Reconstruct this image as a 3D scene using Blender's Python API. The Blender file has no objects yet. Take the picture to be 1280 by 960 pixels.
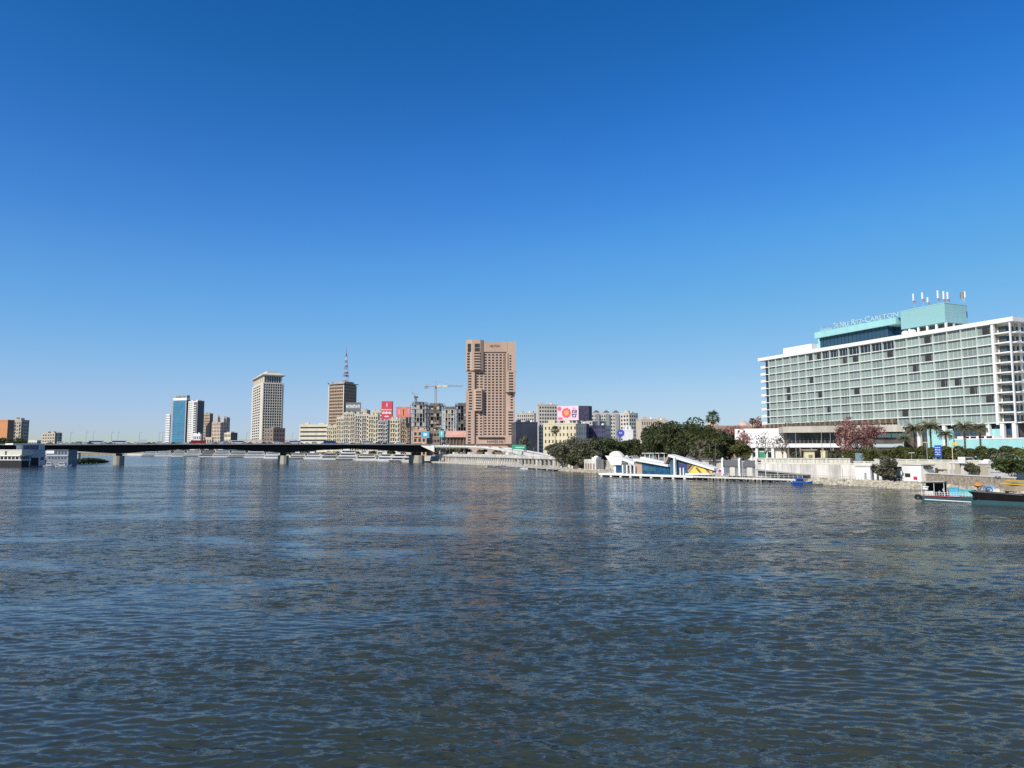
import bpy, math, random
import numpy as np
R = random.Random(7)
scene = bpy.context.scene
COL = scene.collection
# ------------------------------------------------------------------ camera
H, F, CX, CY, HOR = 9.5, 924.0, 640.0, 480.0, 565.0
TH = math.atan((HOR - CY) / F)
cam_d = bpy.data.cameras.new('camera'); cam = bpy.data.objects.new('camera', cam_d); COL.objects.link(cam)
cam.location = (0, 0, H); cam.rotation_euler = (math.pi / 2 + TH, 0, 0)
cam_d.sensor_width = 36.0; cam_d.lens = 36.0 * F / 1280.0; cam_d.clip_start = 0.5; cam_d.clip_end = 30000
scene.camera = cam

def ray(px, py):
    u, v = (px - CX) / F, (CY - py) / F
    return (u, math.cos(TH) - v * math.sin(TH), math.sin(TH) + v * math.cos(TH))
def at_Y(px, py, Y):
    d = ray(px, py); t = Y / d[1]; return (d[0] * t, Y, H + d[2] * t)
def on_z(px, py, z):
    d = ray(px, py); t = (z - H) / d[2]; return (d[0] * t, d[1] * t, z)
def zat(py, Y, px=640): return at_Y(px, py, Y)[2]

class Fr:
    """ground frame: local x runs left to right along a front, local y goes away behind it"""
    def __init__(s, ox, oy, a, oz=0.0):
        s.o = (ox, oy); s.a = a; s.oz = oz
        s.ex = (math.cos(a), -math.sin(a)); s.ey = (math.sin(a), math.cos(a))
    def p(s, px, py, d=0.0):
        r = ray(px, py)
        t = (d + s.o[0] * s.ey[0] + s.o[1] * s.ey[1]) / (r[0] * s.ey[0] + r[1] * s.ey[1])
        x, y = r[0] * t - s.o[0], r[1] * t - s.o[1]
        return (x * s.ex[0] + y * s.ex[1], H + r[2] * t - s.oz)
    def x(s, px, d=0.0, py=555): return s.p(px, py, d)[0]
    def w(s, x, y, z=0.0):
        return (s.o[0] + x * s.ex[0] + y * s.ey[0], s.o[1] + x * s.ex[1] + y * s.ey[1], s.oz + z)
def frame_px(xl, Yl, xr, Yr, oz=0.0):
    A = at_Y(xl, 560, Yl); B = at_Y(xr, 560, Yr)
    a = -math.atan2(B[1] - A[1], B[0] - A[0])
    return Fr(A[0], A[1], a, oz), math.hypot(B[0] - A[0], B[1] - A[1])

# ------------------------------------------------------------------ materials
MC = {}
def mat(name, col, rough=0.8, var=0.12, scale=0.25, metal=0.0, bump=0.0, streak=False, spec=None, col2=None):
    if name in MC: return MC[name]
    m = bpy.data.materials.new(name); m.use_nodes = True
    nt = m.node_tree; b = nt.nodes['Principled BSDF']
    b.inputs['Roughness'].default_value = rough; b.inputs['Metallic'].default_value = metal
    if spec is not None: b.inputs['Specular IOR Level'].default_value = spec
    b.inputs['Base Color'].default_value = (*col, 1)
    if var > 0:
        tc = nt.nodes.new('ShaderNodeTexCoord'); n = nt.nodes.new('ShaderNodeTexNoise')
        n.inputs['Scale'].default_value = scale; n.inputs['Detail'].default_value = 5
        src = tc.outputs['Object']
        if streak:
            mp = nt.nodes.new('ShaderNodeMapping'); mp.inputs['Scale'].default_value = (1, 1, 0.18)
            nt.links.new(src, mp.inputs['Vector']); src = mp.outputs['Vector']
        nt.links.new(src, n.inputs['Vector'])
        r = nt.nodes.new('ShaderNodeValToRGB')
        c2 = col2 or tuple(min(1, c * (1 + var)) for c in col)
        c1 = tuple(c * (1 - var * 1.6) for c in col)
        r.color_ramp.elements[0].position = 0.3; r.color_ramp.elements[0].color = (*c1, 1)
        r.color_ramp.elements[1].position = 0.68; r.color_ramp.elements[1].color = (*c2, 1)
        nt.links.new(n.outputs['Fac'], r.inputs['Fac']); nt.links.new(r.outputs['Color'], b.inputs['Base Color'])
        if bump > 0:
            bp = nt.nodes.new('ShaderNodeBump'); bp.inputs['Strength'].default_value = bump
            nt.links.new(n.outputs['Fac'], bp.inputs['Height']); nt.links.new(bp.outputs['Normal'], b.inputs['Normal'])
    MC[name] = m; return m
def striped(name, c1, c2, scale, axis='X', rough=0.7):
    """ribs or curtain folds, their light and shade painted as stripes along one local axis"""
    if name in MC: return MC[name]
    m = bpy.data.materials.new(name); m.use_nodes = True
    nt = m.node_tree; b = nt.nodes['Principled BSDF']; b.inputs['Roughness'].default_value = rough
    tc = nt.nodes.new('ShaderNodeTexCoord'); w = nt.nodes.new('ShaderNodeTexWave'); w.bands_direction = axis
    w.inputs['Scale'].default_value = scale; w.inputs['Distortion'].default_value = 1.2; w.inputs['Detail'].default_value = 2
    w.inputs['Detail Scale'].default_value = 0.6
    r = nt.nodes.new('ShaderNodeValToRGB')
    r.color_ramp.elements[0].color = (*c1, 1); r.color_ramp.elements[1].color = (*c2, 1)
    oi = nt.nodes.new('ShaderNodeObjectInfo'); hs = nt.nodes.new('ShaderNodeHueSaturation')
    mr = nt.nodes.new('ShaderNodeMapRange'); mr.inputs['To Min'].default_value = 0.72; mr.inputs['To Max'].default_value = 1.2
    nt.links.new(oi.outputs['Random'], mr.inputs['Value']); nt.links.new(mr.outputs['Result'], hs.inputs['Value'])
    nt.links.new(tc.outputs['Object'], w.inputs['Vector']); nt.links.new(w.outputs['Fac'], r.inputs['Fac'])
    nt.links.new(r.outputs['Color'], hs.inputs['Color']); nt.links.new(hs.outputs['Color'], b.inputs['Base Color'])
    MC[name] = m; return m
def glass(name, col, rough=0.12, spec=0.6, var=0.3, scale=0.35):
    return mat(name, col, rough, var, scale, spec=spec)

WHITE = mat('white_paint', (0.78, 0.77, 0.73), 0.6, 0.06, 0.3, streak=True)
OFFW = mat('off_white_render', (0.66, 0.63, 0.56), 0.8, 0.1, 0.25, streak=True)
CREAM = mat('cream_render', (0.60, 0.53, 0.38), 0.85, 0.12, 0.2, streak=True)
BEIGE = mat('beige_render', (0.46, 0.40, 0.31), 0.85, 0.15, 0.2, streak=True)
TAN = mat('tan_render', (0.40, 0.31, 0.21), 0.85, 0.15, 0.2, streak=True)
BROWN = mat('brown_render', (0.24, 0.18, 0.13), 0.85, 0.15, 0.2, streak=True)
GREY = mat('grey_concrete', (0.33, 0.32, 0.30), 0.85, 0.15, 0.3, streak=True)
DGREY = mat('dark_grey_concrete', (0.13, 0.13, 0.13), 0.85, 0.2, 0.3)
BLACK = mat('black_paint', (0.012, 0.012, 0.013), 0.7, 0.2, 0.5)
WIN = glass('dark_window_glass', (0.025, 0.03, 0.035))
WINB = glass('blue_window_glass', (0.03, 0.09, 0.17))
WINT = mat('shaded_room_opening', (0.035, 0.03, 0.028), 0.6, 0.3, 0.4)
STEEL = mat('galvanised_steel', (0.42, 0.43, 0.44), 0.45, 0.1, 1.0, metal=0.6)
ASPH = mat('asphalt', (0.05, 0.05, 0.05), 0.9, 0.2, 0.5)
BARK = mat('bark', (0.11, 0.085, 0.06), 0.95, 0.3, 2.0, bump=0.3)

# ------------------------------------------------------------------ mesh builder
class MB:
    def __init__(s): s.v = []; s.f = []; s.m = []; s.mats = []
    def mi(s, m):
        if m not in s.mats: s.mats.append(m)
        return s.mats.index(m)
    def poly(s, pts, m):
        i = len(s.v); s.v += [tuple(p) for p in pts]; s.f.append(tuple(range(i, i + len(pts)))); s.m.append(s.mi(m))
    def hexa(s, p, m):
        """p: 8 corners, bottom ring then top ring"""
        i = len(s.v); s.v += [tuple(q) for q in p]; k = s.mi(m)
        for q in ((3, 2, 1, 0), (4, 5, 6, 7), (0, 1, 5, 4), (1, 2, 6, 5), (2, 3, 7, 6), (3, 0, 4, 7)):
            s.f.append(tuple(i + j for j in q)); s.m.append(k)
    def box(s, x0, x1, y0, y1, z0, z1, m):
        s.hexa([(x0, y0, z0), (x1, y0, z0), (x1, y1, z0), (x0, y1, z0), (x0, y0, z1), (x1, y0, z1), (x1, y1, z1), (x0, y1, z1)], m)
        return s
    def prism(s, pts, z0, z1, m):
        """plan outline (x,y) raised from z0 to z1"""
        n = len(pts); i = len(s.v); k = s.mi(m)
        s.v += [(x, y, z0) for x, y in pts] + [(x, y, z1) for x, y in pts]
        s.f.append(tuple(range(i + n - 1, i - 1, -1))); s.m.append(k); s.f.append(tuple(range(i + n, i + 2 * n))); s.m.append(k)
        for j in range(n):
            q = (j + 1) % n; s.f.append((i + j, i + q, i + n + q, i + n + j)); s.m.append(k)
        return s
    def slab(s, pts, y0, y1, m):
        """elevation outline (x,z) given depth from y0 to y1"""
        n = len(pts); i = len(s.v); k = s.mi(m)
        s.v += [(x, y0, z) for x, z in pts] + [(x, y1, z) for x, z in pts]
        s.f.append(tuple(range(i, i + n))); s.m.append(k); s.f.append(tuple(range(i + 2 * n - 1, i + n - 1, -1))); s.m.append(k)
        for j in range(n):
            q = (j + 1) % n; s.f.append((i + q, i + j, i + n + j, i + n + q)); s.m.append(k)
        return s
    def tube(s, p0, p1, r0, m, r1=None, n=6):
        r1 = r0 if r1 is None else r1
        a = np.array(p0, float); b = np.array(p1, float); d = b - a; L = np.linalg.norm(d)
        if L < 1e-6: return s
        d /= L; u = np.cross(d, (0, 0, 1) if abs(d[2]) < .9 else (1, 0, 0)); u /= np.linalg.norm(u); w = np.cross(d, u)
        i = len(s.v); k = s.mi(m)
        for c, r in ((a, r0), (b, r1)):
            for j in range(n):
                t = 2 * math.pi * j / n; s.v.append(tuple(c + r * (math.cos(t) * u + math.sin(t) * w)))
        for j in range(n):
            q = (j + 1) % n; s.f.append((i + j, i + n + j, i + n + q, i + q)); s.m.append(k)
        s.f.append(tuple(range(i, i + n))); s.m.append(k); s.f.append(tuple(range(i + 2 * n - 1, i + n - 1, -1))); s.m.append(k)
        return s
    def path(s, pts, r, m, r1=None, n=6):
        r1 = r if r1 is None else r1; N = len(pts) - 1
        for j in range(N): s.tube(pts[j], pts[j + 1], r + (r1 - r) * j / N, m, r + (r1 - r) * (j + 1) / N, n)
        return s
    def lathe(s, prof, cx, cy, m, n=16, a0=0.0):
        i = len(s.v); k = s.mi(m); N = len(prof)
        for r, z in prof:
            for j in range(n):
                t = a0 + 2 * math.pi * j / n; s.v.append((cx + r * math.cos(t), cy + r * math.sin(t), z))
        for q in range(N - 1):
            for j in range(n):
                g = (j + 1) % n; s.f.append((i + q * n + j, i + q * n + g, i + (q + 1) * n + g, i + (q + 1) * n + j)); s.m.append(k)
        s.f.append(tuple(range(i + n - 1, i - 1, -1))); s.m.append(k); s.f.append(tuple(range(i + (N - 1) * n, i + N * n))); s.m.append(k)
        return s
    def mesh(s, name):
        me = bpy.data.meshes.new(name); me.from_pydata(s.v, [], s.f)
        for m in s.mats: me.materials.append(m)
        me.polygons.foreach_set('material_index', s.m); me.update(); return me

def link(name, me, parent=None, loc=(0, 0, 0), label=None, kind=None):
    o = bpy.data.objects.new(name, me); COL.objects.link(o); o.location = loc
    if parent is not None: o.parent = parent
    if label: o['label'] = label
    if kind: o['kind'] = kind
    return o
def part(name, mb, parent, label=None, kind=None, loc=(0, 0, 0)):
    return link(name, mb.mesh(name), parent, loc, label, kind)
def thing(name, label, cat, loc=(0, 0, 0), rz=0.0, group=None):
    o = bpy.data.objects.new(name, None); COL.objects.link(o); o.location = loc; o.rotation_euler = (0, 0, rz)
    o.empty_display_size = 1.0
    return tag(o, label, cat, group)
def tag(o, label, cat, group=None):
    o['label'] = label; o['category'] = cat
    if group: o['group'] = group
    return o
def solo(name, mb, label, cat, loc=(0, 0, 0), rz=0.0, group=None):
    o = link(name, mb.mesh(name), None, loc); o.rotation_euler = (0, 0, rz); return tag(o, label, cat, group)
def struct(name, mb): return link(name, mb.mesh(name), kind='structure')
def fthing(name, label, cat, fr, group=None): return thing(name, label, cat, (fr.o[0], fr.o[1], fr.oz), -fr.a, group)
def copy_tree(o, parent=None):
    c = o.copy(); COL.objects.link(c)
    if parent is not None: c.parent = parent
    for ch in list(o.children): copy_tree(ch, c)
    return c

WM = {}
def windows(E, rects, m, face='front', pos=0.0, cap=100, name='window', proud=0.06, thick=0.2):
    """each rect (u0,u1,z0,z1) on a face becomes a window of its own; past the cap the rest is one part"""
    rects = sorted(rects, key=lambda q: -(q[1] - q[0]) * (q[3] - q[2]))
    rest = MB()
    def bx(mb, u0, u1, z0, z1, off):
        if face == 'front': mb.box(u0, u1, off - proud, off - proud + thick, z0, z1, m)
        elif face == 'right': mb.box(off + proud - thick, off + proud, u0, u1, z0, z1, m)
        else: mb.box(off - proud, off - proud + thick, u0, u1, z0, z1, m)
    for i, (u0, u1, z0, z1) in enumerate(rects):
        if i < cap:
            w, h = round(u1 - u0, 3), round(z1 - z0, 3); key = (w, h, face, m.name, proud, thick)
            if key not in WM:
                mb = MB(); bx(mb, -w / 2, w / 2, 0, h, 0.0); WM[key] = mb.mesh(name)
            uc = (u0 + u1) / 2
            link(name, WM[key], E, (uc, pos, z0) if face == 'front' else (pos, uc, z0))
        else: bx(rest, u0, u1, z0, z1, pos)
    if rest.f: part('glazing', rest, E, kind='stuff')
def grid(u0, u1, z0, z1, nb, nf, fw=.6, fh=.5, sill=.28):
    bw, bh = (u1 - u0) / nb, (z1 - z0) / nf; out = []
    for j in range(nf):
        for i in range(nb):
            a = u0 + bw * (i + .5 - fw / 2); c = z0 + bh * (j + sill); out.append((a, a + bw * fw, c, c + bh * fh))
    return out

SHY = ((150, 1950), (220, 1656), (300, 1330), (380, 1057), (440, 878), (500, 731), (560, 627), (640, 474))
BSY = ((180, 1260), (206, 1230), (300, 950), (340, 880), (375, 820), (420, 790), (520, 760))
def lerp(t, x):
    for (a, u), (b, v) in zip(t, t[1:]):
        if x <= b: return u + (v - u) * max(0, x - a) / (b - a)
    return t[-1][1]
def inland_Y(px, Y):
    """keeps the row of buildings behind the shore line of the river bend"""
    return Y * max(1.0, (lerp(SHY, px) + 110) / lerp(BSY, px)) if 180 < px < 510 else Y
def hitk(C, d, px):
    r = ray(px, 555); k = r[0] / r[1]; return (k * C[1] - C[0]) / (d[0] - k * d[1])
def bld(name, label, xl, xc, xr, ytop, Y, m, a=0.0, side='R', fl=8, bf=5, bs=3, fw=.55, fh=.5, style='win', D=None,
        win=None, zb=5.0, cat='building', roof='hut', cap=60, shade_m=None, group=None, frames=None, side_style=None, ledge=None):
    Y = inland_Y(xc, Y); a = math.radians(a); ex = (math.cos(a), -math.sin(a)); ey = (math.sin(a), math.cos(a))
    C = at_Y(xc, 555, Y)[:2]; zt = zat(ytop, Y, xc) - zb
    if side == 'R':
        L = hitk(C, (-ex[0], -ex[1]), xl); D = D or max(6.0, hitk(C, ey, xr)); o = (C[0] - L * ex[0], C[1] - L * ex[1])
    else:
        L = hitk(C, ex, xr); D = D or max(6.0, hitk(C, ey, xl)); o = C
    D = abs(D); fr = Fr(o[0], o[1], a, zb); E = fthing(name, label, cat, fr, group)
    win = win or WIN
    wall = MB(); wall.box(0, L, 0, D, 0, zt, m)
    part('wall', wall, E)
    if shade_m is not None:  # side wall in a darker colour that stands for its shade
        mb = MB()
        if side == 'R': mb.box(L + 0.003, L + 0.12, 0.003, D - 0.003, 0, zt - 0.05, shade_m)
        else: mb.box(-0.12, -0.003, 0.003, D - 0.003, 0, zt - 0.05, shade_m)
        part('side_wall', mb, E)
    t0 = 0.0
    if style != 'none':
        top = zt * 0.985
        if style in ('win', 'balc'): windows(E, grid(0.02 * L, 0.98 * L, t0, top, bf, fl, fw, fh), win, cap=cap)
        if style == 'ribbon': windows(E, grid(0.02 * L, 0.98 * L, t0, top, 1, fl, .96, fh), win, cap=cap)
        ss = side_style or style
        if bs and ss != 'none':
            fc, ps = ('right', L + (0.12 if shade_m else 0)) if side == 'R' else ('left', -(0.12 if shade_m else 0))
            windows(E, grid(0.04 * D, 0.96 * D, t0, top, bs if ss != 'ribbon' else 1, fl, fw if ss != 'ribbon' else .94, fh), win, fc, ps, cap=40)
        if style == 'balc':
            bw, bh = 0.96 * L / bf, top / fl; n = 0; rest = MB(); lm = ledge or m
            for i in range(0, bf):
                if bf > 2 and i % 3 == 2: continue
                for j in range(1, fl):
                    x0 = 0.02 * L + bw * (i + .08); z0 = bh * (j + .02)
                    mb = MB() if n < 60 else rest
                    mb.box(x0, x0 + bw * .84, -1.3, -0.02, z0, z0 + .22, lm); mb.box(x0, x0 + bw * .84, -1.3, -1.18, z0 + .22, z0 + 1.05, lm)
                    if n < 60: part('balcony', mb, E)
                    n += 1
            if rest.f: part('balcony_tier', rest, E, kind='stuff')
    if roof:
        mb = MB(); p = .35
        mb.box(-.15, L + .15, -.15, p, zt, zt + .9, m); mb.box(-.15, L + .15, D - p, D + .15, zt, zt + .9, m)
        mb.box(-.15, p, p, D - p, zt, zt + .9, m); mb.box(L - p, L + .15, p, D - p, zt, zt + .9, m); part('parapet', mb, E)
    if roof == 'hut':
        for k in range(2):
            mb = MB(); w = L * R.uniform(.12, .25); x0 = L * (.12 + .45 * k) + R.uniform(0, L * .1); h = R.uniform(2.2, 4)
            mb.box(x0, x0 + w, D * .25, D * .7, zt, zt + h, m); part('roof_hut', mb, E)
        mb = MB(); x0 = L * R.uniform(.4, .8); mb.lathe([(1.1, zt), (1.1, zt + 2), (.2, zt + 2.4)], x0, D * .2 + 1, WHITE, 10); part('water_tank', mb, E)
    return E, fr, L, D, zt

def text_mesh(body, w, h, m, depth=0.15):
    """letters filling a w by h box, standing in the local xz plane, facing -y"""
    cu = bpy.data.curves.new('letters', 'FONT'); cu.body = body; cu.extrude = 0.02; cu.resolution_u = 3
    ob = bpy.data.objects.new('letters', cu); me = bpy.data.meshes.new_from_object(ob)
    n = len(me.vertices); co = np.empty(n * 3, np.float32); me.vertices.foreach_get('co', co); co = co.reshape(-1, 3)
    mn, mx = co.min(0), co.max(0); s = (mx - mn); out = np.empty_like(co)
    out[:, 0] = (co[:, 0] - mn[0]) / s[0] * w; out[:, 2] = (co[:, 1] - mn[1]) / s[1] * h
    out[:, 1] = -(co[:, 2] - mn[2]) / max(s[2], 1e-6) * depth
    me.vertices.foreach_set('co', out.ravel()); me.materials.clear(); me.materials.append(m); me.update()
    bpy.data.objects.remove(ob); return me

# ------------------------------------------------------------------ plants
def leaf_mat(name, col, var=.5, scale=.35, tr=0.33):
    if name in MC: return MC[name]
    m = bpy.data.materials.new(name); m.use_nodes = True; nt = m.node_tree; b = nt.nodes['Principled BSDF']
    b.inputs['Roughness'].default_value = .6; b.inputs['Specular IOR Level'].default_value = .25
    tc = nt.nodes.new('ShaderNodeTexCoord'); n = nt.nodes.new('ShaderNodeTexNoise'); n.inputs['Scale'].default_value = scale; n.inputs['Detail'].default_value = 6
    r = nt.nodes.new('ShaderNodeValToRGB'); r.color_ramp.elements[0].position = .32; r.color_ramp.elements[1].position = .7
    r.color_ramp.elements[0].color = (*[c * (1 - var) for c in col], 1); r.color_ramp.elements[1].color = (*[c * (1 + var) for c in col], 1)
    nt.links.new(tc.outputs['Object'], n.inputs['Vector']); nt.links.new(n.outputs['Fac'], r.inputs['Fac'])
    nt.links.new(r.outputs['Color'], b.inputs['Base Color'])
    ts = nt.nodes.new('ShaderNodeBsdfTranslucent'); mx = nt.nodes.new('ShaderNodeMixShader'); mx.inputs['Fac'].default_value = tr
    nt.links.new(r.outputs['Color'], ts.inputs['Color']); nt.links.new(b.outputs['BSDF'], mx.inputs[1]); nt.links.new(ts.outputs['BSDF'], mx.inputs[2])
    nt.links.new(mx.outputs['Shader'], nt.nodes['Material Output'].inputs['Surface'])
    MC[name] = m; return m
FICUS = leaf_mat('ficus_leaves', (0.085, 0.103, 0.042))
GREENL = leaf_mat('green_leaves', (0.085, 0.11, 0.04))
OLIVE = leaf_mat('olive_leaves', (0.14, 0.145, 0.082))
TWIG = leaf_mat('dry_twigs', (0.15, 0.11, 0.085))
DUSTY = leaf_mat('dusty_leaves', (0.18, 0.172, 0.11))
HEDGE = leaf_mat('hedge_leaves', (0.12, 0.13, 0.038))
PINKB = leaf_mat('pink_blossom', (0.40, 0.20, 0.17), .4)
PALML = leaf_mat('palm_fronds', (0.34, 0.34, 0.21), .3)
PALMG = leaf_mat('fan_palm_fronds', (0.13, 0.145, 0.05), .4)
DEADF = leaf_mat('dry_fronds', (0.22, 0.19, 0.08), .3)

def quads_mesh(name, cen, size, m, rng, flat=0.0):
    n = len(cen); d1 = rng.normal(size=(n, 3)); d1[:, 2] *= (1 - flat); d1 /= np.linalg.norm(d1, axis=1)[:, None]
    d2 = rng.normal(size=(n, 3)); d2 -= (d2 * d1).sum(1)[:, None] * d1; d2 /= np.linalg.norm(d2, axis=1)[:, None]
    sz = size * rng.uniform(.55, 1.25, (n, 1)); a, b = d1 * sz, d2 * sz * .6
    v = np.stack([cen - a, cen + b * .9, cen + a, cen - b], 1).reshape(-1, 3)
    me = bpy.data.meshes.new(name); me.vertices.add(4 * n); me.vertices.foreach_set('co', v.astype(np.float32).ravel())
    me.loops.add(4 * n); me.loops.foreach_set('vertex_index', np.arange(4 * n, dtype=np.int32))
    me.polygons.add(n); me.polygons.foreach_set('loop_start', np.arange(0, 4 * n, 4, dtype=np.int32))
    me.polygons.foreach_set('loop_total', np.full(n, 4, np.int32)); me.materials.append(m); me.update(); me.validate(); return me
def crown_points(rng, n, rx, ry, rz, lumps=16, shell=.55, lr=(.26, .46), low=-.55):
    """leaf positions: a core and many lumps of unequal size around it"""
    th = rng.uniform(0, 2 * math.pi, lumps); ph = np.arccos(rng.uniform(low, 1, lumps)); rad = rng.uniform(.45, .82, lumps)
    c = np.stack([np.sin(ph) * np.cos(th), np.sin(ph) * np.sin(th), np.cos(ph)], 1) * rad[:, None]
    s = rng.uniform(lr[0], lr[1], lumps); w = s ** 2; w /= w.sum()
    k = rng.choice(lumps, n, p=w); d = rng.normal(size=(n, 3)); d /= np.linalg.norm(d, axis=1)[:, None]
    r = np.where(rng.random(n) < shell, rng.uniform(.82, 1.08, n), rng.uniform(0, 1, n) ** .5)
    return (c[k] + d * (r * s[k])[:, None]) * np.array([rx, ry, rz])
def tree(label, px, Y, z0, ytop, wpx, leaf, n=2600, trunk=.3, size=None, seed=1, name='tree', group=None, lumps=16, cat='tree', ry=None, shell=.55, lean=0.0, lr=(.26, .46), leaf2=None, low=-.55):
    rng = np.random.default_rng(seed); b = at_Y(px, 560, Y); zt = zat(ytop, Y, px); h = zt - z0
    w = wpx * Y / F / 2; E = thing(name, label, cat, (b[0], b[1], z0), 0, group)
    cr = h * (1 - trunk) / 2; cz = h * trunk + cr
    pts = crown_points(rng, n, w, ry or w, cr, lumps, shell, lr, low) + np.array([lean, 0, cz])
    size = size or max(.28, .9 * Y / 900)
    link('crown', quads_mesh('crown', pts, size, leaf, rng), E)
    if leaf2 is not None:
        p2 = pts[rng.random(len(pts)) < .25] * np.array([1.03, 1.03, 1.02]); link('blossom', quads_mesh('blossom', p2, size * .8, leaf2, rng), E)
    mb = MB(); r0 = max(.12, h * .022)
    mb.path([(0, 0, -.5), (lean * .2, 0, h * trunk * .6), (lean * .6, .1, cz)], r0, BARK, r0 * .5, 7)
    for k in range(5):
        t = 2 * math.pi * k / 5 + seed; q = (lean + math.cos(t) * w * .55, math.sin(t) * w * .5, cz + cr * R.uniform(-.1, .5))
        mb.path([(lean * .3, 0, h * trunk * .75), ((q[0] + lean * .3) / 2, q[1] / 2, (q[2] + h * trunk * .75) / 2 + .2), q], r0 * .5, BARK, r0 * .12, 5)
    part('trunk', mb, E); return E
def hedge(label, px0, Y0, px1, Y1, z0, h, dep, leaf, n=1500, seed=3, size=.35, name='hedge', cat='hedge'):
    rng = np.random.default_rng(seed); fr, L = frame_px(px0, Y0, px1, Y1, z0)
    x = rng.uniform(0, L, n); bumpz = .86 + .14 * np.sin(x * 1.3 + seed) * np.sin(x * .47 + 2 * seed)
    t = rng.uniform(-1, 1, n); z = h * bumpz * np.where(rng.random(n) < .5, np.sqrt(1 - t ** 2 * .8), rng.uniform(.05, 1, n))
    o = link(name, quads_mesh(name, np.stack([x, t * dep / 2, z], 1), size, leaf, rng), None, (fr.o[0], fr.o[1], z0)); o.rotation_euler = (0, 0, -fr.a)
    tag(o, label, cat); return o
def frond(V, Fc, base, az, el, L, droop, wid, rng, fan=False, nl=18):
    """one arched midrib with paired leaflets (or a fan of blades)"""
    ca, sa = math.cos(az), math.sin(az); pts = []; x, z, e = 0., 0., el
    for k in range(nl + 1):
        pts.append((x, z, e)); st = L / nl; x += st * math.cos(e); z += st * math.sin(e); e -= droop / nl * (1 + k / nl)
    def P(x, y, z): return (base[0] + x * ca - y * sa, base[1] + x * sa + y * ca, base[2] + z)
    if fan:
        hx, hz, he = pts[nl // 2]
        for k in range(13):
            t = -1.35 + 2.7 * k / 12; Lb = L * .55 * (1 - .15 * abs(t)); w = Lb * .1
            dx, dy = math.cos(t), math.sin(t); tipz = hz + Lb * dx * math.sin(he) - Lb * .35 * abs(rng.normal()) * .6
            i = len(V); ux = hx + Lb * dx * math.cos(he)
            V += [P(hx, 0, hz), P(hx + (ux - hx) * .5 + w * dy, Lb * .5 * dy + w * dx * .6, (hz + tipz) / 2 + .06 * Lb), P(ux, Lb * dy, tipz), P(hx + (ux - hx) * .5 - w * dy, Lb * .5 * dy - w * dx * .6, (hz + tipz) / 2 + .06 * Lb)]
            Fc.append((i, i + 1, i + 2, i + 3))
        i = len(V); V += [P(0, -.06, 0), P(hx, -.05, hz), P(hx, .05, hz), P(0, .06, 0)]; Fc.append((i, i + 1, i + 2, i + 3)); return
    for k in range(1, nl):
        x, z, e = pts[k]; lw = wid * math.sin(math.pi * (.12 + .85 * k / nl)) ** .6
        for s in (-1, 1):
            i = len(V); x2 = x + lw * .55; tz = z - lw * .35; b = L / nl * .95
            V += [P(x - b * .5, 0, z), P(x2 - b * .3, s * lw, tz), P(x2 + b * .3, s * lw * .98, tz), P(x + b * .5, 0, z + .02)]; Fc.append((i, i + 1, i + 2, i + 3))
    for k in range(nl):
        x, z, _ = pts[k]; x2, z2, _ = pts[k + 1]; i = len(V)
        V += [P(x, -.05, z), P(x2, -.04, z2), P(x2, .04, z2), P(x, .05, z)]; Fc.append((i, i + 1, i + 2, i + 3))
def palm(label, px, Y, z0, ytop, wpx, kind='date', seed=1, group=None, lean=0.0, nf=56):
    rng = np.random.default_rng(seed); b = at_Y(px, 560, Y); h = zat(ytop, Y, px) - z0; Lf = wpx * Y / F / 2 * 1.1
    th = h - Lf * (.55 if kind == 'date' else .5); E = thing('palm_tree', label, 'palm tree', (b[0], b[1], z0), 0, group)
    mb = MB(); r0 = .32 if kind == 'date' else .26
    pts = [(lean * (k / 8) ** 1.5, 0, -.4 + (th + .4) * k / 8) for k in range(9)]
    mb.path(pts, r0, BARK, r0 * .72, 8)
    for k in range(1, 12): mb.tube((lean * (k / 12) ** 1.5, 0, th * k / 12), (lean * (k / 12) ** 1.5, 0, th * k / 12 + .18), r0 * 1.12, BARK, r0 * .9, 8)
    part('trunk', mb, E)
    V, Fc = [], []; base = (lean, 0, th)
    for k in range(nf):
        az = 2.399 * k + rng.uniform(-.2, .2); q = k / nf
        if kind == 'date': frond(V, Fc, base, az, 1.35 - 1.5 * q + rng.uniform(-.12, .12), Lf * rng.uniform(.85, 1.1), 1.0 + .5 * q, Lf * .2, rng)
        else: frond(V, Fc, base, az, 1.45 - 2.1 * q + rng.uniform(-.15, .15), Lf * rng.uniform(.9, 1.15), .5, 0, rng, fan=True, nl=6)
    me = bpy.data.meshes.new('crown'); me.from_pydata(V, [], Fc); me.materials.append(PALML if kind == 'date' else PALMG); me.update(); link('crown', me, E)
    if kind == 'fan':
        V, Fc = [], []
        for k in range(16): frond(V, Fc, (lean, 0, th - .5), 2.399 * k, -.9 - .5 * rng.random(), Lf * .7, .3, 0, rng, fan=True, nl=6)
        me = bpy.data.meshes.new('skirt'); me.from_pydata(V, [], Fc); me.materials.append(DEADF); me.update(); link('skirt', me, E)
    return E
ORD = 'first second third fourth fifth sixth seventh eighth ninth tenth eleventh twelfth thirteenth fourteenth fifteenth sixteenth seventeenth eighteenth nineteenth twentieth'.split()
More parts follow.
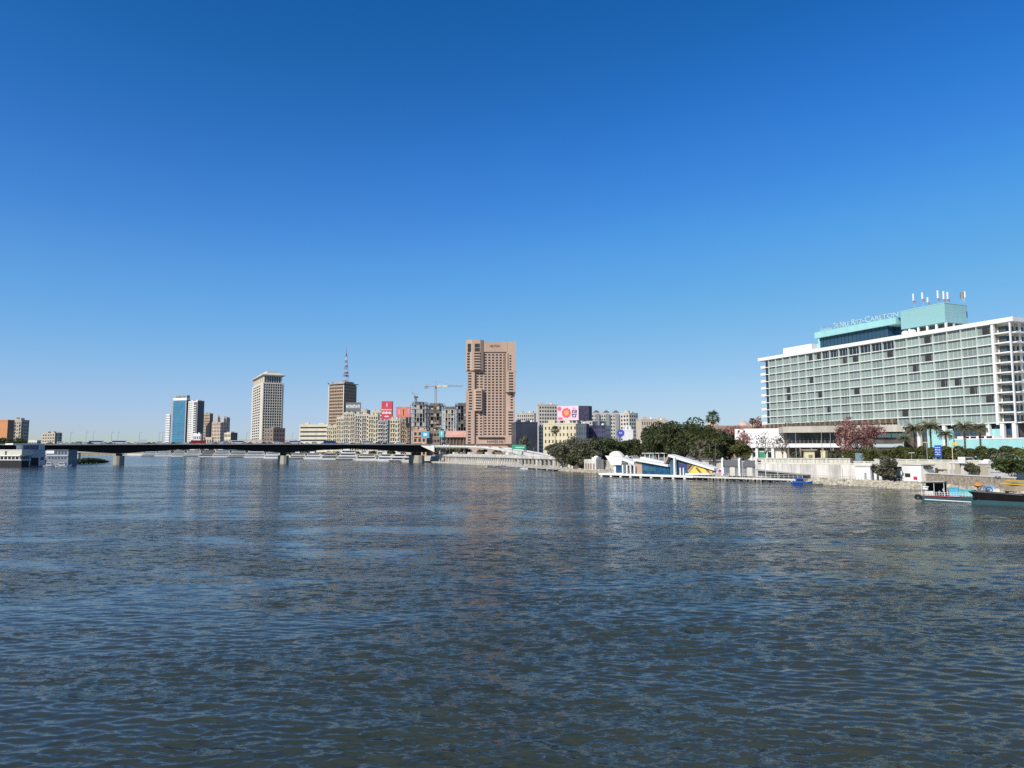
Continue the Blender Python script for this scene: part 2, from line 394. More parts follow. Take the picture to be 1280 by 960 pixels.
# ------------------------------------------------------------------ sky and sun
SUN_EL = math.radians(37); SUN_H = (-0.70, -0.714)
sdir = (SUN_H[0] * math.cos(SUN_EL), SUN_H[1] * math.cos(SUN_EL), math.sin(SUN_EL))
world = bpy.data.worlds.new('World'); scene.world = world; world.use_nodes = True
wn = world.node_tree; bg = wn.nodes['Background']
sky = wn.nodes.new('ShaderNodeTexSky'); sky.sky_type = 'NISHITA'; sky.sun_disc = False
sky.sun_elevation = SUN_EL; sky.sun_rotation = math.atan2(SUN_H[0], SUN_H[1])
sky.altitude = 0; sky.air_density = 1.0; sky.dust_density = 0.15; sky.ozone_density = 1.5
hsv = wn.nodes.new('ShaderNodeHueSaturation'); hsv.inputs['Saturation'].default_value = 1.45
dn = wn.nodes.new('ShaderNodeVectorMath'); dn.operation = 'SCALE'; dn.inputs['Scale'].default_value = .1275
up = wn.nodes.new('ShaderNodeVectorMath'); up.operation = 'SCALE'; up.inputs['Scale'].default_value = 1 / .1275
cv = wn.nodes.new('ShaderNodeRGBCurve'); cv.mapping.extend = 'EXTRAPOLATED'
for ci, pts in enumerate((((0, 0), (.015, .011), (.056, .053), (.122, .114), (.64, .39), (1, .5)), ((0, 0), (.136, .114), (.246, .238), (.371, .366), (.91, .59), (1, .62)), ((0, 0), (.371, .392), (.558, .68), (.708, .78), (.88, .80), (1, .83)))):
    c = cv.mapping.curves[ci]; c.points[0].location = pts[0]; c.points[1].location = pts[-1]
    for q in pts[1:-1]: c.points.new(*q)
cv.mapping.update()
wn.links.new(sky.outputs['Color'], hsv.inputs['Color']); wn.links.new(hsv.outputs['Color'], dn.inputs[0]); wn.links.new(dn.outputs[0], cv.inputs['Color'])
wn.links.new(cv.outputs['Color'], up.inputs[0]); wn.links.new(up.outputs[0], bg.inputs['Color']); bg.inputs['Strength'].default_value = 0.1
sl = bpy.data.lights.new('sun', 'SUN'); sl.energy = 3.9; sl.angle = math.radians(.55); sl.color = (1.0, 0.945, 0.86)
so = bpy.data.objects.new('sun', sl); COL.objects.link(so); so.location = (-300, -300, 400)
from mathutils import Vector
so.rotation_euler = Vector(sdir).to_track_quat('Z', 'Y').to_euler()
vs = scene.view_settings; vs.view_transform = 'Standard'; vs.look = 'None'; vs.gamma = 1.0; vs.use_curve_mapping = False
vs.exposure = 0.35
scene.render.engine = 'CYCLES'
scene.cycles.use_denoising = False; scene.cycles.max_bounces = 5; scene.cycles.transparent_max_bounces = 4
scene.cycles.sample_clamp_indirect = 6.0

# ------------------------------------------------------------------ river
def water_material():
    m = bpy.data.materials.new('river_water'); m.use_nodes = True; nt = m.node_tree; b = nt.nodes['Principled BSDF']
    N = nt.nodes.new; Lk = nt.links.new
    b.inputs['IOR'].default_value = 1.333; b.inputs['Specular IOR Level'].default_value = .33; b.inputs['Specular Tint'].default_value = (1, .95, .62, 1); b.inputs['Roughness'].default_value = 0.1
    tc = N('ShaderNodeTexCoord')
    def noise(sc, det, rot=0.0, dist=0.0, ms=(1, 1, 1)):
        mp = N('ShaderNodeMapping'); mp.inputs['Scale'].default_value = ms; mp.inputs['Rotation'].default_value = (0, 0, rot)
        n = N('ShaderNodeTexNoise'); n.inputs['Scale'].default_value = sc; n.inputs['Detail'].default_value = det
        n.inputs['Distortion'].default_value = dist; n.inputs['Roughness'].default_value = .62
        Lk(tc.outputs['Object'], mp.inputs['Vector']); Lk(mp.outputs['Vector'], n.inputs['Vector']); return n.outputs['Fac']
    # silt: large drifting patches of a slightly different water colour
    silt = noise(.012, 4, .3, .6, (1, .55, 1)); rs = N('ShaderNodeValToRGB')
    rs.color_ramp.elements[0].position = .36; rs.color_ramp.elements[0].color = (.030, .039, .031, 1)
    rs.color_ramp.elements[1].position = .66; rs.color_ramp.elements[1].color = (.050, .054, .039, 1)
    Lk(silt, rs.inputs['Fac']); Lk(rs.outputs['Color'], b.inputs['Base Color'])
    # wind patches: ripples are stronger inside them
    gust = noise(.03, 7, .3, 1.6, (.55, 1.5, 1)); gr = N('ShaderNodeMapRange'); gr.inputs['From Min'].default_value = .43; gr.inputs['From Max'].default_value = .54
    gr.inputs['To Min'].default_value = .2; gr.inputs['To Max'].default_value = 1.5; Lk(gust, gr.inputs['Value'])
    def slopes(sc, det, rough, rot, ms, amp):
        mp = N('ShaderNodeMapping'); mp.inputs['Scale'].default_value = ms; mp.inputs['Rotation'].default_value = (0, 0, rot)
        n = N('ShaderNodeTexNoise'); n.inputs['Scale'].default_value = sc; n.inputs['Detail'].default_value = det; n.inputs['Roughness'].default_value = rough; n.inputs['Distortion'].default_value = .4
        Lk(tc.outputs['Object'], mp.inputs['Vector']); Lk(mp.outputs['Vector'], n.inputs['Vector'])
        v = N('ShaderNodeVectorMath'); v.operation = 'SUBTRACT'; Lk(n.outputs['Color'], v.inputs[0]); v.inputs[1].default_value = (.5, .5, .5)
        w = N('ShaderNodeVectorMath'); w.operation = 'MULTIPLY'; Lk(v.outputs[0], w.inputs[0]); w.inputs[1].default_value = amp; return w.outputs[0]
    s1 = slopes(.8, 4, .72, .2, (.5, 1.2, 1), (.45, .7, 0)); s2 = slopes(4.2, 2, .6, .4, (.6, 1.3, 1), (.5, .85, 0))
    s3 = slopes(1.3, 5, .7, .1, (.55, 1.15, 1), (6.0, 8.4, 0)); at = N('ShaderNodeAttribute'); at.attribute_name = 'chop'   # waves too fine for the mesh
    s3s = N('ShaderNodeVectorMath'); s3s.operation = 'SCALE'; Lk(s3, s3s.inputs[0]); Lk(at.outputs['Fac'], s3s.inputs['Scale'])
    a0 = N('ShaderNodeVectorMath'); a0.operation = 'ADD'; Lk(s1, a0.inputs[0]); Lk(s3s.outputs[0], a0.inputs[1])
    ad = N('ShaderNodeVectorMath'); ad.operation = 'ADD'; Lk(a0.outputs[0], ad.inputs[0]); Lk(s2, ad.inputs[1])
    sc_ = N('ShaderNodeVectorMath'); sc_.operation = 'SCALE'; Lk(ad.outputs[0], sc_.inputs[0]); Lk(gr.outputs['Result'], sc_.inputs['Scale'])
    ge = N('ShaderNodeNewGeometry'); a2 = N('ShaderNodeVectorMath'); a2.operation = 'ADD'; Lk(ge.outputs['Normal'], a2.inputs[0]); Lk(sc_.outputs[0], a2.inputs[1])
    nm = N('ShaderNodeVectorMath'); nm.operation = 'NORMALIZE'; Lk(a2.outputs[0], nm.inputs[0]); Lk(nm.outputs[0], b.inputs['Normal'])
    rr = N('ShaderNodeMapRange'); rr.inputs['To Min'].default_value = .08; rr.inputs['To Max'].default_value = .16
    Lk(gust, rr.inputs['Value']); Lk(rr.outputs['Result'], b.inputs['Roughness'])
    return m
def build_river():
    rng = np.random.default_rng(11)
    r = [14.0]
    while r[-1] < 9000:
        q = r[-1]; r.append(q * (1.0026 if q < 62 else 1.0045 if q < 190 else 1.009 if q < 500 else 1.03))
    r = np.array(r); th = np.radians(np.concatenate([np.linspace(-100, -43, 24)[:-1], np.linspace(-42, 42, 1350), np.linspace(43, 100, 24)[1:]]))
    Rr, T = np.meshgrid(r, th, indexing='ij'); X = Rr * np.sin(T); Y = Rr * np.cos(T); Z = np.zeros_like(X); DX = np.zeros_like(X); DY = np.zeros_like(X)
    dr = np.gradient(r)[:, None]; dth = np.gradient(th)[None, :]; sp = np.maximum(dr, Rr * dth)
    # slowly varying patches of rougher and calmer water
    patch = np.zeros_like(X)
    for k in range(14):
        lam = rng.uniform(18, 110); a = rng.uniform(0, math.pi); patch += np.sin((X * math.cos(a) * .7 + Y * math.sin(a) * 1.3) * 2 * math.pi / lam + rng.uniform(0, 6.28))
    patch = np.clip(.9 + patch * .2, .25, 1.8) * np.clip(.72 + X / 45, .42, 1.3)
    wind = math.radians(262)
    chop = np.zeros_like(X)
    for k in range(110):
        lam = .19 * (3.2 / .19) ** rng.random(); ang = wind + rng.normal() * .3 + (.42 if k % 3 == 0 else -.12); kk = 2 * math.pi / lam
        amp = .0088 * lam ** .9 / (1 + (lam / 1.15) ** 2) * rng.uniform(.5, 1.3); fade = np.clip((lam / sp - 3.0) / 3.0, 0, 1)
        ph = kk * (X * math.cos(ang) + Y * math.sin(ang)) + rng.uniform(0, 6.28)
        ph = ph + .5 * np.sin(X / (lam * 3.1) + Y / (lam * 4.3) + k)
        chop += (amp * kk) ** 2 * .5 * (1 - fade ** 2); A = amp * fade * patch; Z += A * np.cos(ph); s = np.sin(ph) * A * .75; DX -= s * math.cos(ang); DY -= s * math.sin(ang)
    v = np.stack([X + DX, Y + DY, Z], -1).reshape(-1, 3).astype(np.float32)
    nr, nt = X.shape; idx = np.arange(nr * nt, dtype=np.int32).reshape(nr, nt)
    q = np.stack([idx[:-1, :-1], idx[:-1, 1:], idx[1:, 1:], idx[1:, :-1]], -1).reshape(-1, 4)[:, ::-1]
    me = bpy.data.meshes.new('river'); me.vertices.add(len(v)); me.vertices.foreach_set('co', v.ravel())
    me.loops.add(q.size); me.loops.foreach_set('vertex_index', np.ascontiguousarray(q).ravel()); me.polygons.add(len(q))
    me.polygons.foreach_set('loop_start', np.arange(0, q.size, 4, dtype=np.int32)); me.polygons.foreach_set('loop_total', np.full(len(q), 4, np.int32))
    ca = me.attributes.new('chop', 'FLOAT', 'POINT'); ca.data.foreach_set('value', np.sqrt(chop * np.ones_like(X)).astype(np.float32).ravel())
    me.polygons.foreach_set('use_smooth', np.ones(len(q), bool)); me.materials.append(water_material()); me.update()
    link('river', me, kind='structure')
build_river()

# ------------------------------------------------------------------ banks
EARTH = mat('dusty_earth', (0.27, 0.23, 0.17), .95, .25, .15)
PAVE = mat('pale_paving', (0.44, 0.41, 0.36), .85, .15, .4)
STONE = mat('pale_limestone', (0.50, 0.46, 0.38), .9, .2, .35, streak=True)
SHORE = [(1900, 720), (1500, 645), (1280, 624), (1150, 609.5), (1000, 602.5), (900, 598), (760, 591.5), (700, 587.5), (640, 583.5), (560, 579), (500, 577),
         (440, 575), (380, 573.3), (300, 571.6), (220, 570.3), (150, 569.5)]
SH = [on_z(px, py, 0)[:2] for px, py in SHORE]
def inland(i, d):
    p, q = SH[max(0, i - 1)], SH[min(len(SH) - 1, i + 1)]; t = (q[0] - p[0], q[1] - p[1]); l = math.hypot(*t)
    return (SH[i][0] + t[1] / l * d, SH[i][1] - t[0] / l * d)
W1 = [inland(i, 17 if i < 6 else 9) for i in range(len(SH))]; W2 = [inland(i, 11) for i in range(len(SH))]
mb = MB(); n = len(SH)
for i in range(n - 1):
    for A, B, za, zb_, m in ((SH, W1, 1.15, 1.2, PAVE),):
        mb.poly([(*A[i], za), (*B[i], zb_), (*B[i + 1], zb_), (*A[i + 1], za)], m)
    mb.poly([(*SH[i], -3), (*SH[i], 1.15), (*SH[i + 1], 1.15), (*SH[i + 1], -3)], STONE)
struct('promenade', mb)
mb = MB()
for i in range(n - 1):
    mb.poly([(*W1[i], -2), (*W1[i], 5.6), (*W1[i + 1], 5.6), (*W1[i + 1], -2)], STONE)
    mb.poly([(*W1[i], 5.6), (W1[i][0] + 45, W1[i][1] + 22, 6.2), (W1[i + 1][0] + 45, W1[i + 1][1] + 22, 6.2), (*W1[i + 1], 5.6)], PAVE)
    mb.poly([(W1[i][0] + 45, W1[i][1] + 22, 6.2), (W1[i][0] + 3200, W1[i][1] + 900, 6.4), (W1[i + 1][0] + 3200, W1[i + 1][1] + 900, 6.4), (W1[i + 1][0] + 45, W1[i + 1][1] + 22, 6.2)], EARTH)
struct('ground', mb)
# far land round the river bend and the west bank on the left
mb = MB(); far = [(-9000, 2600), (-1600, 2300), (-1034, 1950), (3000, 2700), (9000, 3500), (9000, 9000), (-9000, 9000)]
mb.prism(far, -2, 4.6, EARTH); struct('terrain', mb)
WB = [on_z(-700, 640, 0)[:2], on_z(-200, 596, 0)[:2], on_z(-30, 583.0, 0)[:2], on_z(55, 580, 0)[:2], on_z(72, 576, 0)[:2], on_z(40, 573, 0)[:2], on_z(20, 570.0, 0)[:2]]
mb = MB(); mb.prism(WB + [(-3000, 1900), (-3000, 300)], -2, 3.2, EARTH); struct('riverbank', mb)
# ------------------------------------------------------------------ long slab hotel on the right
TURQ = mat('turquoise_panel', (0.33, 0.62, 0.60), .55, .06, .3, streak=True)
TURQR = striped('turquoise_ribbed_cladding', (0.25, 0.55, 0.55), (0.45, 0.73, 0.72), 1.0, 'X', .5)
CURT = striped('curtained_window', (0.155, 0.198, 0.172), (0.34, 0.395, 0.35), 1.25, 'X', .25)  # shading of the curtain folds is in the stripe colours
CONC = mat('beige_concrete_band', (0.50, 0.45, 0.37), .9, .14, .3, streak=True)
SHADE = mat('recess_shade_tone', (0.11, 0.09, 0.075), .8, .3, .3)  # dark tone paints the shade of recesses and lower storeys
A = at_Y(958, 555, 363); B = at_Y(1248.5, 555, 258.7)
ha = -math.atan2(B[1] - A[1], B[0] - A[0]); ZB = 6.0
hf = Fr(A[0], A[1], ha, ZB)
hotel = fthing('hotel_building', 'long white and green slab hotel with a turquoise roof storey and sign', 'hotel', hf)
MUL = [963.5, 972.5, 981.5, 991, 1001, 1010.5, 1020.5, 1031, 1041, 1052.5, 1064.5, 1079, 1093.5, 1108, 1123.5, 1139, 1155, 1172.5, 1190.5, 1208, 1228, 1248.5]
MX = [hf.x(p) for p in MUL]; LX = hf.x(1271.5); DEP = 19.0
ZR = hf.p(1248.5, 404)[1]                       # underside of the roof band
ZL = hf.p(1248.5, 528)[1]                       # lowest slab, right-hand wing
FHT = (ZR - ZL) / 10; ZLEFT = ZL + FHT
SPLIT = MX[14]                                  # the left wing stops one storey higher
REC = .75; FINM = mat('pale_green_fin', (.62, .70, .66), .7, .06, .3)
mb = MB(); mb.box(0.3, SPLIT, REC + .12, DEP, ZLEFT, ZR, GREY); mb.box(SPLIT, MX[-1] + .4, REC + .12, DEP, ZL - .3, ZR, GREY)
mb.box(MX[-1] + .4, LX - 2.6, 2.2, DEP - 1, ZL - .3, ZR, OFFW)
part('core_wall', mb, hotel)
for k in range(0, 11):
    z = ZL + FHT * k; mb = MB(); x0 = SPLIT - .1 if k == 0 else 0
    if k == 10: continue
    mb.box(x0, LX, -0.0, REC + .1, z - .3, z, WHITE)
    if k: mb.box(-3.6, x0 - .003, 1.0, 13, z - .38, z - .02, WHITE); mb.box(-3.6, -3.4, 1.0, 13, z - .02, z + .95, WHITE); mb.box(-3.4, x0 - .003, .9, 1.1, z - .02, z + .95, WHITE)
    mb.box(MX[-1] + .4, LX, REC + .103, DEP, z - .27, z, WHITE)
    mb.box(LX + .003, LX + 1.2, 1.2, DEP, z - .40, z - .01, WHITE)
    part('floor_slab', mb, hotel)
    rb = MB(); rb.box(MX[-1] + .9, LX - .5, 0.05, .16, z + .003, z + .16, WHITE); rb.box(LX + 1.06, LX + 1.2, 1.6, DEP - .4, z + .003, z + .16, WHITE); part('balcony_parapet', rb, hotel)
for i, x in enumerate(MX):
    z0 = ZLEFT if x < SPLIT - 1 else ZL - .3
    w = .07 if i < 21 else .45
    mb = MB(); mb.box(x - w, x + w, -.06, REC + .11, z0 - .5, ZR, WHITE if i == 21 else FINM); part('partition_fin', mb, hotel)
mb = MB(); mb.box(LX - .35, LX + .1, -.05, .5, ZL - .5, ZR, WHITE); part('corner_column', mb, hotel)
for q in range(1, 4):
    mb = MB(); mb.box(LX - .5, LX + .12, 5.2 * q, 5.2 * q + .5, ZL - .5, ZR, WHITE); part('corner_column', mb, hotel)
# windows: one per bay and storey; a few dark ones are open, the wide row under the roof sign is dark glass
DARK = {(1, 9): 1}
openpx = [(1236, 411), (1247, 495), (1164, 421), (1166, 444), (1150, 457), (1184, 477), (1203, 475), (1222, 486), (1243, 497), (1074, 486), (1116, 440), (1059, 447),
          (1071, 445), (1135, 514), (1038, 510), (1027, 491), (1017, 473), (1016, 445), (1025, 442), (987, 487), (988, 496)]
opened = set()
for px, py in openpx:
    x, z = hf.p(px, py, REC); j = int((z - ZL) / FHT)
    for i in range(21):
        if MX[i] < x < MX[i + 1]: opened.add((i, j))
rects, dark = [], []
for i in range(21):
    for j in range(10):
        if j == 0 and MX[i] < SPLIT - 1: continue
        x0, x1 = MX[i] + .2, MX[i + 1] - .2; z0 = ZL + FHT * j + .05
        if j == 9 and 7 <= i <= 13: dark.append((x0, x1, z0, z0 + FHT - .5)); continue
        rects.append((x0, x1, z0, z0 + FHT - .47))
        if (i, j) in opened: dark.append((x0 + (x1 - x0) * .3, x0 + (x1 - x0) * .78, z0 + .25, z0 + FHT - .8))
windows(hotel, rects, CURT, pos=REC + .1, cap=120)
windows(hotel, [q for q in dark if q[1] - q[0] > 4], WIN, pos=REC + .1, name='dark_glass_window')
windows(hotel, [q for q in dark if q[1] - q[0] <= 4], WINT, pos=REC + .0, name='open_window', thick=.1)
# slim frames that divide every bay
for i in range(21):
    mb = MB(); zz = ZLEFT if MX[i] < SPLIT - 1 else ZL
    for q in (.33, .66):
        x = MX[i] + (MX[i + 1] - MX[i]) * q; mb.box(x - .035, x + .035, REC - .06, REC + .035, zz, ZR, FINM)
    part('window_mullion', mb, hotel)
GRAIL = mat('pale_green_rail', (.50, .58, .52), .5, .05)
# corner suites and the river-less end
cw = [(MX[-1] + .9, LX - 2.8, ZL + FHT * j + .1, ZL + FHT * j + 2.6) for j in range(10)]
windows(hotel, cw, glass('suite_glass', (.07, .09, .085)), pos=2.2, name='balcony_door')
windows(hotel, [(2 + 5.2 * q, 6 + 5.2 * q, ZL + FHT * j + .1, ZL + FHT * j + 2.5) for j in range(10) for q in range(3)], WIN, 'right', LX - 2.6, name='balcony_door')
windows(hotel, [(.3, 2.4, ZLEFT + FHT * j + .2, ZLEFT + FHT * (j + 1) - .5) for j in range(9)], WIN, pos=REC + .1, name='end_window')
mb = MB(); mb.box(-3.8, LX + 1.4, -.35, DEP + .3, ZR, ZR + 1.55, WHITE); part('roof_band', mb, hotel)
# roof storey: sign terrace, turquoise frame, glass lounge, ribbed plant room
zr = ZR + 1.55
def hx(px, d): return hf.x(px, d)
d0 = 4.0
mb = MB(); mb.box(hx(983, d0), hx(1019, d0), d0, d0 + 7, zr, hf.p(1003, 431.5, d0)[1], WHITE); part('roof_wall', mb, hotel)
mb = MB(); mb.box(hx(968, 6), hx(984, 6), 6, 6.3, zr, zr + .9, DGREY); mb.box(hx(1235, 6), hx(1280, 6), 6, 6.4, zr, zr + 1.0, DGREY); part('roof_rail', mb, hotel)
x0, x1 = hx(1030, d0), hx(1117, d0); zt = (hf.p(1030, 413.5, d0)[1] + hf.p(1117, 399, d0)[1]) / 2; zg = (hf.p(1030, 421.5, d0)[1] + hf.p(1117, 406.5, d0)[1]) / 2
mb = MB(); mb.box(x0 - 1.6, x1 + 5, d0 - 1.6, d0 + 14, zg, zt, TURQ); mb.box(x0 - 5, x0 - .01, d0 + 4, d0 + 13, zr, zt + .5, TURQ); mb.box(x0 - .4, x0, d0 - .02, d0 + 3.9, zr, zg, TURQ); part('roof_lounge_canopy', mb, hotel)
nb = 18; windows(hotel, [(x0 + (x1 - x0) * k / nb + .12, x0 + (x1 - x0) * (k + 1) / nb - .12, zr + .1, zg - .05) for k in range(nb)], glass('lounge_glass', (.03, .075, .11), .08), pos=d0, name='lounge_window')
windows(hotel, [(d0 + .3 + 3 * k, d0 + 3 + 3 * k, zr + .1, zg - .05) for k in range(4)], WINB, 'right', x1, name='lounge_window')
mb = MB(); mb.box(x0 + .01, x1 - .3, d0 + .3, d0 + 12, zr, zg - .01, DGREY); part('roof_lounge_wall', mb, hotel)
# sign letters on a lattice
LET = mat('white_sign_letters', (.46, .62, .58), .5, 0)
zs0 = zt + .25; sx0, sx1 = hx(1048, d0 - 1), hx(1131, d0 - 1); zs1 = zt + 2.7 
for k, (t, u0, u1, hh) in enumerate((('T', 0, .035, 1), ('HE', .037, .085, .78), ('N', .115, .17, 1), ('ILE', .175, .265, .78), ('R', .30, .36, 1), ('ITZ', .365, .46, .78), ('-', .47, .50, .78), ('C', .51, .585, 1), ('ARLTON', .59, 1, .78))):
    w = sx1 - sx0; hgt = max(1.9, zs1 - zs0) * hh
    if t == '-':
        mb = MB(); mb.box(0, (u1 - u0) * w, -.15, 0, hgt * .42, hgt * .58, LET); me = mb.mesh('sign_lettering')
    else: me = text_mesh(t, (u1 - u0) * w, hgt, LET, .18)
    link('sign_lettering', me, hotel, (sx0 + u0 * w, d0 - 1.0, zs0))
mb = MB(); ax0, ax1 = hx(1031, d0 - 1), hx(1046, d0 - 1); rr = random.Random(4)
for k in range(9):                                # the same name in joined script at the left end: strokes, loops and dots
    xx = ax0 + (ax1 - ax0) * k / 9; ww = (ax1 - ax0) / 9.5; hgt = rr.choice((.5, 1.1, 1.5, .6))
    mb.box(xx, xx + ww, d0 - 1.1, d0 - .95, zs0 + .1, zs0 + .32, LET); mb.box(xx + ww * .2, xx + ww * .45, d0 - 1.1, d0 - .95, zs0 + .32, zs0 + .3 + hgt, LET)
    if k % 3 == 1: mb.box(xx + ww * .5, xx + ww * .8, d0 - 1.1, d0 - .95, zs0 + .9, zs0 + 1.15, LET)
part('sign_script', mb, hotel)
mb = MB()
for k in range(14): x = sx0 + (sx1 - sx0) * k / 13; mb.tube((x, d0 - .85, zt), (x, d0 - .85, zs0 + 1.9), .05, STEEL, n=4)
mb.tube((ax0, d0 - .85, zs0 + .3), (sx1, d0 - .85, zs0 + .3), .06, STEEL, n=4); mb.tube((ax0, d0 - .85, zs0 + 1.4), (sx1, d0 - .85, zs0 + 1.4), .06, STEEL, n=4); part('sign_frame', mb, hotel)
# plant room on columns
px0, px1 = hx(1133.5, d0), hx(1190, d0); pz1 = hf.p(1190, 377, d0)[1]; pz0 = hf.p(1190, 401, d0)[1]
mb = MB(); mb.box(px0, px1, d0, d0 + 13, pz0, pz1, TURQR); part('plant_room', mb, hotel)
mb = MB(); mb.box(px0 - .1, px1 + .1, d0 - .1, d0 + 13.1, pz1, pz1 + .25, TURQ); part('plant_room_coping', mb, hotel)
for k in range(5):
    mb = MB(); x = px0 + 3 + (px1 - px0 - 3.6) * k / 4; mb.box(x, x + .7, d0 + .3, d0 + 1, zr, pz0, WHITE); part('roof_column', mb, hotel)
for q in (5, 11): mb = MB(); mb.box(px1 - .8, px1 - .2, d0 + q, d0 + q + .6, zr, pz0, WHITE); part('roof_column', mb, hotel)
mb = MB(); mb.box(px0 + 1, px1 - 1, d0 + 3.5, d0 + 11, zr, pz0 - .02, DGREY); part('gap_shade_block', mb, hotel)  # dark block stands in for the shaded gap below the plant room
for px, py in ((1129, 409), (1138, 408)):
    x, z = hf.p(px, py, 2.5); mb = MB(); mb.lathe([(1.3, zr), (1.35, zr + 1.4), (.9, zr + 1.9)], x, 3.5, WHITE, 12); part('roof_tank', mb, hotel)
for px, yt, yb in ((1141.5, 367, 376), (1152.7, 365.5, 374), (1159.5, 371.5, 378), (1172, 363, 373), (1179.3, 364, 374), (1184.3, 365, 374)):
    x, z1 = hf.p(px, yt, d0 + 2); z0 = hf.p(px, yb, d0 + 2)[1]; mb = MB()
    mb.box(x - .28, x + .28, d0 + 1.8, d0 + 2.1, z0, z1, WHITE); mb.tube((x, d0 + 2.3, pz1), (x, d0 + 2.3, z1), .07, STEEL)
    mb.box(x - .4, x + .4, d0 + 2.15, d0 + 2.6, z0 - .9, z0 - .1, mat('equipment_red', (.4, .2, .18), .6, .1)); part('antenna', mb, hotel)
x, z1 = hf.p(1203.5, 364, d0 + 5); mb = MB()
for q in (-.6, 0, .6): mb.tube((x + q, d0 + 5, pz1), (x + q * .5, d0 + 5, z1), .09, STEEL)
for q in (-.9, .2, .9): mb.box(x + q - .2, x + q + .2, d0 + 4.7, d0 + 4.9, z1 - 2.6, z1 - .3, BROWN if q < .5 else WHITE)
part('antenna_cluster', mb, hotel)
# lower storeys under the right wing
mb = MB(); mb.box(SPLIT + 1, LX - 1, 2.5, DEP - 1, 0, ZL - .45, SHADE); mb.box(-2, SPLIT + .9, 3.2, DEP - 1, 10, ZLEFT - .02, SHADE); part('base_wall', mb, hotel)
for px in (1150, 1182, 1237, 1255, 1270):
    x = hf.x(px, .8); mb = MB(); mb.box(x - .65, x + .65, .2, 1.4, 0, ZL - .43, WHITE); part('base_column', mb, hotel)
for pa, pb in ((1160, 1180), (1185, 1192), (1240, 1252)):
    x0, x1 = hf.x(pa, 1.8), hf.x(pb, 1.8); mb = MB(); mb.box(x0, x1, 1.6, 2.4, 0, hf.p(pb, 536, 1.8)[1], TURQ); part('turquoise_panel', mb, hotel)
windows(hotel, [(hf.x(p, 2.4), hf.x(p + 7, 2.4), ZL - 4.2, ZL - 1) for p in (1140, 1152, 1163, 1173, 1194, 1204, 1214, 1241, 1257, 1263)], WINB, pos=2.5, name='base_window', proud=.12)
for k in range(26):
    x = 1.5 + (SPLIT - 3) * k / 25; q = MB(); q.box(x - .5, x + .5, -1.6, 3.1, ZLEFT - 2.2, ZLEFT - .6, BROWN); q.box(x - .2, x + .2, -1.2, -.9, ZLEFT - 3.4, ZLEFT - 2.203, CONC); part('terrace_bracket', q, hotel)
# glass-fronted podium toward the river
pf, PL = frame_px(978, 298, 1133, 288, ZB); podium = fthing('podium_block', 'low glass fronted restaurant block with beige concrete band before the hotel', 'building', pf)
z = lambda py: pf.p(1040, py)[1]
mb = MB(); mb.slab([(0, z(540.7)), (PL - 1.5, z(540.2)), (PL, z(541.5)), (PL - 2.5, z(531.5)), (0, z(533))], -2.2, 14, CONC); part('concrete_band', mb, podium)
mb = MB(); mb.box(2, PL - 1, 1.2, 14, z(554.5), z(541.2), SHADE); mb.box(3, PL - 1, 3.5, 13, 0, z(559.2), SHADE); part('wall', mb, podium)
mb = MB(); mb.box(1.2, pf.x(1053), -.8, 13, z(559.3), z(554.3), WHITE); part('balcony_band', mb, podium)
gl = glass('podium_glass', (.03, .06, .065)); nb = 13; xr = pf.x(1054)
windows(podium, [(2.2 + (xr - 2.4) * k / nb + .1, 2.2 + (xr - 2.4) * (k + 1) / nb - .1, z(547.5), z(542)) for k in range(nb)], gl, pos=1.2, name='upper_window')
windows(podium, [(2.2 + (xr - 2.4) * k / nb + .25, 2.2 + (xr - 2.4) * (k + 1) / nb - .25, z(554), z(548.3)) for k in range(nb)], WIN, pos=1.2, name='lower_window')
windows(podium, [(pf.x(1098 + 9 * k), pf.x(1106 + 9 * k), z(547), z(541.8)) for k in range(4)], TURQ, pos=1.2, name='turquoise_window')
for px in (985, 1000, 1014, 1028, 1041, 1053):
    x = pf.x(px); mb = MB(); mb.box(x - .3, x + .3, -.4, .3, 0, z(559.4), OFFW if px > 1050 else BROWN); part('column', mb, podium)
mb = MB(); x = pf.x(1053); mb.box(x - .5, x + .5, -.2, .9, z(554.2), z(541.2), OFFW); part('column', mb, podium)
rngp = np.random.default_rng(5); c = np.stack([rngp.uniform(1, PL - 3, 900), rngp.uniform(-1, 2, 900), z(532.6) + rngp.random(900) ** 2 * 2.2], 1)
link('planting', quads_mesh('planting', c, .3, DUSTY, rngp), podium)
# blank white block left of the podium
wf, WL = frame_px(919, 318, 984, 306, ZB); wb = fthing('white_block', 'blank white walled block with a green door left of the glass podium', 'building', wf)
z = lambda py: wf.p(950, py)[1]
mb = MB()
for k in range(4): zz0, zz1 = z(559.5), z(535.5); hh = (zz1 - zz0) / 4; mb.box(0 if k else .4, WL, .02 * (k % 2), 16, zz0 + hh * k, zz0 + hh * (k + 1) - .08, WHITE)
mb.box(.5, WL - .5, .3, 15, zz0 + .5, zz1 - .2, OFFW); part('upper_wall', mb, wb)
mb = MB(); mb.box(.5, WL, 2.0, 15, 0, z(559.6), OFFW)
for px in (938, 945, 957, 965): x = wf.x(px); mb.box(x - .5, x + .5, .5, 1.99, 0, z(559.6), WHITE)
part('lower_wall', mb, wb)
windows(wb, [(wf.x(930), wf.x(942), z(562.5), z(560)), (wf.x(944), wf.x(955), z(562.5), z(560)), (wf.x(934), wf.x(943), z(571), z(565)), (wf.x(958), wf.x(964), z(572), z(565))], WIN, pos=2, name='window')
mb = MB(); mb.box(wf.x(947), wf.x(955), 1.8, 1.95, 0, z(565), mat('green_door', (.02, .22, .13), .6, .1)); part('door', mb, wb)
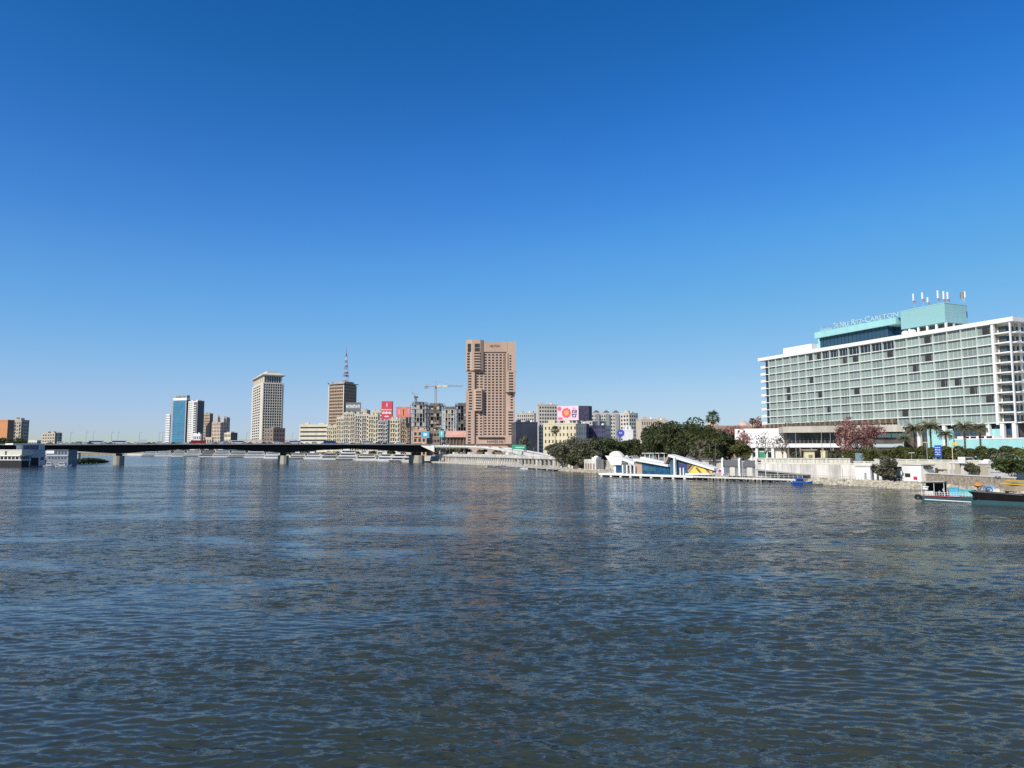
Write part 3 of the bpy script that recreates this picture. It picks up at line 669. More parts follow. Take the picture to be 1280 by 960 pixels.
# turquoise street-side wing and kiosks
tf, TL = frame_px(1194, 250, 1300, 224, ZB); tb = fthing('turquoise_annex', 'low turquoise annex wall at the foot of the hotel end', 'building', tf)
z = lambda py: tf.p(1240, py)[1]
mb = MB(); mb.box(0, TL, 0, 6, 0, z(549), TURQ); part('wall', mb, tb); mb = MB(); mb.box(-.1, TL + .1, -.1, 6.1, z(549), z(547.6), WHITE); part('coping', mb, tb)
windows(tb, [(tf.x(p), tf.x(p + 7), z(548.8) + .3, z(545)) for p in (1202, 1211, 1221, 1231)], WIN, pos=1.0, name='window', thick=.4)
mb = MB(); mb.box(0.2, tf.x(1240), 1.05, 5, z(547.5), z(544.6), WHITE); part('upper_wall', mb, tb)
for px, w, yt, lab, nm in ((1011.5, 13, 563, 'cream gatehouse with a flat grey roof on the riverside road', 'gatehouse'), (1028.5, 5.5, 564.5, 'slim cream gate pier right of the gatehouse', 'gate_pier')):
    kf, KL = frame_px(px - w / 2, 276, px + w / 2, 275, 5.8); k = fthing(nm, lab, 'gatehouse' if w > 6 else 'pier', kf); h = kf.p(px, yt)[1]
    YEL = mat('pale_yellow_paint', (.62, .56, .34), .8, .08, .4); mb = MB(); mb.box(0, KL, 0, 3, 0, h, YEL); part('wall', mb, k)
    mb = MB(); mb.box(-.8 if w > 6 else -.1, KL + .8 if w > 6 else KL + .1, -.8 if w > 6 else -.1, 3.5, h, h + .35, GREY if w > 6 else YEL); part('roof', mb, k)
    if w > 6: windows(k, [(KL * .42, KL * .8, h * .25, h * .62)], BROWN)
# ------------------------------------------------------------------ pink tower hotel in the middle
PINK = mat('pink_tower_concrete', (0.51, 0.355, 0.265), .9, .07, .08, streak=True)
rf, RL = frame_px(582, 700, 645, 700, 5); ram = fthing('tower_hotel', 'tall pink concrete tower hotel with stepped corner bays above the flyover', 'hotel')if False else None
ram = fthing('tower_hotel', 'tall pink concrete tower hotel with stepped corner bays above the flyover', 'hotel', rf)
rx = lambda px: (px - 582) / 63 * RL
rz = lambda py: rf.p(613, py)[1]
PD = 26
mb = MB(); mb.box(rx(584), rx(642.5), 0, PD, 0, rz(429), PINK); part('core_wall', mb, ram)
mb = MB(); mb.box(rx(604), rx(634), -1.0, -.01, rz(440), rz(428), PINK); part('sign_wall', mb, ram)
vol = [('bay', 582, 604, 425.3, 463.5, 3.4, .35), ('bay', 583.5, 593, 463.6, 488, 2.0, .0), ('bay', 582.3, 593.2, 488.1, 555, 2.2, .0), ('bay', 592.5, 603.5, 487, 513.5, 4.2, .25), ('bay', 593.3, 604, 513.6, 555, .5, 0),
       ('bay', 633, 645, 427.5, 463.5, .8, 0), ('bay', 632, 644.5, 464, 490.5, 3.6, 0), ('bay', 634, 643.5, 490.6, 512.5, .6, 0), ('bay', 632, 643.6, 512.6, 555, 3.2, 0), ('base', 596, 643, 545, 555, 1.5, 0)]
for nm, a0, a1, t, b, pr, ch in vol:
    mb = MB(); x0, x1 = rx(a0), rx(a1); c = (x1 - x0) * ch
    pts = [(x0, PD * .5), (x0, -pr + (2.2 if ch else 0)), (x0 + c, -pr), (x1 - c * .5, -pr), (x1, -pr + (2 if ch else 0)), (x1, PD * .5)] if ch else [(x0, PD * .5), (x0, -pr), (x1, -pr), (x1, PD * .5)]
    mb.prism(pts, rz(b), rz(t), PINK); part('corner_bay' if nm == 'bay' else 'base_wall', mb, ram)
fp = 3.42
rc = []
for r_ in range(30):
    zz = rz(442.0 + fp * r_ + .8)
    for c_ in range(6):
        x = rx(605.2 + 4.75 * c_); rc.append((x, x + rx(582 + 2.9), zz - 1.35, zz + .15))
windows(ram, rc, WINT, pos=0)
lw = []
for r_ in range(12): zz = rz(444.5 + fp * r_ * .93); 
def rows(px0, px1, ya, yb, pr, step=fp, h=1.35, nm='window', m=WINT):
    out = []; y = ya
    while y < yb: zz = rz(y); out.append((rx(px0), rx(px1), zz - h, zz)); y += step
    windows(ram, out, m, pos=-pr, name=nm)
rows(584, 591, 430.2, 437, 3.0, 5.2, 3.6, 'terrace_opening'); rows(593, 599.5, 430.2, 437, 3.4, 5.2, 3.6, 'terrace_opening')
rows(583.5, 590.5, 441.5, 463, 2.6, fp, 1.4); rows(592.5, 600.5, 441.5, 463, 3.4, fp, 1.4)
rows(585, 589, 466, 488, 2.0); rows(595.5, 598, 466, 487, .0); rows(600, 603, 466, 487, .0)
rows(586, 590, 490, 512, 2.2); rows(594.5, 601.5, 489.5, 512.5, 4.2)
rows(585, 588.5, 515, 553, 2.2); rows(594.5, 597.5, 515, 545, .5); rows(600, 602.5, 515, 545, .5)
rows(636.8, 639.2, 444, 463, .8); rows(636, 641.5, 466, 490, 3.6); rows(638, 641, 492, 512, .6); rows(635.5, 641.5, 514.5, 545, 3.2)
mb = MB(); mb.box(rx(598), rx(631), -2.6, -1.6, rz(548.4), rz(546.6), BLACK); part('base_opening', mb, ram)
mb = MB(); mb.box(rx(634.3), rx(635.6), -1.0, -.6, rz(463), rz(442), BROWN); mb.box(rx(630.2), rx(631.6), -.3, -.02, rz(544), rz(441), BROWN); part('shaft_recess', mb, ram)
SIGNB = mat('dark_bronze_letters', (.09, .045, .035), .6, 0)
link('sign_lettering', text_mesh('HILTON', rx(624.5) - rx(612), rz(431.3) - rz(434.2), SIGNB), ram, (rx(612), -1.05, rz(434.2)))
link('sign_lettering', text_mesh('RAMSES HILTON', rx(638.5) - rx(609), rz(550.6) - rz(553.6), SIGNB), ram, (rx(609), -1.55, rz(553.6)))
mb = MB(); mb.box(rx(584), rx(602), 2, 12, rz(425.3), rz(424.2), PINK); mb.box(rx(606), rx(632), 3, 14, rz(429), rz(427), PINK); part('roof_hut', mb, ram)
# ------------------------------------------------------------------ white ministry tower with a crown roof
def lattice_face(E, face, u0, u1, z0, z1, nb, nf, m, pos, pr=.5, fw=.5, sw=.5):
    mb = MB()
    for k in range(nb + 1):
        u = u0 + (u1 - u0) * k / nb
        if face == 'front': mb.box(u - fw / 2, u + fw / 2, pos - pr, pos - .003, z0, z1, m)
        else: mb.box(pos + .003, pos + pr, u - fw / 2, u + fw / 2, z0, z1, m)
    part('facade_fins', mb, E); mb = MB()
    for k in range(nf + 1):
        z = z0 + (z1 - z0) * k / nf
        if face == 'front': mb.box(u0, u1, pos - pr * .8, pos - .003, z - sw / 2, z + sw / 2, m)
        else: mb.box(pos + .003, pos + pr * .8, u0, u1, z - sw / 2, z + sw / 2, m)
    part('facade_bands', mb, E)
MFA = mat('ivory_concrete', (0.62, 0.57, 0.47), .8, .06, .15, streak=True)
E, fr, L, D, zt = bld('ministry_tower', 'tall ivory tower with a gridded facade and overhanging crown roof', 313, 326.5, 353, 478, 980, MFA, a=62, side='R', style='none', roof=None)
windows(E, grid(.1 * L, .80 * L, 2, zt - 2, 4, 26, .7, .55), WINT, cap=60)
windows(E, grid(.03 * D, .90 * D, 2, zt - 2, 8, 26, .8, .62), WIN, 'right', L, cap=100)
lattice_face(E, 'right', .03 * D, .90 * D, 2, zt - 2, 8, 26, MFA, L, .9, .95, .85)
mb = MB(); mb.box(2.4, L - 1.8, 1.8, D - 4, zt, zt + 15, MFA); part('crown_storey', mb, E)
windows(E, [(3.4 + (D - 9) / 7 * k, 3.4 + (D - 9) / 7 * (k + .72), zt + .5, zt + 13.4) for k in range(7)], WIN, 'right', L - 1.8, name='crown_window')
windows(E, [(4 + (L - 8) / 5 * k, 4 + (L - 8) / 5 * (k + .72), zt + 2, zt + 12) for k in range(5)], BEIGE, pos=1.8, name='crown_window')
mb = MB(); i0 = [(-2.5, -2.5), (L + 2.5, -2.5), (L + 2.5, D + 2.5), (-2.5, D + 2.5)]; i1 = [(6, 6), (L - 6, 6), (L - 6, D - 9), (6, D - 9)]
mb.prism(i0, zt + 15, zt + 16.4, MFA); q0 = [(x, y, zt + 16.4) for x, y in i0]; q1 = [(x, y, zt + 20) for x, y in i1]; mb.hexa(q0 + q1, MFA)
mb.box(8, L - 7, 8, D - 12, zt + 20, zt + 24, MFA); part('crown_roof', mb, E)
# ------------------------------------------------------------------ broadcasting tower with lattice mast
MAS = mat('tan_tower_panels', (0.34, 0.22, 0.14), .9, .1, .2)
E, fr, L, D, zt = bld('broadcast_tower', 'tan office tower with dark side and a red white lattice mast on top', 409.5, 428.5, 444.5, 481, 900, MAS, a=33, side='R', style='none', roof=None)
windows(E, grid(.06 * L, .94 * L, 4, zt - 2, 8, 20, .72, .48), WINT, cap=100)
windows(E, grid(.06 * D, .94 * D, 4, zt - 2, 6, 20, .72, .5), WIN, 'right', L, cap=40)
mb = MB()
for x in (0, L * .985): mb.box(x - .4, x + .8, -.35, -.003, 0, zt, OFFW)
for k in range(21): z = 4 + (zt - 6) * k / 20; mb.box(.9, L * .98, -.22, -.003, z - .35, z + .35, BEIGE)
part('facade_bands', mb, E)
mb = MB(); mb.box(-2, L + 2, -2, D + 2, zt + 1.6, zt + 2.8, GREY); mb.box(1, L - 1, 1, D - 1, zt, zt + 1.6, DGREY); mb.box(4, L - 3, 4, D - 4, zt + 2.8, zt + 6, GREY); part('roof_terrace', mb, E)
mb = MB()
for (x, y) in ((-1, 0), (L * .3, -1), (L, 3), (L + 1, D * .7)): mb.lathe([(.2, zt + 2.8), (1.5, zt + 4.2), (1.5, zt + 4.5)], x, y, DGREY, 9)
part('dish', mb, E)
RED = mat('mast_red', (.36, .05, .05), .6, .1); mx_, my_ = L * .82, D * .35
YMT = inland_Y(428.5, 900); mtop = zat(441, YMT) - 5; mb = MB(); z0 = zt + 3; rw = MB()
for k in range(9):
    f0, f1 = k / 9, (k + 1) / 9; w0, w1 = 3.0 * (1 - f0) + .5, 3.0 * (1 - f1) + .5; a0, a1 = z0 + (mtop - z0) * f0, z0 + (mtop - z0) * f1; m = RED if k % 2 == 0 else WHITE
    cs = [(-1, -1), (1, -1), (1, 1), (-1, 1)]
    for q in range(4):
        p, n_ = cs[q], cs[(q + 1) % 4]
        mb.tube((mx_ + p[0] * w0, my_ + p[1] * w0, a0), (mx_ + p[0] * w1, my_ + p[1] * w1, a1), .28, m, n=4)
        mb.tube((mx_ + p[0] * w0, my_ + p[1] * w0, a0), (mx_ + n_[0] * w1, my_ + n_[1] * w1, a1), .17, m, n=4)
        mb.tube((mx_ + p[0] * w1, my_ + p[1] * w1, a1), (mx_ + n_[0] * w1, my_ + n_[1] * w1, a1), .17, m, n=4)
    if k in (2, 3, 5): mb.lathe([(w0 + .8, a0 + 1), (w0 + .8, a0 + 2.6)], mx_, my_, DGREY, 8)
mb.tube((mx_, my_, mtop), (mx_, my_, zat(432, YMT) - 5), .35, RED, .15); part('lattice_mast', mb, E)
mb = MB(); mb.tube((mx_ - 6, my_ - 2, zt + 3), (mx_ - 6, my_ - 2, zt + 22), .22, STEEL, .1); part('antenna_pole', mb, E)
# ------------------------------------------------------------------ far left bank of the river
TERR = mat('terracotta_wall', (0.52, 0.235, 0.10), .9, .06, .2)
bld('apartment_block', 'orange rendered block with a blank wall at the far left edge', -40, 8, 13, 526, 640, TERR, a=20, side='R', style='none', bs=0, roof='par', shade_m=BROWN)
bld('apartment_block', 'weathered tan apartment block with balconies beside the orange block', 13, 25, 35, 526, 700, BEIGE, a=30, side='R', fl=10, bf=4, bs=3, style='balc', side_style='win')
bld('apartment_block', 'pale beige block standing alone beyond the left end of the bridge', 52, 68, 77, 541.5, 1150, BEIGE, a=35, side='R', fl=7, bf=5, bs=3)
bld('low_building', 'low white flat roofed building far behind the houseboats', 35, 46, 51, 551, 1000, OFFW, a=15, fl=3, bf=5, bs=2, roof='par')
# towers left of the ministry
bld('slender_tower', 'slender white tower with green window strips left of the blue glass tower', 206, 211, 213.5, 518, 1500, WHITE, a=20, fl=16, bf=3, bs=2, fw=.5, fh=.6, win=glass('green_glass', (.05, .09, .06)), roof='par')
NBK = mat('pale_blue_grey_panel', (0.33, 0.35, 0.38), .6, .06)
E, fr, L, D, zt = bld('glass_tower', 'blue mirrored glass office tower with a sign box on its roof', 212.5, 231, 236, 500, 1350, NBK, a=22, style='none', roof=None, shade_m=DGREY)
mirror = mat('blue_curtain_wall', (0.05, 0.19, 0.30), .12, .12, .06, spec=.8)
mb = MB(); mb.box(L * .12, L * .93, -.4, -.003, 4, zt - 1, mirror); part('curtain_wall', mb, E)
mb = MB(); 
for k in range(18): z = 8 + (zt - 12) * k / 18; mb.box(L * .12, L * .93, -.5, -.41, z, z + .3, WINB)
part('curtain_wall_bands', mb, E)
mb = MB(); mb.box(L * .1, L, 0, D * .9, zt, zt + 6.5, WHITE); mb.box(L * .2, L, 1, D * .8, zt + 6.5, zt + 13, GREY); part('roof_sign_box', mb, E)
mb = MB(); rr = random.Random(3)
for k in range(9): x = L * (.26 + .075 * k); h = rr.uniform(1.6, 3.4); mb.box(x, x + L * .045, .7, .997, zt + 7.6, zt + 7.6 + h, SIGNB); mb.box(x - L * .01, x + L * .06, .7, .997, zt + 7.6, zt + 8.3, SIGNB)
part('roof_sign_script', mb, E)
windows(E, grid(.1 * D, .9 * D, 6, zt - 4, 2, 20, .5, .4), WIN, 'right', L + .12, cap=40)
E, fr, L, D, zt = bld('tower_block', 'white slab tower with a side darkened as shade right of the blue glass tower', 233.5, 245, 253.5, 501, 1250, OFFW, a=38, fl=24, bf=5, bs=0, fw=.5, fh=.45, shade_m=mat('shade_side', (.12, .12, .135), .8, .15))
mb = MB(); mb.box(L * .52, L * .6, -.6, -.003, 4, zt, WHITE); mb.box(L * .62, L * .98, -.3, -.003, 6, zt - 3, DGREY); part('facade_recess', mb, E)
mb = MB()
for k in range(18): z = 20 + (zt - 26) * k / 18; mb.box(L * .64, L * .9, -1.2, -.301, z, z + 1.6, WHITE)
part('balcony_stack', mb, E)
bld('office_block', 'brown flat topped office block between white slab tower and domed block', 252.5, 261, 265, 517, 1400, TAN, a=25, fl=14, bf=5, bs=3, shade_m=BROWN)
PAL = mat('pinkish_stone', (0.52, 0.41, 0.32), .9, .1, .1, streak=True)
E, fr, L, D, zt = bld('domed_block', 'beige palace style block with two small domed turrets', 264, 276, 285, 528, 1300, PAL, a=28, fl=9, bf=6, bs=4, fw=.4, fh=.6, roof='par')
for fx, top in ((.42, 520), (1.05, 522)):
    mb = MB(); x = L * fx; zz = zat(top, inland_Y(276, 1300)) - 5; mb.box(x - 4, x + 4, 2, 10, zt, zz - 4, PAL); mb.lathe([(4.2, zz - 4), (4.0, zz - 1.5), (2.6, zz + 1.2), (.8, zz + 3), (.2, zz + 6)], x, 6, PAL, 12); part('domed_turret', mb, E)
bld('tower_block', 'taller beige turreted block behind the domed block', 277, 282, 286.5, 522, 1450, PAL, a=25, fl=14, bf=4, bs=3)
bld('apartment_block', 'cream low block with a side darkened as shade right of the domed turrets', 280, 288, 296.5, 541, 1150, CREAM, a=40, fl=4, bf=4, bs=3, shade_m=DGREY)
bld('low_building', 'small white stepped building at the foot of the white slab tower', 241, 250, 252, 543, 1050, WHITE, a=15, fl=3, bf=4, bs=2)
bld('low_building', 'small cream cube house right of the white stepped building', 255, 264.5, 266, 547, 1050, CREAM, a=10, fl=2, bf=3, bs=1, roof='par')
bld('low_building', 'long low flat roofed hall before the ministry tower', 297, 328, 331, 550, 960, BEIGE, a=5, fl=1, bf=12, bs=2, roof='par')
bld('apartment_block', 'brown brick apartment block with balconies in front of the ministry tower', 329.5, 341, 356, 535.5, 880, mat('brown_brick', (.28, .20, .16), .9, .15, .3), a=50, fl=6, bf=3, bs=4, style='balc', ledge=GREY)
bld('low_building', 'low grey shed between ministry tower and white strip block', 356, 368, 371, 550.5, 900, GREY, a=10, fl=1, bf=4, bs=2, roof='par')
WARM = mat('warm_grey_render', (0.56, 0.49, 0.38), .85, .14, .2, streak=True)
# riverfront terrace of apartment buildings behind the bridge
E, fr, L, D, zt = bld('office_block', 'long white block with dark ribbon windows right of the ministry tower', 373.5, 410, 412, 531, 830, mat('ivory_render', (.66, .60, .45), .85, .06, .2, streak=True), a=8, fl=7, bf=1, bs=1, fh=.36, style='ribbon')
bld('apartment_block', 'cream domed corner apartment house right of the ribbon window block', 408, 420.5, 422, 533, 800, CREAM, a=10, fl=7, bf=5, bs=2, style='balc')
bld('apartment_block', 'narrow cream apartment house with rounded roof turret', 420, 429.5, 431, 522, 810, CREAM, a=12, fl=9, bf=4, bs=2, style='balc')
bld('apartment_block', 'off white apartment house under the dark rooftop sign', 429, 442.5, 444, 516, 800, WARM, a=12, fl=10, bf=5, bs=2, style='balc')
bld('apartment_block', 'grey white apartment house with wide terraces left of yellow house', 443, 460.5, 462, 518, 795, WARM, a=10, fl=10, bf=6, bs=2, style='balc', ledge=GREY)
bld('apartment_block', 'yellow cream apartment house left of the red billboard', 460, 472, 474, 519, 790, CREAM, a=10, fl=9, bf=4, bs=2, style='balc')
bld('apartment_block', 'grey shuttered apartment house under the red billboard', 472, 484.5, 487, 526, 785, GREY, a=10, fl=9, bf=4, bs=2, style='balc', ledge=OFFW)
bld('apartment_block', 'pale yellow apartment house under the pink billboard', 487, 499.5, 500.5, 524, 780, CREAM, a=10, fl=8, bf=4, bs=2, style='balc')
bld('apartment_block', 'tan apartment house with brown balconies right of the pink billboard', 500, 511.5, 514, 522, 782, TAN, a=10, fl=9, bf=4, bs=2, style='balc', ledge=BROWN)
bld('tower_block', 'cream block rising behind the terrace of apartment houses', 446, 458, 462, 513, 900, BEIGE, a=20, fl=12, bf=5, bs=2)
bld('tower_block', 'white topped block behind the yellow cream apartment house', 464, 477, 480, 514, 880, WARM, a=15, fl=12, bf=5, bs=2)
bld('apartment_block', 'salmon low block beside the blue street billboards', 516, 533, 536, 538, 760, mat('salmon_render', (.52, .33, .22), .85, .1, .2), a=8, fl=4, bf=3, bs=2, style='balc')
bld('low_building', 'brown commercial block between the two blue billboards', 534, 550, 560, 539, 765, BROWN, a=5, fl=4, bf=4, bs=2, fw=.7, fh=.4)
# construction frames
def skeleton(name, label, xl, xr, ytop, Y, nf, nb, a, m=None):
    m = m or GREY; fr, L = frame_px(xl, Y, xr, Y - math.tan(math.radians(a)) * 20, 5); E = fthing(name, label, 'building', fr); D = 16; h = fr.p(xl, ytop)[1]
    for k in range(nf + 1):
        z = h * k / nf; mb = MB(); mb.box(0, L, 0, D, z - .3, z, m); part('floor_slab', mb, E)
    for i in range(nb + 1):
        for y in (0.3, D / 2, D - .9):
            mb = MB(); x = min(L - .8, L * i / nb); mb.box(x, x + .7, y, y + .7, 0, h - .301, m); part('column', mb, E)
    ri = random.Random(int(xr)); 
    for k in range(nf):
        for i in range(nb):
            if ri.random() < .42:
                mb = MB(); mb.box(L * i / nb + .75, L * (i + 1) / nb - .05, .4, .6, h * k / nf + .003, h * (k + ri.choice((.45, .8, .88))) / nf, ri.choice((BROWN, DGREY, GREY, BEIGE))); part('infill_wall', mb, E)
    mb = MB(); mb.box(L * .2, L * .75, D * .35, D * .7, 0, h + 3.5, DGREY); part('stair_core', mb, E)
    rr = random.Random(int(xl)); mb = MB()
    for k in range(60): x, y = rr.uniform(0, L), rr.choice((.4, D / 2, D - .5)); mb.tube((x, y, h), (x, y, h + rr.uniform(1, 4.5)), .2, BROWN, n=4)
    part('starter_bars', mb, E); return E, fr, L, D, h
skeleton('construction_frame', 'grey concrete building frame with a stair tower beside the pink billboard', 512, 531, 506, 850, 12, 5, 10)
skeleton('construction_frame', 'dark unfinished concrete frame behind the tower crane', 530, 552, 507.5, 900, 14, 6, 15, DGREY)
skeleton('construction_frame', 'curved unfinished floors with white slab edges left of the pink tower', 552, 570, 512, 840, 12, 5, 5, OFFW)
skeleton('construction_frame', 'dark unfinished frame half hidden behind the pink tower', 568, 586, 507, 880, 14, 5, 0, DGREY)
# cranes
YC = mat('crane_steel', (.45, .33, .22), .6, .15)
def mast(mb, x, y, z0, z1, w, m, r=.16, st=3.0):
    n = max(2, int((z1 - z0) / st)); cs = [(-1, -1), (1, -1), (1, 1), (-1, 1)]
    for q in range(4): mb.tube((x + cs[q][0] * w, y + cs[q][1] * w, z0), (x + cs[q][0] * w, y + cs[q][1] * w, z1), r, m, n=4)
    for k in range(n):
        for q in range(4):
            p, s = cs[q], cs[(q + 1) % 4]; mb.tube((x + p[0] * w, y + p[1] * w, z0 + (z1 - z0) * k / n), (x + s[0] * w, y + s[1] * w, z0 + (z1 - z0) * (k + 1) / n), r * .6, m, n=4)
c = at_Y(544, 560, 800); cr = thing('tower_crane', 'tall tower crane with a long level jib above the building site', 'crane', (c[0], c[1], 5))
zj = zat(483, 800) - 5; mb = MB(); mast(mb, 0, 0, 0, zj, .9, YC); part('mast', mb, cr)
mb = MB(); jl = 34 * 800 / F
for s in (-.7, .7): mb.tube((0, s, zj), (jl, s, zj), .14, YC, n=4)
mb.tube((0, 0, zj + 1.3), (jl, 0, zj + .9), .14, YC, n=4)
for k in range(14): x = jl * k / 14; mb.tube((x, -.7, zj), (x + jl / 28, 0, zj + 1.2), .08, YC, n=4); mb.tube((x + jl / 28, 0, zj + 1.2), (x + jl / 14, .7, zj), .08, YC, n=4)
part('jib', mb, cr); mb = MB(); mb.box(-24 * 800 / F * .55, 0, -.6, .6, zj - .2, zj + .3, mat('faded_red', (.45, .2, .17), .6, .1)); mb.box(-12, -8.5, -.9, .9, zj - 2.2, zj + .6, GREY); part('counter_jib', mb, cr)
mb = MB(); mb.box(1, 13, -1, 1, zj - 1.0, zj + 1.1, mat('white_jib_banner', (.7, .62, .45), .7, .25, .5)); mb.box(-.8, .9, -1, 1, zj - 2.4, zj, DGREY); part('cab', mb, cr)
mb = MB(); mb.tube((0, 0, zj), (0, 0, zj + 6), .4, YC, .2); mb.tube((0, 0, zj + 6), (jl * .7, 0, zj + 1), .06, STEEL, n=4); mb.tube((0, 0, zj + 6), (-11, 0, zj + .5), .06, STEEL, n=4); part('apex', mb, cr)
c = at_Y(519, 560, 850); cr = thing('luffing_crane', 'short raised crane on top of the grey concrete frame', 'crane', (c[0], c[1], zat(503, 850)))
mb = MB(); mast(mb, 0, 0, -1, 5, .9, DGREY, .25); mb.box(-2, 2.5, -1.2, 1.2, 5, 7.2, DGREY); part('slewing_base', mb, cr)
mb = MB(); mb.path([(0, 0, 6), (-5, 0, 12)], .35, YC, .25); mb.path([(1, 0, 6), (-4.4, 0, 12.3)], .25, YC, .2); mb.tube((-5, 0, 12), (2, 0, 9), .1, STEEL, n=4); part('boom', mb, cr)
# billboards
def board(name, label, x0, x1, yt, yb, Y, m, legs=2, zb=None, dep=1.2, marks=(), a=0.0, side=None):
    Y = inland_Y(x1, Y); fr, L = frame_px(x0, Y, x1, Y - a, 0); zt = fr.p(x0, yt)[1]; zl = fr.p(x0, yb)[1]; z0 = zl - (zb or 6); fr.oz = z0
    E = fthing(name, label, 'billboard', fr); mb = MB(); mb.box(0, L, 0, dep, zl - z0, zt - z0, m); part('panel', mb, E)
    for k in range(legs): x = L * (k + .5) / legs; mb = MB(); mb.box(x - .35, x + .35, .3, 1.0, 0, zl - z0 - .003, STEEL); part('post', mb, E)
    for (u0, u1, v0, v1, mm) in marks:
        q = MB(); q.box(L * u0, L * u1, -.08, -.003, zl - z0 + (zt - zl) * v0, zl - z0 + (zt - zl) * v1, mm); part('printed_mark', q, E)
    if side is not None: q = MB(); q.box(L + .003, L + .2, .05, dep - .05, zl - z0, zt - z0, side); part('side_panel', q, E)
    return E, fr, L, zl - z0, zt - z0
RB = mat('billboard_red', (.62, .055, .09), .6, .05); PK = mat('billboard_pink', (.66, .20, .22), .6, .08); ORG = mat('billboard_orange', (.75, .30, .10), .6, .1)
E, fr, L, a0, a1 = board('rooftop_billboard', 'tall red rooftop billboard with white lettering bands', 476, 489.5, 501.5, 524, 770, RB, 3, 9, 5, side=BROWN)
mb = MB(); h = a1 - a0
mb.box(L * .47, L * .55, -.1, -.003, a0 + h * .66, a0 + h * .9, WHITE); mb.box(L * .44, L * .58, -.1, -.003, a0 + h * .66, a0 + h * .73, WHITE); part('white_emblem', mb, E)
mb = MB()
for v0, v1, u0, u1, n_ in ((.50, .56, .02, .96, 9), (.3, .43, .06, .94, 7), (.12, .2, .3, .7, 5)):
    for k in range(n_): q = u0 + (u1 - u0) * k / n_; w = (u1 - u0) / n_; mb.box(L * q, L * (q + w * .8), -.1, -.003, a0 + h * v0, a0 + h * (v0 + (v1 - v0) * (.75 + .25 * (k % 2))), WHITE)
part('white_lettering', mb, E)
E, fr, L, a0, a1 = board('rooftop_billboard', 'wide pink and orange rooftop billboard right of the red one', 494.5, 512.5, 508.5, 521.5, 772, PK, 4, 6, 1.5, marks=((.42, .66, .03, .97, ORG), (.5, .56, .15, .8, mat('billboard_peach', (.8, .5, .3), .6, .05)), (.16, .28, .3, .75, mat('billboard_rose', (.75, .36, .36), .6, .05)), (.8, .9, .35, .8, MC['billboard_rose'] if 'billboard_rose' in MC else PK)))
E, fr, L, a0, a1 = board('rooftop_sign', 'dark grey rooftop sign with blurred white letters', 431, 450, 503, 514.5, 798, mat('sign_slate', (.16, .17, .17), .7, .1), 3, 5, 1.2)
mb = MB()
for k in range(6):
    x = L * (.04 + .155 * k); w = L * .12; zz = a0 + (a1 - a0) * .38; hh = (a1 - a0) * .36
    mb.box(x, x + w * .3, -.1, -.003, zz, zz + hh, WHITE); mb.box(x + w * .7, x + w, -.1, -.003, zz, zz + hh, WHITE); mb.box(x + w * .301, x + w * .699, -.1, -.003, zz + hh * (.7 if k % 2 else .35), zz + hh * (1 if k % 2 else .65), WHITE)
part('white_lettering', mb, E)
BLU = mat('billboard_sky_blue', (.10, .42, .62), .6, .25, .4); AQ = mat('billboard_aqua', (.12, .50, .55), .6, .2, .4)
board('street_billboard', 'sky blue street billboard on a post in front of the salmon block', 526, 536.5, 539, 547.5, 735, BLU, 1, 9, 1, marks=((.3, .7, .3, .7, WHITE),))
board('street_billboard', 'narrow aqua street billboard left of the pink awning hall', 548.5, 555, 538, 546.5, 735, AQ, 1, 9, 1, marks=((.4, .62, .25, .8, WHITE),))
# pink barrel-roofed hall beside the tower hotel
hf2, HL = frame_px(557, 735, 586, 735, 5); E = fthing('awning_hall', 'dark entrance hall under a long pink rounded awning', 'building', hf2); zc = hf2.p(570, 546.5)[1]
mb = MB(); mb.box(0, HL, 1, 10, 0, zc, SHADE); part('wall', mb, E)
mb = MB(); pts = [(-.5 + 5 * math.cos(t), zc + 6.5 * math.sin(t)) for t in np.linspace(math.pi, 0, 9)]
i = len(mb.v)
for x in (0, HL): mb.v += [(x, y + 3.5, z) for y, z in pts]
for k in range(8): mb.f.append((k, k + 1, 10 + k, 9 + k)); mb.m.append(mb.mi(mat('pink_awning', (.60, .33, .27), .7, .1, .3)))
mb.f.append(tuple(range(8, -1, -1))); mb.m.append(0); mb.f.append(tuple(range(9, 18))); mb.m.append(0); part('awning', mb, E)
for k in range(7): mb = MB(); x = HL * (k + .3) / 7; mb.box(x, x + .6, .2, .99, 0, zc - .05, BROWN); part('column', mb, E)
# ------------------------------------------------------------------ right of the tower hotel
PALE = mat('pale_city_render', (.54, .50, .43), .9, .12, .15, streak=True)
NAVY = mat('dark_blue_glass_block', (.035, .04, .06), .25, .2, .1, spec=.5)
bld('office_block', 'dark arched roof office block just right of the pink tower hotel', 645, 672, 681, 529, 560, NAVY, a=-10, side='R', D=20, fl=5, bf=6, bs=0, style='none')
E, fr, L, D, zt = bld('villa_block', 'cream block with small windows under the pink and purple billboard', 679, 722, 724, 530, 540, mat('yellow_cream', (.62, .54, .36), .85, .08, .2, streak=True), a=20, fl=5, bf=9, bs=1, fw=.35, fh=.45)
lf, LL = frame_px(697, 548, 723.5, 540, zat(531, 545)); E = fthing('rooftop_billboard', 'pink billboard cube with an orange flower and a dark purple side', 'billboard', lf)
z0, z1 = lf.p(710, 525.5)[1], lf.p(710, 507.5)[1]; BD = 9
PKW = mat('billboard_pale_pink', (.76, .52, .60), .6, .05); PUR = mat('billboard_purple', (.045, .04, .08), .6, .35, .6)
mb = MB(); mb.box(0, LL, 0, BD, z0, z1, PKW); part('panel', mb, E); mb = MB(); mb.prism([(LL + .003, 0), (lf.x(736.5, 3), 3.0), (lf.x(736.5, 3), BD), (LL + .003, BD)], z0 - .3, z1 - .1, PUR); part('side_panel', mb, E)
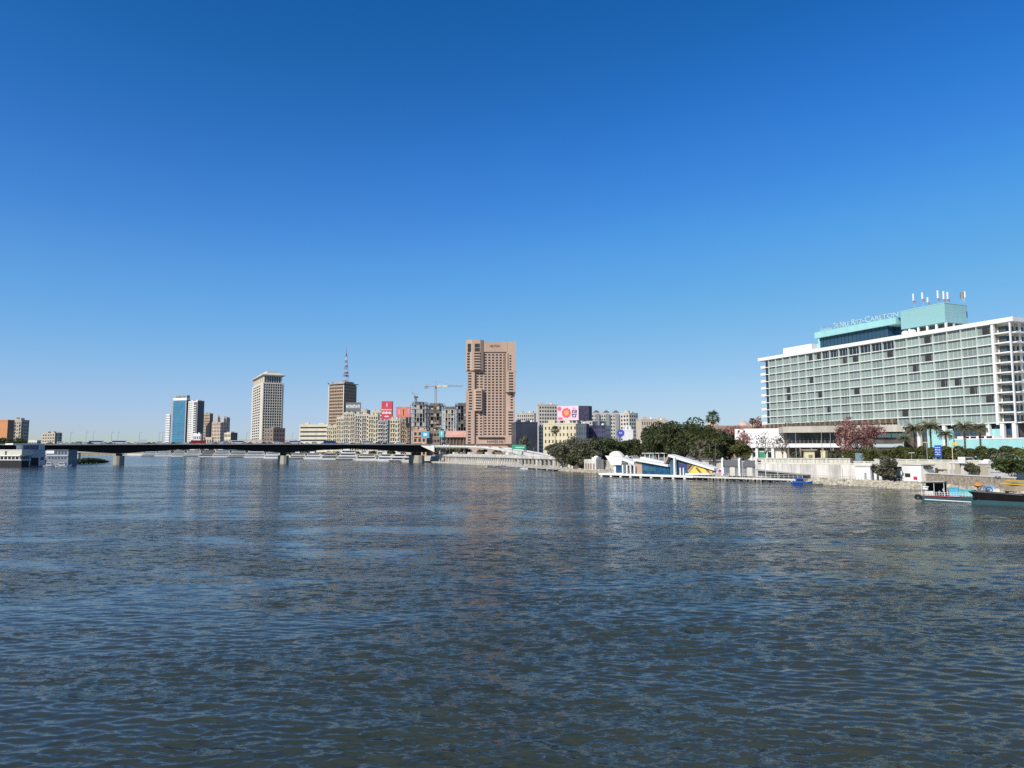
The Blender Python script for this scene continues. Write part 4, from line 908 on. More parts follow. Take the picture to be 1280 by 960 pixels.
def disc(cx, cz, r, y, m, n=12, sy=1.0):
    q = MB(); q.slab([(cx + r * math.cos(t), cz + r * sy * math.sin(t)) for t in np.linspace(0, 2 * math.pi, n, endpoint=False)], y, -.003, m); return q
hh = z1 - z0
for k in range(9): t = k * 2 * math.pi / 9; part('petal', disc(LL * .43 + .3 * hh * math.cos(t) * .8, z0 + hh * .52 + .3 * hh * math.sin(t) * .8, hh * .12, -.06, mat('rose_petal', (.70, .10, .13), .6, .05)), E)
part('flower_centre', disc(LL * .43, z0 + hh * .52, hh * .2, -.12, ORG), E); part('flower_patch', disc(LL * .1, z0 + hh * .82, hh * .15, -.08, mat('rose_petal', (.7, .16, .2), .6, .05)), E)
mb = MB(); mb.box(LL * .04, LL * .24, -.08, -.003, z0 + hh * .06, z0 + hh * .22, mat('rose_petal', (.7, .16, .2), .6, .05)); part('printed_mark', mb, E)
mb = MB()
for k, (u, v, w, g) in enumerate(((.7, .68, .2, .05), (.7, .5, .06, .2), (.8, .5, .05, .12), (.86, .5, .06, .22), (.68, .38, .24, .07), (.72, .2, .16, .06), (.76, .82, .08, .04), (.7, .27, .05, .1), (.84, .26, .05, .1))): mb.box(LL * u, LL * (u + w), -.08, -.003, z0 + hh * v, z0 + hh * (v + g), PUR)
part('purple_lettering', mb, E)
for k in range(5): mb = MB(); x = LL * (.1 + .2 * k); mb.box(x, x + .3, 1, 6, 0, z0, GREY); part('post', mb, E)
bld('apartment_tower', 'white and grey apartment tower behind the pink billboard', 673.5, 697, 699, 506.5, 800, PALE, a=-8, side='R', D=16, fl=14, bf=7, bs=0, fw=.6, fh=.5)
bld('apartment_tower', 'pale apartment slab between the pink tower and grey apartment tower', 646, 668, 674, 517, 850, PALE, a=8, fl=12, bf=8, bs=0, fw=.5, fh=.5, D=16)
E, fr, L, D, zt = bld('apartment_slab', 'long cream apartment slab with three dark roof caps right of the billboard', 736, 779, 781, 517.5, 760, mat('warm_white_render', (.60, .57, .50), .85, .06, .2, streak=True), a=-6, D=16, fl=12, bf=14, bs=0, fw=.5, fh=.5, roof='par', cap=90)
for px in (747, 759.5, 771.5):
    x = fr.x(px); mb = MB(); mb.box(x - 2.4, x + 2.4, 1, 9, zt, zt + 1.8, GREY); i1 = [(x - .6, 4, zt + 4), (x + .6, 4, zt + 4), (x + .6, 6, zt + 4), (x - .6, 6, zt + 4)]
    mb.hexa([(x - 2.6, .8, zt + 1.8), (x + 2.6, .8, zt + 1.8), (x + 2.6, 9.2, zt + 1.8), (x - 2.6, 9.2, zt + 1.8)] + i1, DGREY); part('roof_cap', mb, E)
for px in (747, 759.5, 771.5): x = fr.x(px); mb = MB(); mb.box(x - 1.9, x + 1.9, -1.6, -.02, 3, zt - .05, GREY); part('stair_bay', mb, E)
bld('apartment_tower', 'two tone corner apartment tower at the right end of the cream slab', 779, 787, 798, 517, 700, PALE, a=-30, side='L', fl=11, bf=4, bs=3, fw=.55, fh=.5, D=14)
bld('office_block', 'blue violet glass office block below the cream apartment slab', 735, 757, 769.5, 533, 520, mat('violet_glass', (.05, .048, .095), .25, .35, .15, spec=.5), a=22, fl=6, bf=7, bs=4, fw=.5, fh=.3, win=mat('violet_panel', (.09, .085, .16), .5, .2), D=14)
bld('round_block', 'dark rounded block between cream block and violet office', 720, 733, 737, 531, 510, mat('charcoal_stone', (.10, .095, .085), .7, .2), a=15, fl=6, bf=4, bs=2, win=WINB, D=12)
bld('low_building', 'small white block beside the round blue advertisement', 781, 791.5, 793, 538.5, 480, WHITE, a=0, fl=2, bf=1, bs=0, style='none', D=10)
df = at_Y(776, 560, 470); z0 = zat(552, 470); E = thing('round_advertisement', 'round blue and white advertisement below the cream slab', 'billboard', (df[0], df[1], z0))
rad = 4.7 * 470 / F; zc = zat(541.5, 470) - z0; part('panel', disc(0, zc, rad, -.5, mat('sign_royal_blue', (.05, .09, .45), .5, .1), 18), E)
mb = MB()
for u, v, w, g in ((-.5, .15, .35, .12), (-.1, .15, .5, .12), (-.4, -.15, .3, .12), (0, -.15, .4, .12)): mb.box(u * rad, (u + w) * rad, -.6, -.503, zc + v * rad, zc + (v + g) * rad, WHITE)
part('white_lettering', mb, E); mb = MB(); mb.box(-.3, .3, .05, .5, 0, zc - .5, STEEL); part('post', mb, E)
bld('apartment_block', 'pale stone block behind the ficus trees', 802, 822, 826, 525, 620, mat('pale_pinkish_stone', (.56, .48, .38), .9, .08), a=-8, D=14, fl=6, bf=7, bs=0, fw=.4, fh=.5)
bld('apartment_block', 'low cream block partly hidden behind the ficus trees', 823, 836, 838, 526, 650, CREAM, a=-8, D=14, fl=5, bf=5, bs=0)
mb = MB(); q = at_Y(806, 560, 560); mb.box(0, 13 * 560 / F, 0, .5, 0, zat(535.5, 560) - 6, mat('green_site_hoarding', (.02, .13, .10), .8, .15)); solo('site_hoarding', mb, 'dark green hoarding behind the tree tops', 'hoarding', (q[0], q[1], 6))
# pink palace-like museum behind the hotel's left end
MUS = mat('coral_render', (.47, .29, .23), .85, .1, .2)
E, fr, L, D, zt = bld('museum_building', 'long coral pink building peeping over the white walled block', 893, 962, 964, 534, 430, MUS, a=-5, D=20, fl=4, bf=14, bs=0, fw=.35, fh=.5, roof='par')
for px in (897, 937, 951):
    x = fr.x(px); mb = MB(); mb.lathe([(4, zt), (3.8, zt + 1.2), (2.2, zt + 3.0), (.3, zt + 4.2)], x, 8, mat('pale_pink_roof', (.56, .40, .33), .8, .1), 12); part('roof_dome', mb, E)
# ------------------------------------------------------------------ long road bridge over the river
BR0, BR1 = at_Y(42, 556, 540), at_Y(520, 556, 660)
bfr, BL = frame_px(42, 540, 520, 660, 0); XT = bfr.x(545)
bridge = fthing('road_bridge', 'long dark steel girder bridge with a pale parapet crossing the river', 'bridge', bfr)
BRD = mat('shade_black_girder', (.016, .015, .018), .8, .2, .1, streak=True); BRC = mat('bridge_concrete', (.40, .36, .28), .9, .15, .3, streak=True)  # girder colour blackened to carry the shade under the deck overhang
PARA = mat('grey_parapet', (.33, .33, .31), .8, .1, .3)
def dz(x):                                             # deck level along the bridge
    t = max(0, min(1, x / BL)); return 15.0 + 1.2 * t + .35 * math.sin(math.pi * t)
NS = 60; xs = [-30 + (XT + 30) * k / NS for k in range(NS + 1)]
piers = [bfr.x(149), bfr.x(355.5), bfr.x(523)]
def soffit(x):
    d = min(abs(x - p) for p in piers); return dz(x) - (3.9 + 3.4 * max(0, 1 - d / 62) ** 1.6)
mb, gb, pb = MB(), MB(), MB()
for k in range(NS):
    x0, x1 = xs[k], xs[k + 1]; a, b = dz(x0), dz(x1)
    mb.hexa([(x0, -7, a - .55), (x1, -7, b - .55), (x1, 19, b - .55), (x0, 19, a - .55), (x0, -7, a), (x1, -7, b), (x1, 19, b), (x0, 19, a)], BRD)
    mb.poly([(x0, -6, a + .02), (x1, -6, b + .02), (x1, 18, b + .02), (x0, 18, a + .02)], ASPH)
    for y0, y1 in ((-.2, .6), (5.6, 6.4), (11.6, 12.4)):
        sa, sb = soffit(x0), soffit(x1)
        gb.hexa([(x0, y0, sa), (x1, y0, sb), (x1, y1, sb), (x0, y1, sa), (x0, y0, a - .56), (x1, y0, b - .56), (x1, y1, b - .56), (x0, y1, a - .56)], BRD)
    for y in (-7.15, 18.9):
        pb.hexa([(x0, y, a - .6), (x1, y, b - .6), (x1, y + .24, b - .6), (x0, y + .24, a - .6), (x0, y, a + .3), (x1, y, b + .3), (x1, y + .24, b + .3), (x0, y + .24, a + .3)], PARA)
part('deck', mb, bridge); part('girder', gb, bridge); part('parapet', pb, bridge)
for i, p in enumerate(piers):
    q = MB(); w = 3.3 if i < 2 else 4.5; q.prism([(p - w, -4), (p - w * .3, -6.5), (p + w * .3, -6.5), (p + w, -4), (p + w, 14), (p - w, 14)], -3, 6.6, BRC); o = part('pier', q, bridge)
    q = MB(); q.box(p - w * .55, p + w * .55, -.6, 12.8, 6.603, soffit(p) - .003, BRD); part('bearing_block', q, o)
# street lamps on the deck
lp = [72, 88, 107, 116, 139, 147, 174, 198.5, 203, 226, 252, 279, 308, 336, 365, 394, 424, 452, 480, 507]
l0 = None
for i, px in enumerate(lp):
    y = 5.8; x, _ = bfr.p(px, 555, y); w = bfr.w(x, y, dz(x))
    if l0 is None:
        l0 = thing('street_lamp', '', 'street lamp', w, -bfr.a); q = MB(); q.path([(0, 0, 0), (0, 0, 8.4), (.3, 0, 9.2)], .13, STEEL, .07, 5); part('pole', q, l0)
        q = MB(); q.box(.2, 1.5, -.16, .16, 9.15, 9.32, DGREY); part('lamp_head', q, l0); o = l0
    else: o = copy_tree(l0); o.location = w
    tag(o, f'thin street lamp on the bridge, {ORD[i]} from the left end', 'street lamp', 'street lamps along the bridge deck')
# traffic
def car_mesh(L_, W_, hb, hc, c0, c1, m, van=False):
    q = MB(); q.slab([(-L_ / 2, .35), (L_ / 2, .35), (L_ / 2, hb * .85), (L_ / 2 - .15, hb), (-L_ / 2 + .1, hb), (-L_ / 2, hb * .85)], -W_ / 2, W_ / 2, m); return q
def vehicle(name, label, cat, loc, rz, col, kind='car', group=None, cache={}):
    key = (kind, col.name)
    if key not in cache:
        E = thing(name, label, cat, loc, rz, group)
        if kind == 'car':
            q = MB(); q.slab([(-2.1, .3), (2.1, .3), (2.12, .7), (1.95, .85), (.95, .95), (-1.7, .98), (-2.08, .9), (-2.12, .6)], -.85, .85, col)
            q.slab([(.92, .94), (.3, 1.42), (-1.0, 1.46), (-1.75, .97)], -.72, .72, col); part('body', q, E)
            q = MB(); q.slab([(.78, .98), (.26, 1.36), (-.95, 1.39), (-1.5, 1.0)], -.735, .735, WIN); q.hexa([(.9, -.6, .97), (.95, -.6, .99), (.95, .6, .99), (.9, .6, .97), (.36, -.6, 1.38), (.42, -.6, 1.38), (.42, .6, 1.38), (.36, .6, 1.38)], WIN); part('window', q, E); wx, wr, wy = (1.3, -1.3), .32, .8
        elif kind == 'van':
            q = MB(); q.slab([(-2.4, .35), (2.4, .35), (2.45, 1.0), (2.1, 1.15), (1.6, 1.95), (-2.35, 2.0), (-2.45, 1.8)], -.9, .9, col); part('body', q, E)
            q = MB(); q.box(-2.1, 1.25, -.915, .915, 1.2, 1.72, WIN); part('window', q, E); wx, wr, wy = (1.5, -1.5), .36, .85
        elif kind == 'bus':
            q = MB(); q.slab([(-5, .4), (5, .4), (5.05, 1.2), (4.9, 2.9), (-4.95, 2.95), (-5, 2.8)], -1.2, 1.2, col); part('body', q, E)
            q = MB(); q.box(-4.7, 4.5, -1.215, 1.215, 1.5, 2.4, WIN); q.box(4.0, 5.06, -1.05, 1.05, 1.3, 2.5, WIN); part('window', q, E); wx, wr, wy = (3.2, -3), .5, 1.1
        else:
            q = MB(); q.box(-3.4, 1.2, -1.15, 1.15, .9, 3.3, col); part('cargo_box', q, E); q = MB(); q.slab([(1.4, .5), (3.2, .5), (3.3, 1.3), (2.9, 2.3), (1.4, 2.4)], -1.05, 1.05, WHITE); part('cab', q, E)
            q = MB(); q.box(-3.4, 3.1, -.9, .9, .45, .88, DGREY); part('chassis', q, E); wx, wr, wy = (2.3, -2.2), .45, 1.0
        for x in wx:
            for s in (-1, 1): q = MB(); q.tube((x, s * wy - .1, wr), (x, s * wy + .1, wr), wr, BLACK, n=10); part('wheel', q, E)
        cache[key] = E; return E
    o = copy_tree(cache[key]); o.location = loc; o.rotation_euler = (0, 0, rz); o.name = name; tag(o, label, cat)
    if group: o['group'] = group
    return o
CW = mat('car_white', (.75, .75, .75), .35, 0); CS = mat('car_silver', (.42, .43, .45), .35, 0, metal=.3); CK = mat('car_black', (.02, .02, .022), .3, 0); CR = mat('car_red', (.45, .03, .03), .35, 0); CB = mat('car_blue', (.05, .10, .25), .35, 0); CG = mat('car_grey', (.14, .145, .15), .35, 0)
traf = [(62, 'car', CG), (76, 'van', CW), (92, 'car', CS), (105, 'car', CW), (113, 'car', CK), (120, 'bus', CW), (131, 'car', CS), (143, 'car', CG), (155, 'van', CW), (177, 'truck', CW), (187, 'car', CR), (193, 'car', CG), (208, 'car', CW), (217, 'car', CK), (240, 'van', CS),
        (262, 'car', CW), (276, 'van', CW), (290, 'car', CK), (305, 'car', CS), (322, 'car', CW), (345, 'van', CW), (359, 'car', CR), (376, 'car', CG), (393, 'van', CW), (404, 'car', CS), (421, 'car', CW), (433, 'van', CW), (451, 'car', CG), (466, 'car', CW), (481, 'car', CK), (497, 'van', CW), (510, 'car', CR), (84, 'car', CW), (98, 'van', CS), (109, 'car', CB), (126, 'van', CS), (137, 'car', CB), (149, 'bus', CW), (161, 'car', CS), (169, 'car', CW), (200, 'van', CW), (224, 'car', CS), (232, 'car', CW), (247, 'bus', CR), (254, 'car', CB), (269, 'car', CG), (283, 'van', CS), (297, 'bus', CW), (312, 'car', CB), (330, 'car', CK), (338, 'car', CG), (351, 'car', CW), (368, 'bus', CW), (384, 'car', CW), (412, 'bus', CB), (428, 'car', CS), (441, 'car', CB), (459, 'bus', CW), (473, 'van', CG), (489, 'car', CS), (503, 'car', CW)]
cn = {CW.name: 'white', CS.name: 'silver', CK.name: 'black', CR.name: 'red', CB.name: 'blue', CG.name: 'grey'}
NEARTXT = lambda px: ('near the houseboat end of the bridge' if px < 110 else 'above the first bridge pier' if px < 165 else 'before the blue glass tower' if px < 228 else 'before the domed block' if px < 300 else 'before the ministry tower' if px < 362 else 'before the ribbon window block' if px < 410 else 'before the cream apartment houses' if px < 465 else 'near the flyover end of the bridge')
cnt = {}
for i, (px, kd, m) in enumerate(traf):
    y = (-4.2, -1.2, 2.2)[i % 3]; x, _ = bfr.p(px, 555, y); key = (NEARTXT(px), kd, m.name); cnt[key] = cnt.get(key, 0) + 1
    lab = f'{cn[m.name]} {"box " if kd == "truck" else ""}{kd} {key[0]}'
    if cnt[key] > 1: lab = f'{["", "", "second", "third", "fourth", "fifth", "sixth"][cnt[key]]} {lab}, counted from the left'
    vehicle('parked_car' if False else {'car': 'car', 'van': 'van', 'bus': 'bus', 'truck': 'truck'}[kd], lab, kd, bfr.w(x, y, dz(x) + .03), -bfr.a + (0 if i % 3 else math.pi), m, kd, 'traffic on the bridge')
QC = mat('quay_concrete', (.56, .53, .47), .9, .2, .25, streak=True)
# ------------------------------------------------------------------ white flyover ramp on the right bank
RP = [(526, 556.3, 668), (545, 556.6, 655), (575, 557.0, 630), (600, 558.0, 600), (625, 560.0, 560), (645, 563.2, 515), (665, 567.0, 470), (690, 571.0, 420), (714, 573.2, 380)]
rp = [at_Y(*q) for q in RP]; ramp = thing('flyover_ramp', 'white curving flyover ramp descending in front of the pink tower hotel', 'ramp', (rp[0][0], rp[0][1], 0))
o0 = rp[0]; loc = [(p[0] - o0[0], p[1] - o0[1], p[2]) for p in rp]
mb, pb = MB(), MB(); WD = 9.0
nrm = []
for i in range(len(loc)):
    p, q = loc[max(0, i - 1)], loc[min(len(loc) - 1, i + 1)]; tx, ty = q[0] - p[0], q[1] - p[1]; l = math.hypot(tx, ty); nrm.append((-ty / l, tx / l))
for i in range(len(loc) - 1):
    a, b = loc[i], loc[i + 1]; na, nb_ = nrm[i], nrm[i + 1]; fd = 1.1 if i < 4 else 1.1 + 2.4 * (i - 3) / 4
    fd2 = 1.1 if i + 1 < 4 else 1.1 + 2.4 * (i + 1 - 3) / 4
    A2, B2 = (a[0] + na[0] * WD, a[1] + na[1] * WD), (b[0] + nb_[0] * WD, b[1] + nb_[1] * WD)
    mb.hexa([(a[0], a[1], a[2] - 1.9), (b[0], b[1], b[2] - 1.9), (*B2, b[2] - 1.9), (*A2, a[2] - 1.9), (a[0], a[1], a[2] - 1.0), (b[0], b[1], b[2] - 1.0), (*B2, b[2] - 1.0), (*A2, a[2] - 1.0)], GREY)
    for off in (-.3, WD):
        p0 = (a[0] + na[0] * off, a[1] + na[1] * off); p1 = (b[0] + nb_[0] * off, b[1] + nb_[1] * off); p2 = (b[0] + nb_[0] * (off + .28), b[1] + nb_[1] * (off + .28)); p3 = (a[0] + na[0] * (off + .28), a[1] + na[1] * (off + .28))
        pb.hexa([(*p0, a[2] - fd), (*p1, b[2] - fd2), (*p2, b[2] - fd2), (*p3, a[2] - fd), (*p0, a[2]), (*p1, b[2]), (*p2, b[2]), (*p3, a[2])], OFFW)
part('deck', mb, ramp); part('parapet', pb, ramp)
for i in range(1, 6):
    a = loc[i]; q = MB(); q.tube((a[0] + nrm[i][0] * 4.5, a[1] + nrm[i][1] * 4.5, 0), (a[0] + nrm[i][0] * 4.5, a[1] + nrm[i][1] * 4.5, a[2] - 1.9), .9, GREY, n=10); part('column', q, ramp)
# white stair block that ends the bridge
sf, SL = frame_px(527, 655, 543.5, 648, 0); st = fthing('stair_block', 'white sloping stair block where the bridge meets the flyover', 'stairs', sf)
mb = MB(); mb.slab([(0, sf.p(528, 557.5)[1]), (SL, sf.p(543, 565)[1]), (SL, sf.p(543, 557.2)[1]), (.5, sf.p(528, 556.8)[1])], -1, .2, OFFW); part('side_wall', mb, st)
mb = MB(); mb.slab([(0, sf.p(528, 558.0)[1]), (SL, sf.p(543, 566)[1]), (SL, sf.p(543, 565)[1]), (0, sf.p(528, 557.2)[1])], .203, 4, GREY); part('stair_flight', mb, st)
# vehicles on the ramp
for px, yv, Yv, kd, m, lab in ((556, 556.6, 648, 'van', CW, 'white van on the flyover beside the stair block'), (572, 557, 634, 'car', CG, 'grey car on the flyover below the pink awning hall'), (596, 557.8, 607, 'van', CW, 'white van on the flyover before the pink tower hotel'), (611, 558.8, 586, 'car', CS, 'silver car on the flyover before the pink tower hotel'), (624, 559.9, 566, 'car', CK, 'black car on the flyover under the tower hotel name')):
    w = at_Y(px, yv, Yv); vehicle(kd, lab, kd, (w[0] + 1, w[1] + 3, w[2] - .98), .35, m, kd, 'traffic on the flyover')
# green road sign gantry
gf, GL = frame_px(640, 492, 657, 488, 6); E = fthing('road_sign', 'wide green direction sign on a gantry beside the flyover', 'road sign', gf); GSN = mat('sign_green', (.02, .26, .15), .5, .05)
zt, zb_ = gf.p(648, 556)[1], gf.p(648, 561.5)[1]; mb = MB(); mb.box(0, GL, 0, .2, zb_, zt, GSN); part('panel', mb, E); mb = MB(); mb.box(GL * .25, GL * .9, -.06, -.003, zb_ + .9, zb_ + 1.5, mat('sign_pale_green', (.35, .6, .5), .5, 0)); part('printed_mark', mb, E)
mb = MB(); mb.tube((0.2, .5, 0), (.2, .5, zt), .18, STEEL); mb.tube((GL, .5, 0), (GL, .5, zt), .18, STEEL); part('post', mb, E)
# ------------------------------------------------------------------ white riverside colonnade below the ramp
cf, CL = frame_px(545, 690, 642, 478, 1.2); cf.oz = 1.2; E = fthing('colonnade', 'long white two level riverside colonnade below the flyover', 'arcade', cf)
hz = 9.0 - 1.2
mb = MB(); mb.box(0, CL, 2.2, 8, 0, 6.6, QC); part('rear_wall', mb, E)
mb = MB(); mb.box(-.5, CL + .5, -.6, 8.2, 4.4, 5.0, QC); part('terrace_slab', mb, E)
mb = MB(); mb.box(0, CL, -.5, -.35, 5.1, 5.9, QC); 
for k in range(60): x = CL * k / 60; mb.box(x, x + .25, -.5, -.3, 5, 6.1, QC)
part('balustrade', mb, E); rest = MB()
for k in range(44):
    q = MB(); x = CL * k / 44 + .5; q.box(x, x + CL / 44 * .24, .1, .9, 0, 4.39, QC); part('column', q, E)
for k in range(8):
    q = MB(); x = CL * (.1 + .11 * k); q.box(x, x + 7, 4, 7.5, 6.6, 8.2, QC if k % 2 else BROWN); part('roof_pavilion', q, E)
cf2, CL2 = frame_px(642, 478, 702, 392, 1.2); E = fthing('colonnade', 'white pillared quay gallery between the colonnade and the tree bank', 'arcade', cf2)
mb = MB(); mb.box(0, CL2, -.6, 7, 4.3, 5.0, QC); part('terrace_slab', mb, E); mb = MB(); mb.box(0, CL2, 3.5, 7, 0, 4.29, BEIGE); part('rear_wall', mb, E)
for k in range(12): q = MB(); x = CL2 * k / 12 + .5; q.box(x, x + (3.2 if k in (1, 6, 10) else 1.0), 0, .9, 0, 4.29, QC); part('column', q, E)
mb = MB(); mb.box(0, CL2, -.5, -.38, 5.0, 5.9, QC); part('balustrade', mb, E)
# floating dock in front
dfm, DL = frame_px(612, 505, 702, 378, 0); E = fthing('floating_dock', 'low grey floating dock in front of the white quay gallery', 'dock', dfm)
mb = MB(); mb.box(0, DL, -2.5, 1.5, .55, .95, PAVE); part('deck', mb, E)
for k in range(16): q = MB(); x = DL * k / 16 + .4; q.box(x, x + 1.6, -2.3, 1.2, -.6, .549, DGREY if k % 2 else QC); part('float', q, E)
mb = MB()
for k in range(24): x = DL * k / 24; mb.tube((x, -2.3, .95), (x, -2.3, 2.0), .06, QC, n=4)
mb.tube((0, -2.3, 2.0), (DL, -2.3, 2.0), .06, QC, n=4); part('railing', mb, E)
# small boats by that dock
def skiff(name, label, px, py, Lb, Wb, hull, inner, a=0.0, cabin=None, cat='boat', group=None, cover=None):
    w = on_z(px, py, 0); E = thing(name, label, cat, (w[0], w[1], 0), a, group)
    st_ = [(-.5, .8, .55), (-.45, .95, .55), (-.1, 1, .5), (.25, .85, .6), (.42, .45, .75), (.5, .05, .95)]
    q = MB(); i = 0; V = []
    for t, wd, sh in st_: V.append([(t * Lb, -wd * Wb / 2, sh * Wb * .42), (t * Lb, -wd * Wb / 2 * .72, -.25), (t * Lb, wd * Wb / 2 * .72, -.25), (t * Lb, wd * Wb / 2, sh * Wb * .42)])
    for k in range(len(V) - 1):
        a_, b_ = V[k], V[k + 1]
        for j in range(3): q.poly([a_[j], b_[j], b_[j + 1], a_[j + 1]], hull)
        q.poly([(a_[0][0], a_[0][1], a_[0][2] - .12), (a_[3][0], a_[3][1], a_[3][2] - .12), (b_[3][0], b_[3][1], b_[3][2] - .12), (b_[0][0], b_[0][1], b_[0][2] - .12)], inner)
    q.poly([V[0][0], V[0][3], V[0][2], V[0][1]], hull); part('hull', q, E)
    if cabin:
        q = MB(); h0 = Wb * .2; q.slab([(-Lb * .3, h0), (Lb * .12, h0), (Lb * .05, h0 + Wb * .42), (-Lb * .28, h0 + Wb * .42)], -Wb * .36, Wb * .36, cabin); o = part('cabin', q, E)
        q = MB(); q.slab([(-Lb * .26, h0 + Wb * .16), (Lb * .06, h0 + Wb * .16), (Lb * .03, h0 + Wb * .34), (-Lb * .26, h0 + Wb * .34)], -Wb * .37, Wb * .37, WIN); part('cabin_window', q, o)
    if cover:
        q = MB(); n_ = 7
        for s in range(n_):
            t0, t1 = -.42 + .8 * s / n_, -.42 + .8 * (s + 1) / n_; f = lambda t: Wb * (.55 + .6 * math.exp(-((t + .05) / .22) ** 2)) * .8
            A_ = [(t0 * Lb, -Wb * .46, Wb * .22), (t0 * Lb, -Wb * .2, f(t0)), (t0 * Lb, Wb * .2, f(t0)), (t0 * Lb, Wb * .46, Wb * .22)]; B_ = [(t1 * Lb, y, z if j in (0, 3) else f(t1)) for j, (_, y, z) in enumerate(A_)]
            for j in range(3): q.poly([A_[j], B_[j], B_[j + 1], A_[j + 1]], cover)
            if s == 0: q.poly(A_[::-1], cover)
            if s == n_ - 1: q.poly(B_, cover)
        part('tarpaulin', q, E)
    return E
HW = mat('boat_white', (.72, .72, .7), .4, .05, .4); HB = mat('boat_blue', (.03, .11, .42), .45, .1, .6); HG = mat('boat_grey', (.22, .23, .24), .6, .15, .6); HT = mat('boat_teal', (.010, .060, .075), .5, .15, .4); TARP = mat('blue_tarpaulin', (.015, .07, .30), .6, .3, 1.2)
for px, py, L_, W_, a, h, cbn, lab in ((614, 584.2, 7, 2.2, .3, HW, None, 'small white boat moored at the left end of the floating dock'), (630, 585.0, 8, 2.4, -.6, HG, HG, 'dark cabin boat tied up below the quay gallery'), (641, 585.6, 8, 2.4, -.7, HG, None, 'open grey boat beside the dark cabin boat at the dock'), (655, 586.6, 6, 2.1, -.8, HW, HW, 'white cabin boat moored at the floating dock'), (746, 589.6, 5, 1.7, .2, HW, None, 'small white dinghy beside the rocky bank left of the pavilion')):
    skiff('motor_boat', lab, px, py, L_, W_, h, GREY, a, cbn)
# ------------------------------------------------------------------ riverside pavilion on its pontoon
pf2, PV = frame_px(748, 291, 986, 229, 0); pon = fthing('pontoon', 'white edged pontoon deck carrying the blue glass pavilion', 'pontoon', pf2)
PX = lambda px, d=0: pf2.x(px, d, 590)
xe = PX(866)
mb = MB(); mb.box(0, xe, 0, 13, .62, 1.35, WHITE); part('deck', mb, pon)
for k in range(9): q = MB(); x = xe * (k + .15) / 9; q.box(x, x + 1.0, .15, 12.6, -1, .615, OFFW); part('float', q, pon)
mb = MB()
for k in range(16): x = PX(796) * k / 16; mb.tube((x, .25, 1.35), (x, .25, 2.35), .05, STEEL, n=4)
mb.tube((0, .25, 2.35), (PX(796), .25, 2.35), .05, STEEL, n=4); part('railing', mb, pon)
pav = fthing('river_pavilion', 'white folded roof river pavilion with blue glass walls and a yellow striped end', 'pavilion', pf2)
DP = 2.0; T = lambda px, py, d=DP: pf2.p(px, py, d)
BGL = glass('pavilion_blue_glass', (.015, .075, .16), .1, .6, .35, .5); BG2 = glass('pavilion_pale_glass', (.05, .13, .19), .1, .6)
MUR = mat('mural_yellow', (.72, .54, .09), .7, .08, .4); MUB = mat('mural_brown', (.16, .09, .05), .8, .1); SOF = mat('pinkish_soffit', (.42, .30, .23), .8, .1)
z0 = 1.35
mb = MB(); mb.slab([T(758, 569.5), T(766, 581.2), T(778.2, 581.2), T(779.5, 572.2)], DP - .8, DP + 3, WHITE); part('prow_wall', mb, pav)
mb = MB(); mb.slab([(T(766, 580)[0] + .4, z0), (T(778.4, 580)[0], z0), (T(778.4, 580)[0], T(778, 581.3)[1]), (T(766, 580)[0] + .4, T(766, 581.3)[1])], DP, DP + 2.9, WHITE); part('base_wall', mb, pav)
windows(pav, [(T(770, 585)[0], T(777.8, 585)[0], z0 + .2, T(774, 582)[1])], BGL, pos=DP, name='glass_wall')
mb = MB()
for a_, b_ in (((762, 568.5), (767, 564)), ((768, 564), (777, 571))):
    c0, c1 = T(a_[0], 570, 7)[0], T(b_[0], 570, 7)[0]
mb.slab([T(761, 570.5, 6), T(762, 567, 6), T(766, 564.3, 6), T(771, 563.8, 6), T(775, 566.5, 6), T(778, 570.5, 6), T(778, 575, 6), T(761, 575, 6)], 6, 7.4, OFFW); part('rear_shell', mb, pav)
def roof(pts, th, y0, y1, m=WHITE, nm='roof_plane'):
    q = MB(); P_ = [T(*p) for p in pts]; q.slab([P_[0], (P_[0][0], P_[0][1] - th), (P_[1][0], P_[1][1] - th), P_[1]][::-1] if False else [(P_[0][0], P_[0][1] - th), (P_[1][0], P_[1][1] - th), P_[1], P_[0]], y0, y1, m); part(nm, q, pav)
roof([(778, 571.8), (793.5, 577.6)], 1.0, DP - .6, DP + 3)
windows(pav, [(T(780, 590)[0], T(792, 590)[0], z0 + .1, T(786, 582)[1])], WIN, pos=DP + 2, name='glass_wall')
for px in (779.5, 784.7, 789, 794): q = MB(); x = T(px, 585)[0]; q.box(x - .28, x + .28, DP - .6, DP, z0, T(px, 581)[1] if px < 792 else T(px, 582)[1], WHITE); part('column', q, pav)
q = MB(); q.slab([(T(793.5, 590)[0], z0), (T(802, 590)[0], z0), T(802, 577), T(793.5, 576)], DP + .6, DP + 2.8, SOF); part('side_wall', q, pav)
roof([(793, 573.3), (836.5, 580.8)], .75, DP - .8, DP + 3)
q = MB(); q.slab([(T(802.2, 590)[0], z0), (T(836, 590)[0], z0), T(836, 582.6), T(802.2, 577.2)], DP + .3, DP + 2.8, BGL); part('glass_wall', q, pav)
for k in range(9): q = MB(); x = T(802.4 + 33 * k / 8, 590)[0]; q.box(x - .05, x + .05, DP + .18, DP + .297, z0, T(802.4 + 33 * k / 8, 577.6 + 5.2 * k / 8)[1], BG2); part('mullion', q, pav)
q = MB(); q.slab([(T(803, 590)[0], z0 + 1.3), (T(820, 590)[0], z0 + 1.3), (T(820, 590)[0], z0 + 2.6), (T(803, 590)[0], z0 + 3.0)], DP + .2, DP + .26, BG2); part('pale_pane', q, pav)  # paler glass panel over the left half of the blue wall
